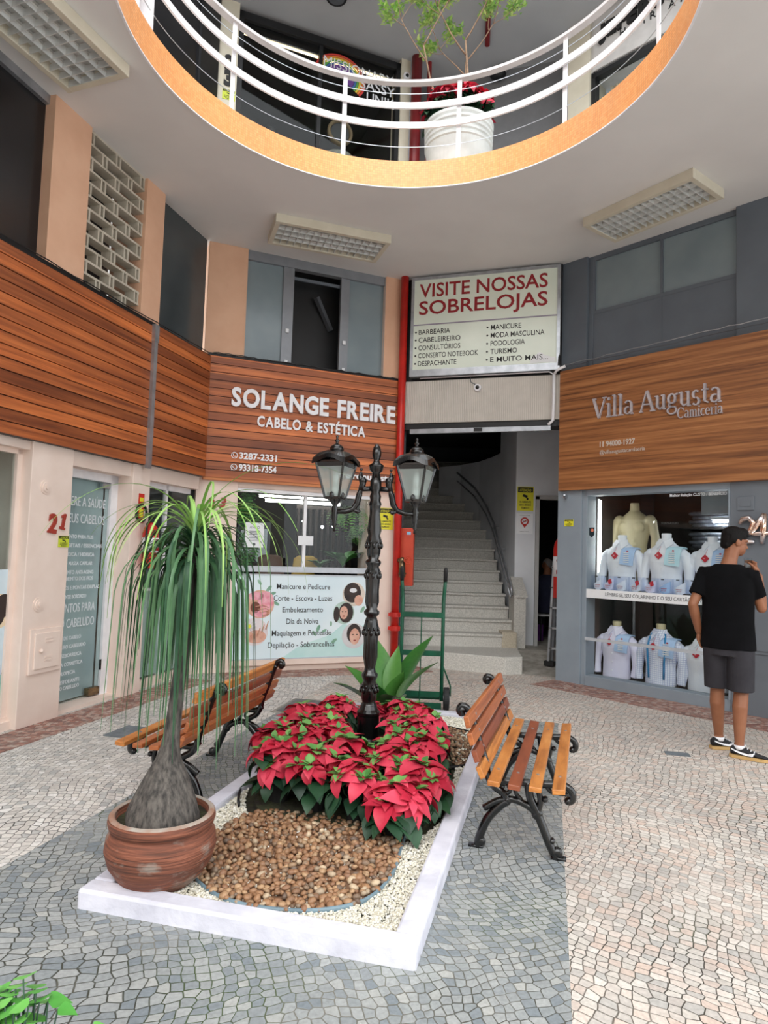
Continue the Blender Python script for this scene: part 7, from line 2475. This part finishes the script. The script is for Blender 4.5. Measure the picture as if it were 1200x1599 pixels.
# bagged shirts stacked on a high shelf
bs = mat('bagged_shirt', C(150, 156, 168), .3, col2=C(84, 90, 102), scale=12, bmp=.8, bscale=14, spec=.8)
sf = FR.thing('wall_shelf', 'dark high shelf carrying two stacks of bagged shirts', 'shelf', 1.0, -1.2, 1.93)
mb = MB(); mb.box(0, .7, 0, .45, 0, .025); mb.build('board', MT['dark'], sf)
mb = MB(); mb.box(0, .7, 0, .45, -.26, -.235); mb.build('lower_board', MT['dark'], sf)
for lev, z0_ in ((0, 1.957), (1, 1.697)):
    for k in range(4):
        mb = MB()
        n = 8
        loft(mb, [((0, 0, 0), .28, .17, 0), ((0, 0, .018), .3, .18, 0), ((0, 0, .042), .29, .175, 0), ((0, 0, .05), .2, .12, 0)], 24)
        o = FR.single('bagged_shirt', mb, bs, ('shirt in shiny bag, %s of the pile on the high shelf' if lev == 0 else 'shirt in shiny bag, %s of the pile on the shelf below the high one') % ('bottom', 'second', 'third', 'topmost')[k], 'shirt', 1.36 + .02 * (-1) ** k, -1.4, z0_ + .051 * k, 'bagged shirts on the shelves', smooth=True)
# shop tubes (lit)
MT['shop_tube'] = emit('bright_shop_tube', (0.93, 0.97, 1.0, 1), 26.0)
for u0_, u1_, v_, z_, lab in ((.72, 1.85, -.14, 2.4, 'lit tube along the top of the shop window'), (1.45, 2.35, -1.1, 2.02, 'lit tube deeper in the shop above the shirts'), ):
    t = FR.thing('tube_lamp', lab, 'lamp', u0_, v_, z_)
    mb = MB(); mb.tube([(0, 0, 0), (u1_ - u0_, 0, 0)], .018, 10); mb.build('tube', MT['shop_tube'], t, smooth=True)
    mb = MB(); mb.box(-.02, u1_ - u0_ + .02, -.03, .03, .02, .05); mb.build('batten', MT['paper'], t)
t = FR.thing('tube_lamp', 'upright lit tube at the left edge of the shop window', 'lamp', .4, -.3, 1.2)
mb = MB(); mb.tube([(0, 0, 0), (0, 0, 1.05)], .016, 10); mb.build('tube', MT['tube_light'], t, smooth=True)
mb = MB(); mb.box(-.028, -.016, -.03, .03, -.02, 1.07); mb.build('batten', MT['paper'], t)

# ================================================================ salon interior
def tube_lamp(u, v, z, L, lab, rz=0.0):
    t = FS.thing('tube_lamp', lab, 'lamp', u, v, z, None, rz)
    mb = MB(); mb.tube([(0, 0, 0), (L, 0, 0)], .02, 10); mb.build('tube', MT['tube_light'], t, smooth=True)
    mb = MB(); mb.box(-.02, L + .02, -.035, .035, .022, .05); mb.build('batten', MT['paper'], t)
tube_lamp(.95, -1.0, 2.2, 1.1, 'front lit tube on the salon ceiling')
tube_lamp(1.05, -1.9, 2.33, 1.1, 'rear lit tube on the salon ceiling')
scr = FS.thing('slat_screen', 'screen of dark vertical timber slats inside the salon', 'screen', 1.45, -1.1, .02)
for k in range(10):
    mb = MB(); x = .09 * k; mb.box(x, x + .035, 0, .06, 0, 2.1); mb.build('slat', MT['slat_wood'] if 'slat_wood' in MT else MT.setdefault('slat_wood', mat('dark_timber', C(52, 38, 30), .6, col2=C(36, 27, 22), scale=6)), scr)
mb = MB(); mb.box(-.02, .9, 0, .06, 2.1, 2.15); mb.build('head_rail', MT['slat_wood'], scr)
for k, (u, z) in enumerate(((1.5, 1.93), (1.78, 1.86), (1.95, 1.88))):
    mb = MB(); mb.ball((0, 0, 0), .022, 10, 8)
    FS.single('spot_bulb', mb, MT['spot_light'], ('small lit bulb left of the hanging fern in the salon', 'small lit bulb under the hanging fern in the salon', 'small lit bulb right of the slat screen in the salon')[k], 'lamp', u, -.95, z, smooth=True)
cb_ = FS.thing('salon_cabinet', 'grey cabinet with mirror standing deep in the salon', 'cabinet', .7, -1.7, .02)
mb = MB(); mb.box(0, .5, 0, .4, 0, 1.9); mb.build('body', MT['grey_locker'], cb_)
mb = MB(); mb.box(.05, .45, -.012, 0, .95, 1.8); mb.build('mirror', mat('mirror_face', C(150, 160, 168), .05, .9), cb_)
for zz in (.3, .6):
    mb = MB(); mb.box(.04, .46, -.015, 0, zz, zz + .25); mb.build('drawer', MT['grey_up'], cb_)
for u, lab, c in ((1.5, 'yellow salon chair back seen over the sill', (196, 160, 60)), (1.0, 'brown salon chair back seen over the sill', (96, 66, 52))):
    t = FS.thing('salon_chair', lab, 'chair', u, -.75, .02)
    mm = mat('chair_vinyl', C(*c), .5)
    mb = MB(); loft(mb, [((0, 0, .85), .2, .05, 0), ((0, .01, 1.15), .2, .05, 0), ((0, .02, 1.38), .17, .045, 0), ((0, .02, 1.42), .1, .03, 0)], 24); mb.build('backrest', mm, t, smooth=True)
    mb = MB(); mb.box(-.22, .22, .05, .5, .5, .6); mb.build('seat', mm, t, bevel=.03)
    mb = MB(); mb.tube([(0, .28, .03), (0, .28, .5)], .035, 12); mb.lathe([(.22, 0), (.22, .03), (.04, .04)], 24, (0, .28, 0)); mb.build('base', MT['alu'], t)
    mb = MB(); mb.bar((0, .03, .5), (0, .02, .9), .08, .02); mb.build('back_support', MT['alu'], t)
def fern(lab, u, v, z, n, L, seed, droop=1.8, hang=True):
    t = FS.thing('hanging_fern' if hang else 'leafy_plant', lab, 'plant', u, v, z)
    g = random.Random(seed); mb = MB()
    for k in range(n):
        az = g.uniform(0, 6.28); a = g.uniform(.2, 1.2); p = Vector((0, 0, 0)); N = 12; LL = L * g.uniform(.6, 1.1)
        for i in range(N):
            d = Vector((math.cos(az) * math.cos(a), math.sin(az) * math.cos(a), math.sin(a)))
            p2 = p + d * LL / N
            if hang:
                s = d.cross(Vector((0, 0, 1))).normalized()
                for sg in (-1, 1):
                    w = .05 * math.sin(PI * (i + .7) / (N + 1)) + .008
                    mb.leaf(p, (s * sg + d * .5), d.cross(s), w, .008, .3, .1, 2)
            p = p2; a -= droop / N
        if not hang:
            d0 = Vector((math.cos(az), math.sin(az), 1.6)).normalized()
            mb.leaf((0, 0, 0), d0, Vector((-math.cos(az), -math.sin(az), .6)), LL, LL * .16, 1.1, .25, 7, lance)
    mb.build('fronds', MT['leaf_young'] if hang else MT['leaf_mid'], t, smooth=True)
    mb = MB(); mb.lathe([(.05, -.1), (.08, -.02), (.085, 0), (.07, 0), (.06, -.04), (0, -.04)], 16); mb.build('pot', MT['dark'], t, smooth=True)
    if hang:
        mb = MB(); mb.tube([(.08, 0, 0), (0, 0, .3), (-.08, 0, 0)], .003, 4); mb.tube([(0, 0, .3), (0, 0, 2.6 - z)], .003, 4); mb.build('hanger', MT['dark'], t)
    else:
        mb = MB(); mb.box(-.09, .09, -.09, .09, -z + .02, -.1); mb.build('plinth', MT['dark'], t)
fern('fern with drooping fronds hanging inside the salon window', 1.98, -.34, 2.02, 46, .5, 3, 2.4)
fern('long fern hanging at the right edge of the salon window', 2.2, -.36, 1.8, 40, .46, 5, 2.8)
fern('broad leaved plant behind the salon sill on the right', 1.93, -.42, 1.3, 30, .42, 8, 1.4, False)
fern('bushy plant behind the salon sill beside the lock plate', 1.62, -.5, 1.26, 18, .26, 12, 1.4, False)
vn = FS.thing('climbing_vine', 'green vine hanging down the left side of the salon window', 'plant', .56, -.22, 1.3)
g = random.Random(31); mb = MB(); sm_ = MB()
for s_ in range(4):
    x = -.06 + .045 * s_; pts = []
    for i in range(24):
        p = Vector((x + .03 * math.sin(i * .6 + s_), .02 * math.cos(i * .5), .95 - .04 * i)); pts.append(p)
        for q in range(4):
            a = g.uniform(0, 6.28); mb.leaf(p, (math.cos(a), math.sin(a) - .3, -.3), (0, -1, .6), g.uniform(.045, .075), .024, .6, .15, 4, heart)
    sm_.tube(pts, .002, 4)
mb.build('leaves', MT['leaf_mid'], vn, smooth=True); sm_.build('stems', MT['leaf_dark'], vn)
nt2 = FS.thing('paper_notice', 'white printed notice taped inside the salon window', 'notice', .51, -.074, 1.53)
mb = MB(); mb.box(0, .235, -.003, 0, 0, .31); mb.build('sheet', MT['paper'], nt2)
mb = MB(); mb.text('AVISO', .117, .235, .03, .13, 'C', -.003, .001)
for i in range(7):
    mb.box(.05 + .01 * (i % 2), .185 - .012 * (i % 3), -.004, -.003, .08 + .02 * i, .087 + .02 * i)
mb.disc((.117, .04), .018, -.004, -.003, 16)
mb.build('wording', MT['greyink'], nt2)

# ================================================================ gallery shop interior
t = FS.thing('display_mannequin', 'black mannequin with a pale garment in the dark gallery window', 'mannequin', .74, -.75, 5.5)
mb = MB(); loft(mb, [((0, 0, .75), .15, .1, 0), ((0, 0, 1.1), .13, .09, 0), ((0, 0, 1.4), .18, .11, 0), ((0, 0, 1.55), .12, .08, 0), ((0, 0, 1.62), .05, .05, 0), ((0, 0, 1.72), .05, .05, 0)], 24); mb.ball((0, 0, 1.84), (.075, .09, .12), 16, 12)
mb.tube([(0, 0, 0), (0, 0, .76)], .02, 8); mb.lathe([(.15, 0), (.15, .02), (0, .03)], 20)
remesh(mb.build('figure', MT['dark'], t, smooth=True), .014, 3)
mb = MB(); loft(mb, [((0, 0, 1.0), .2, .14, 0), ((0, 0, 1.4), .21, .14, 0), ((0, 0, 1.52), .17, .11, 0)], 24, False); o = mb.build('garment', MT['greyink'], t, smooth=True)
t = FS.thing('round_mirror', 'round mirror with a wide straw frame in the gallery window', 'mirror', 1.75, -.7, 7.62)
mb = MB(); mb.tube([(.17 * math.cos(2 * PI * k / 28), 0, .17 * math.sin(2 * PI * k / 28)) for k in range(28)], .05, 8, closed=True, flat=.5); mb.build('frame', mat('straw_frame', C(150, 132, 106), .8), t, smooth=True)
mb = MB(); mb.disc((0, 0), .14, -.005, .005, 28); mb.build('glass', MT['greyink'], t)
mb = MB(); mb.tube([(0, .0, .2), (0, .0, .8)], .004, 4); mb.build('hanger', MT['dark'], t)
t = FS.thing('display_table', 'round draped display table behind the gallery glass', 'table', 1.76, -.8, 5.5)
mb = MB(); mb.lathe([(.34, 0), (.33, 1.3), (.3, 1.72), (.22, 1.8), (0, 1.83)], 30); mb.build('drape', mat('grey_green_drape', C(150, 154, 142), .9, col2=C(120, 124, 114), scale=14), t, smooth=True)
t = FS.thing('strip_lamp', 'warm lit strip along the gallery shop ceiling', 'lamp', .2, -.16, 8.2)
mb = MB(); mb.box(0, 2.3, -.01, .01, .015, .03); mb.build('strip', MT['warm_light'], t)
mb = MB(); mb.box(0, 2.3, -.03, .03, .03, .05); mb.build('channel', MT['alu'], t)
mb = MB(); mb.ball((0, 0, 0), (.09, .07, .06), 14, 10)
single('yellow_flower_pot', mb, MT['yellow'], 'small yellow rounded object on the gallery edge left of the white tub', 'ornament', (0.22, 7.0, 5.56), 0, smooth=True)
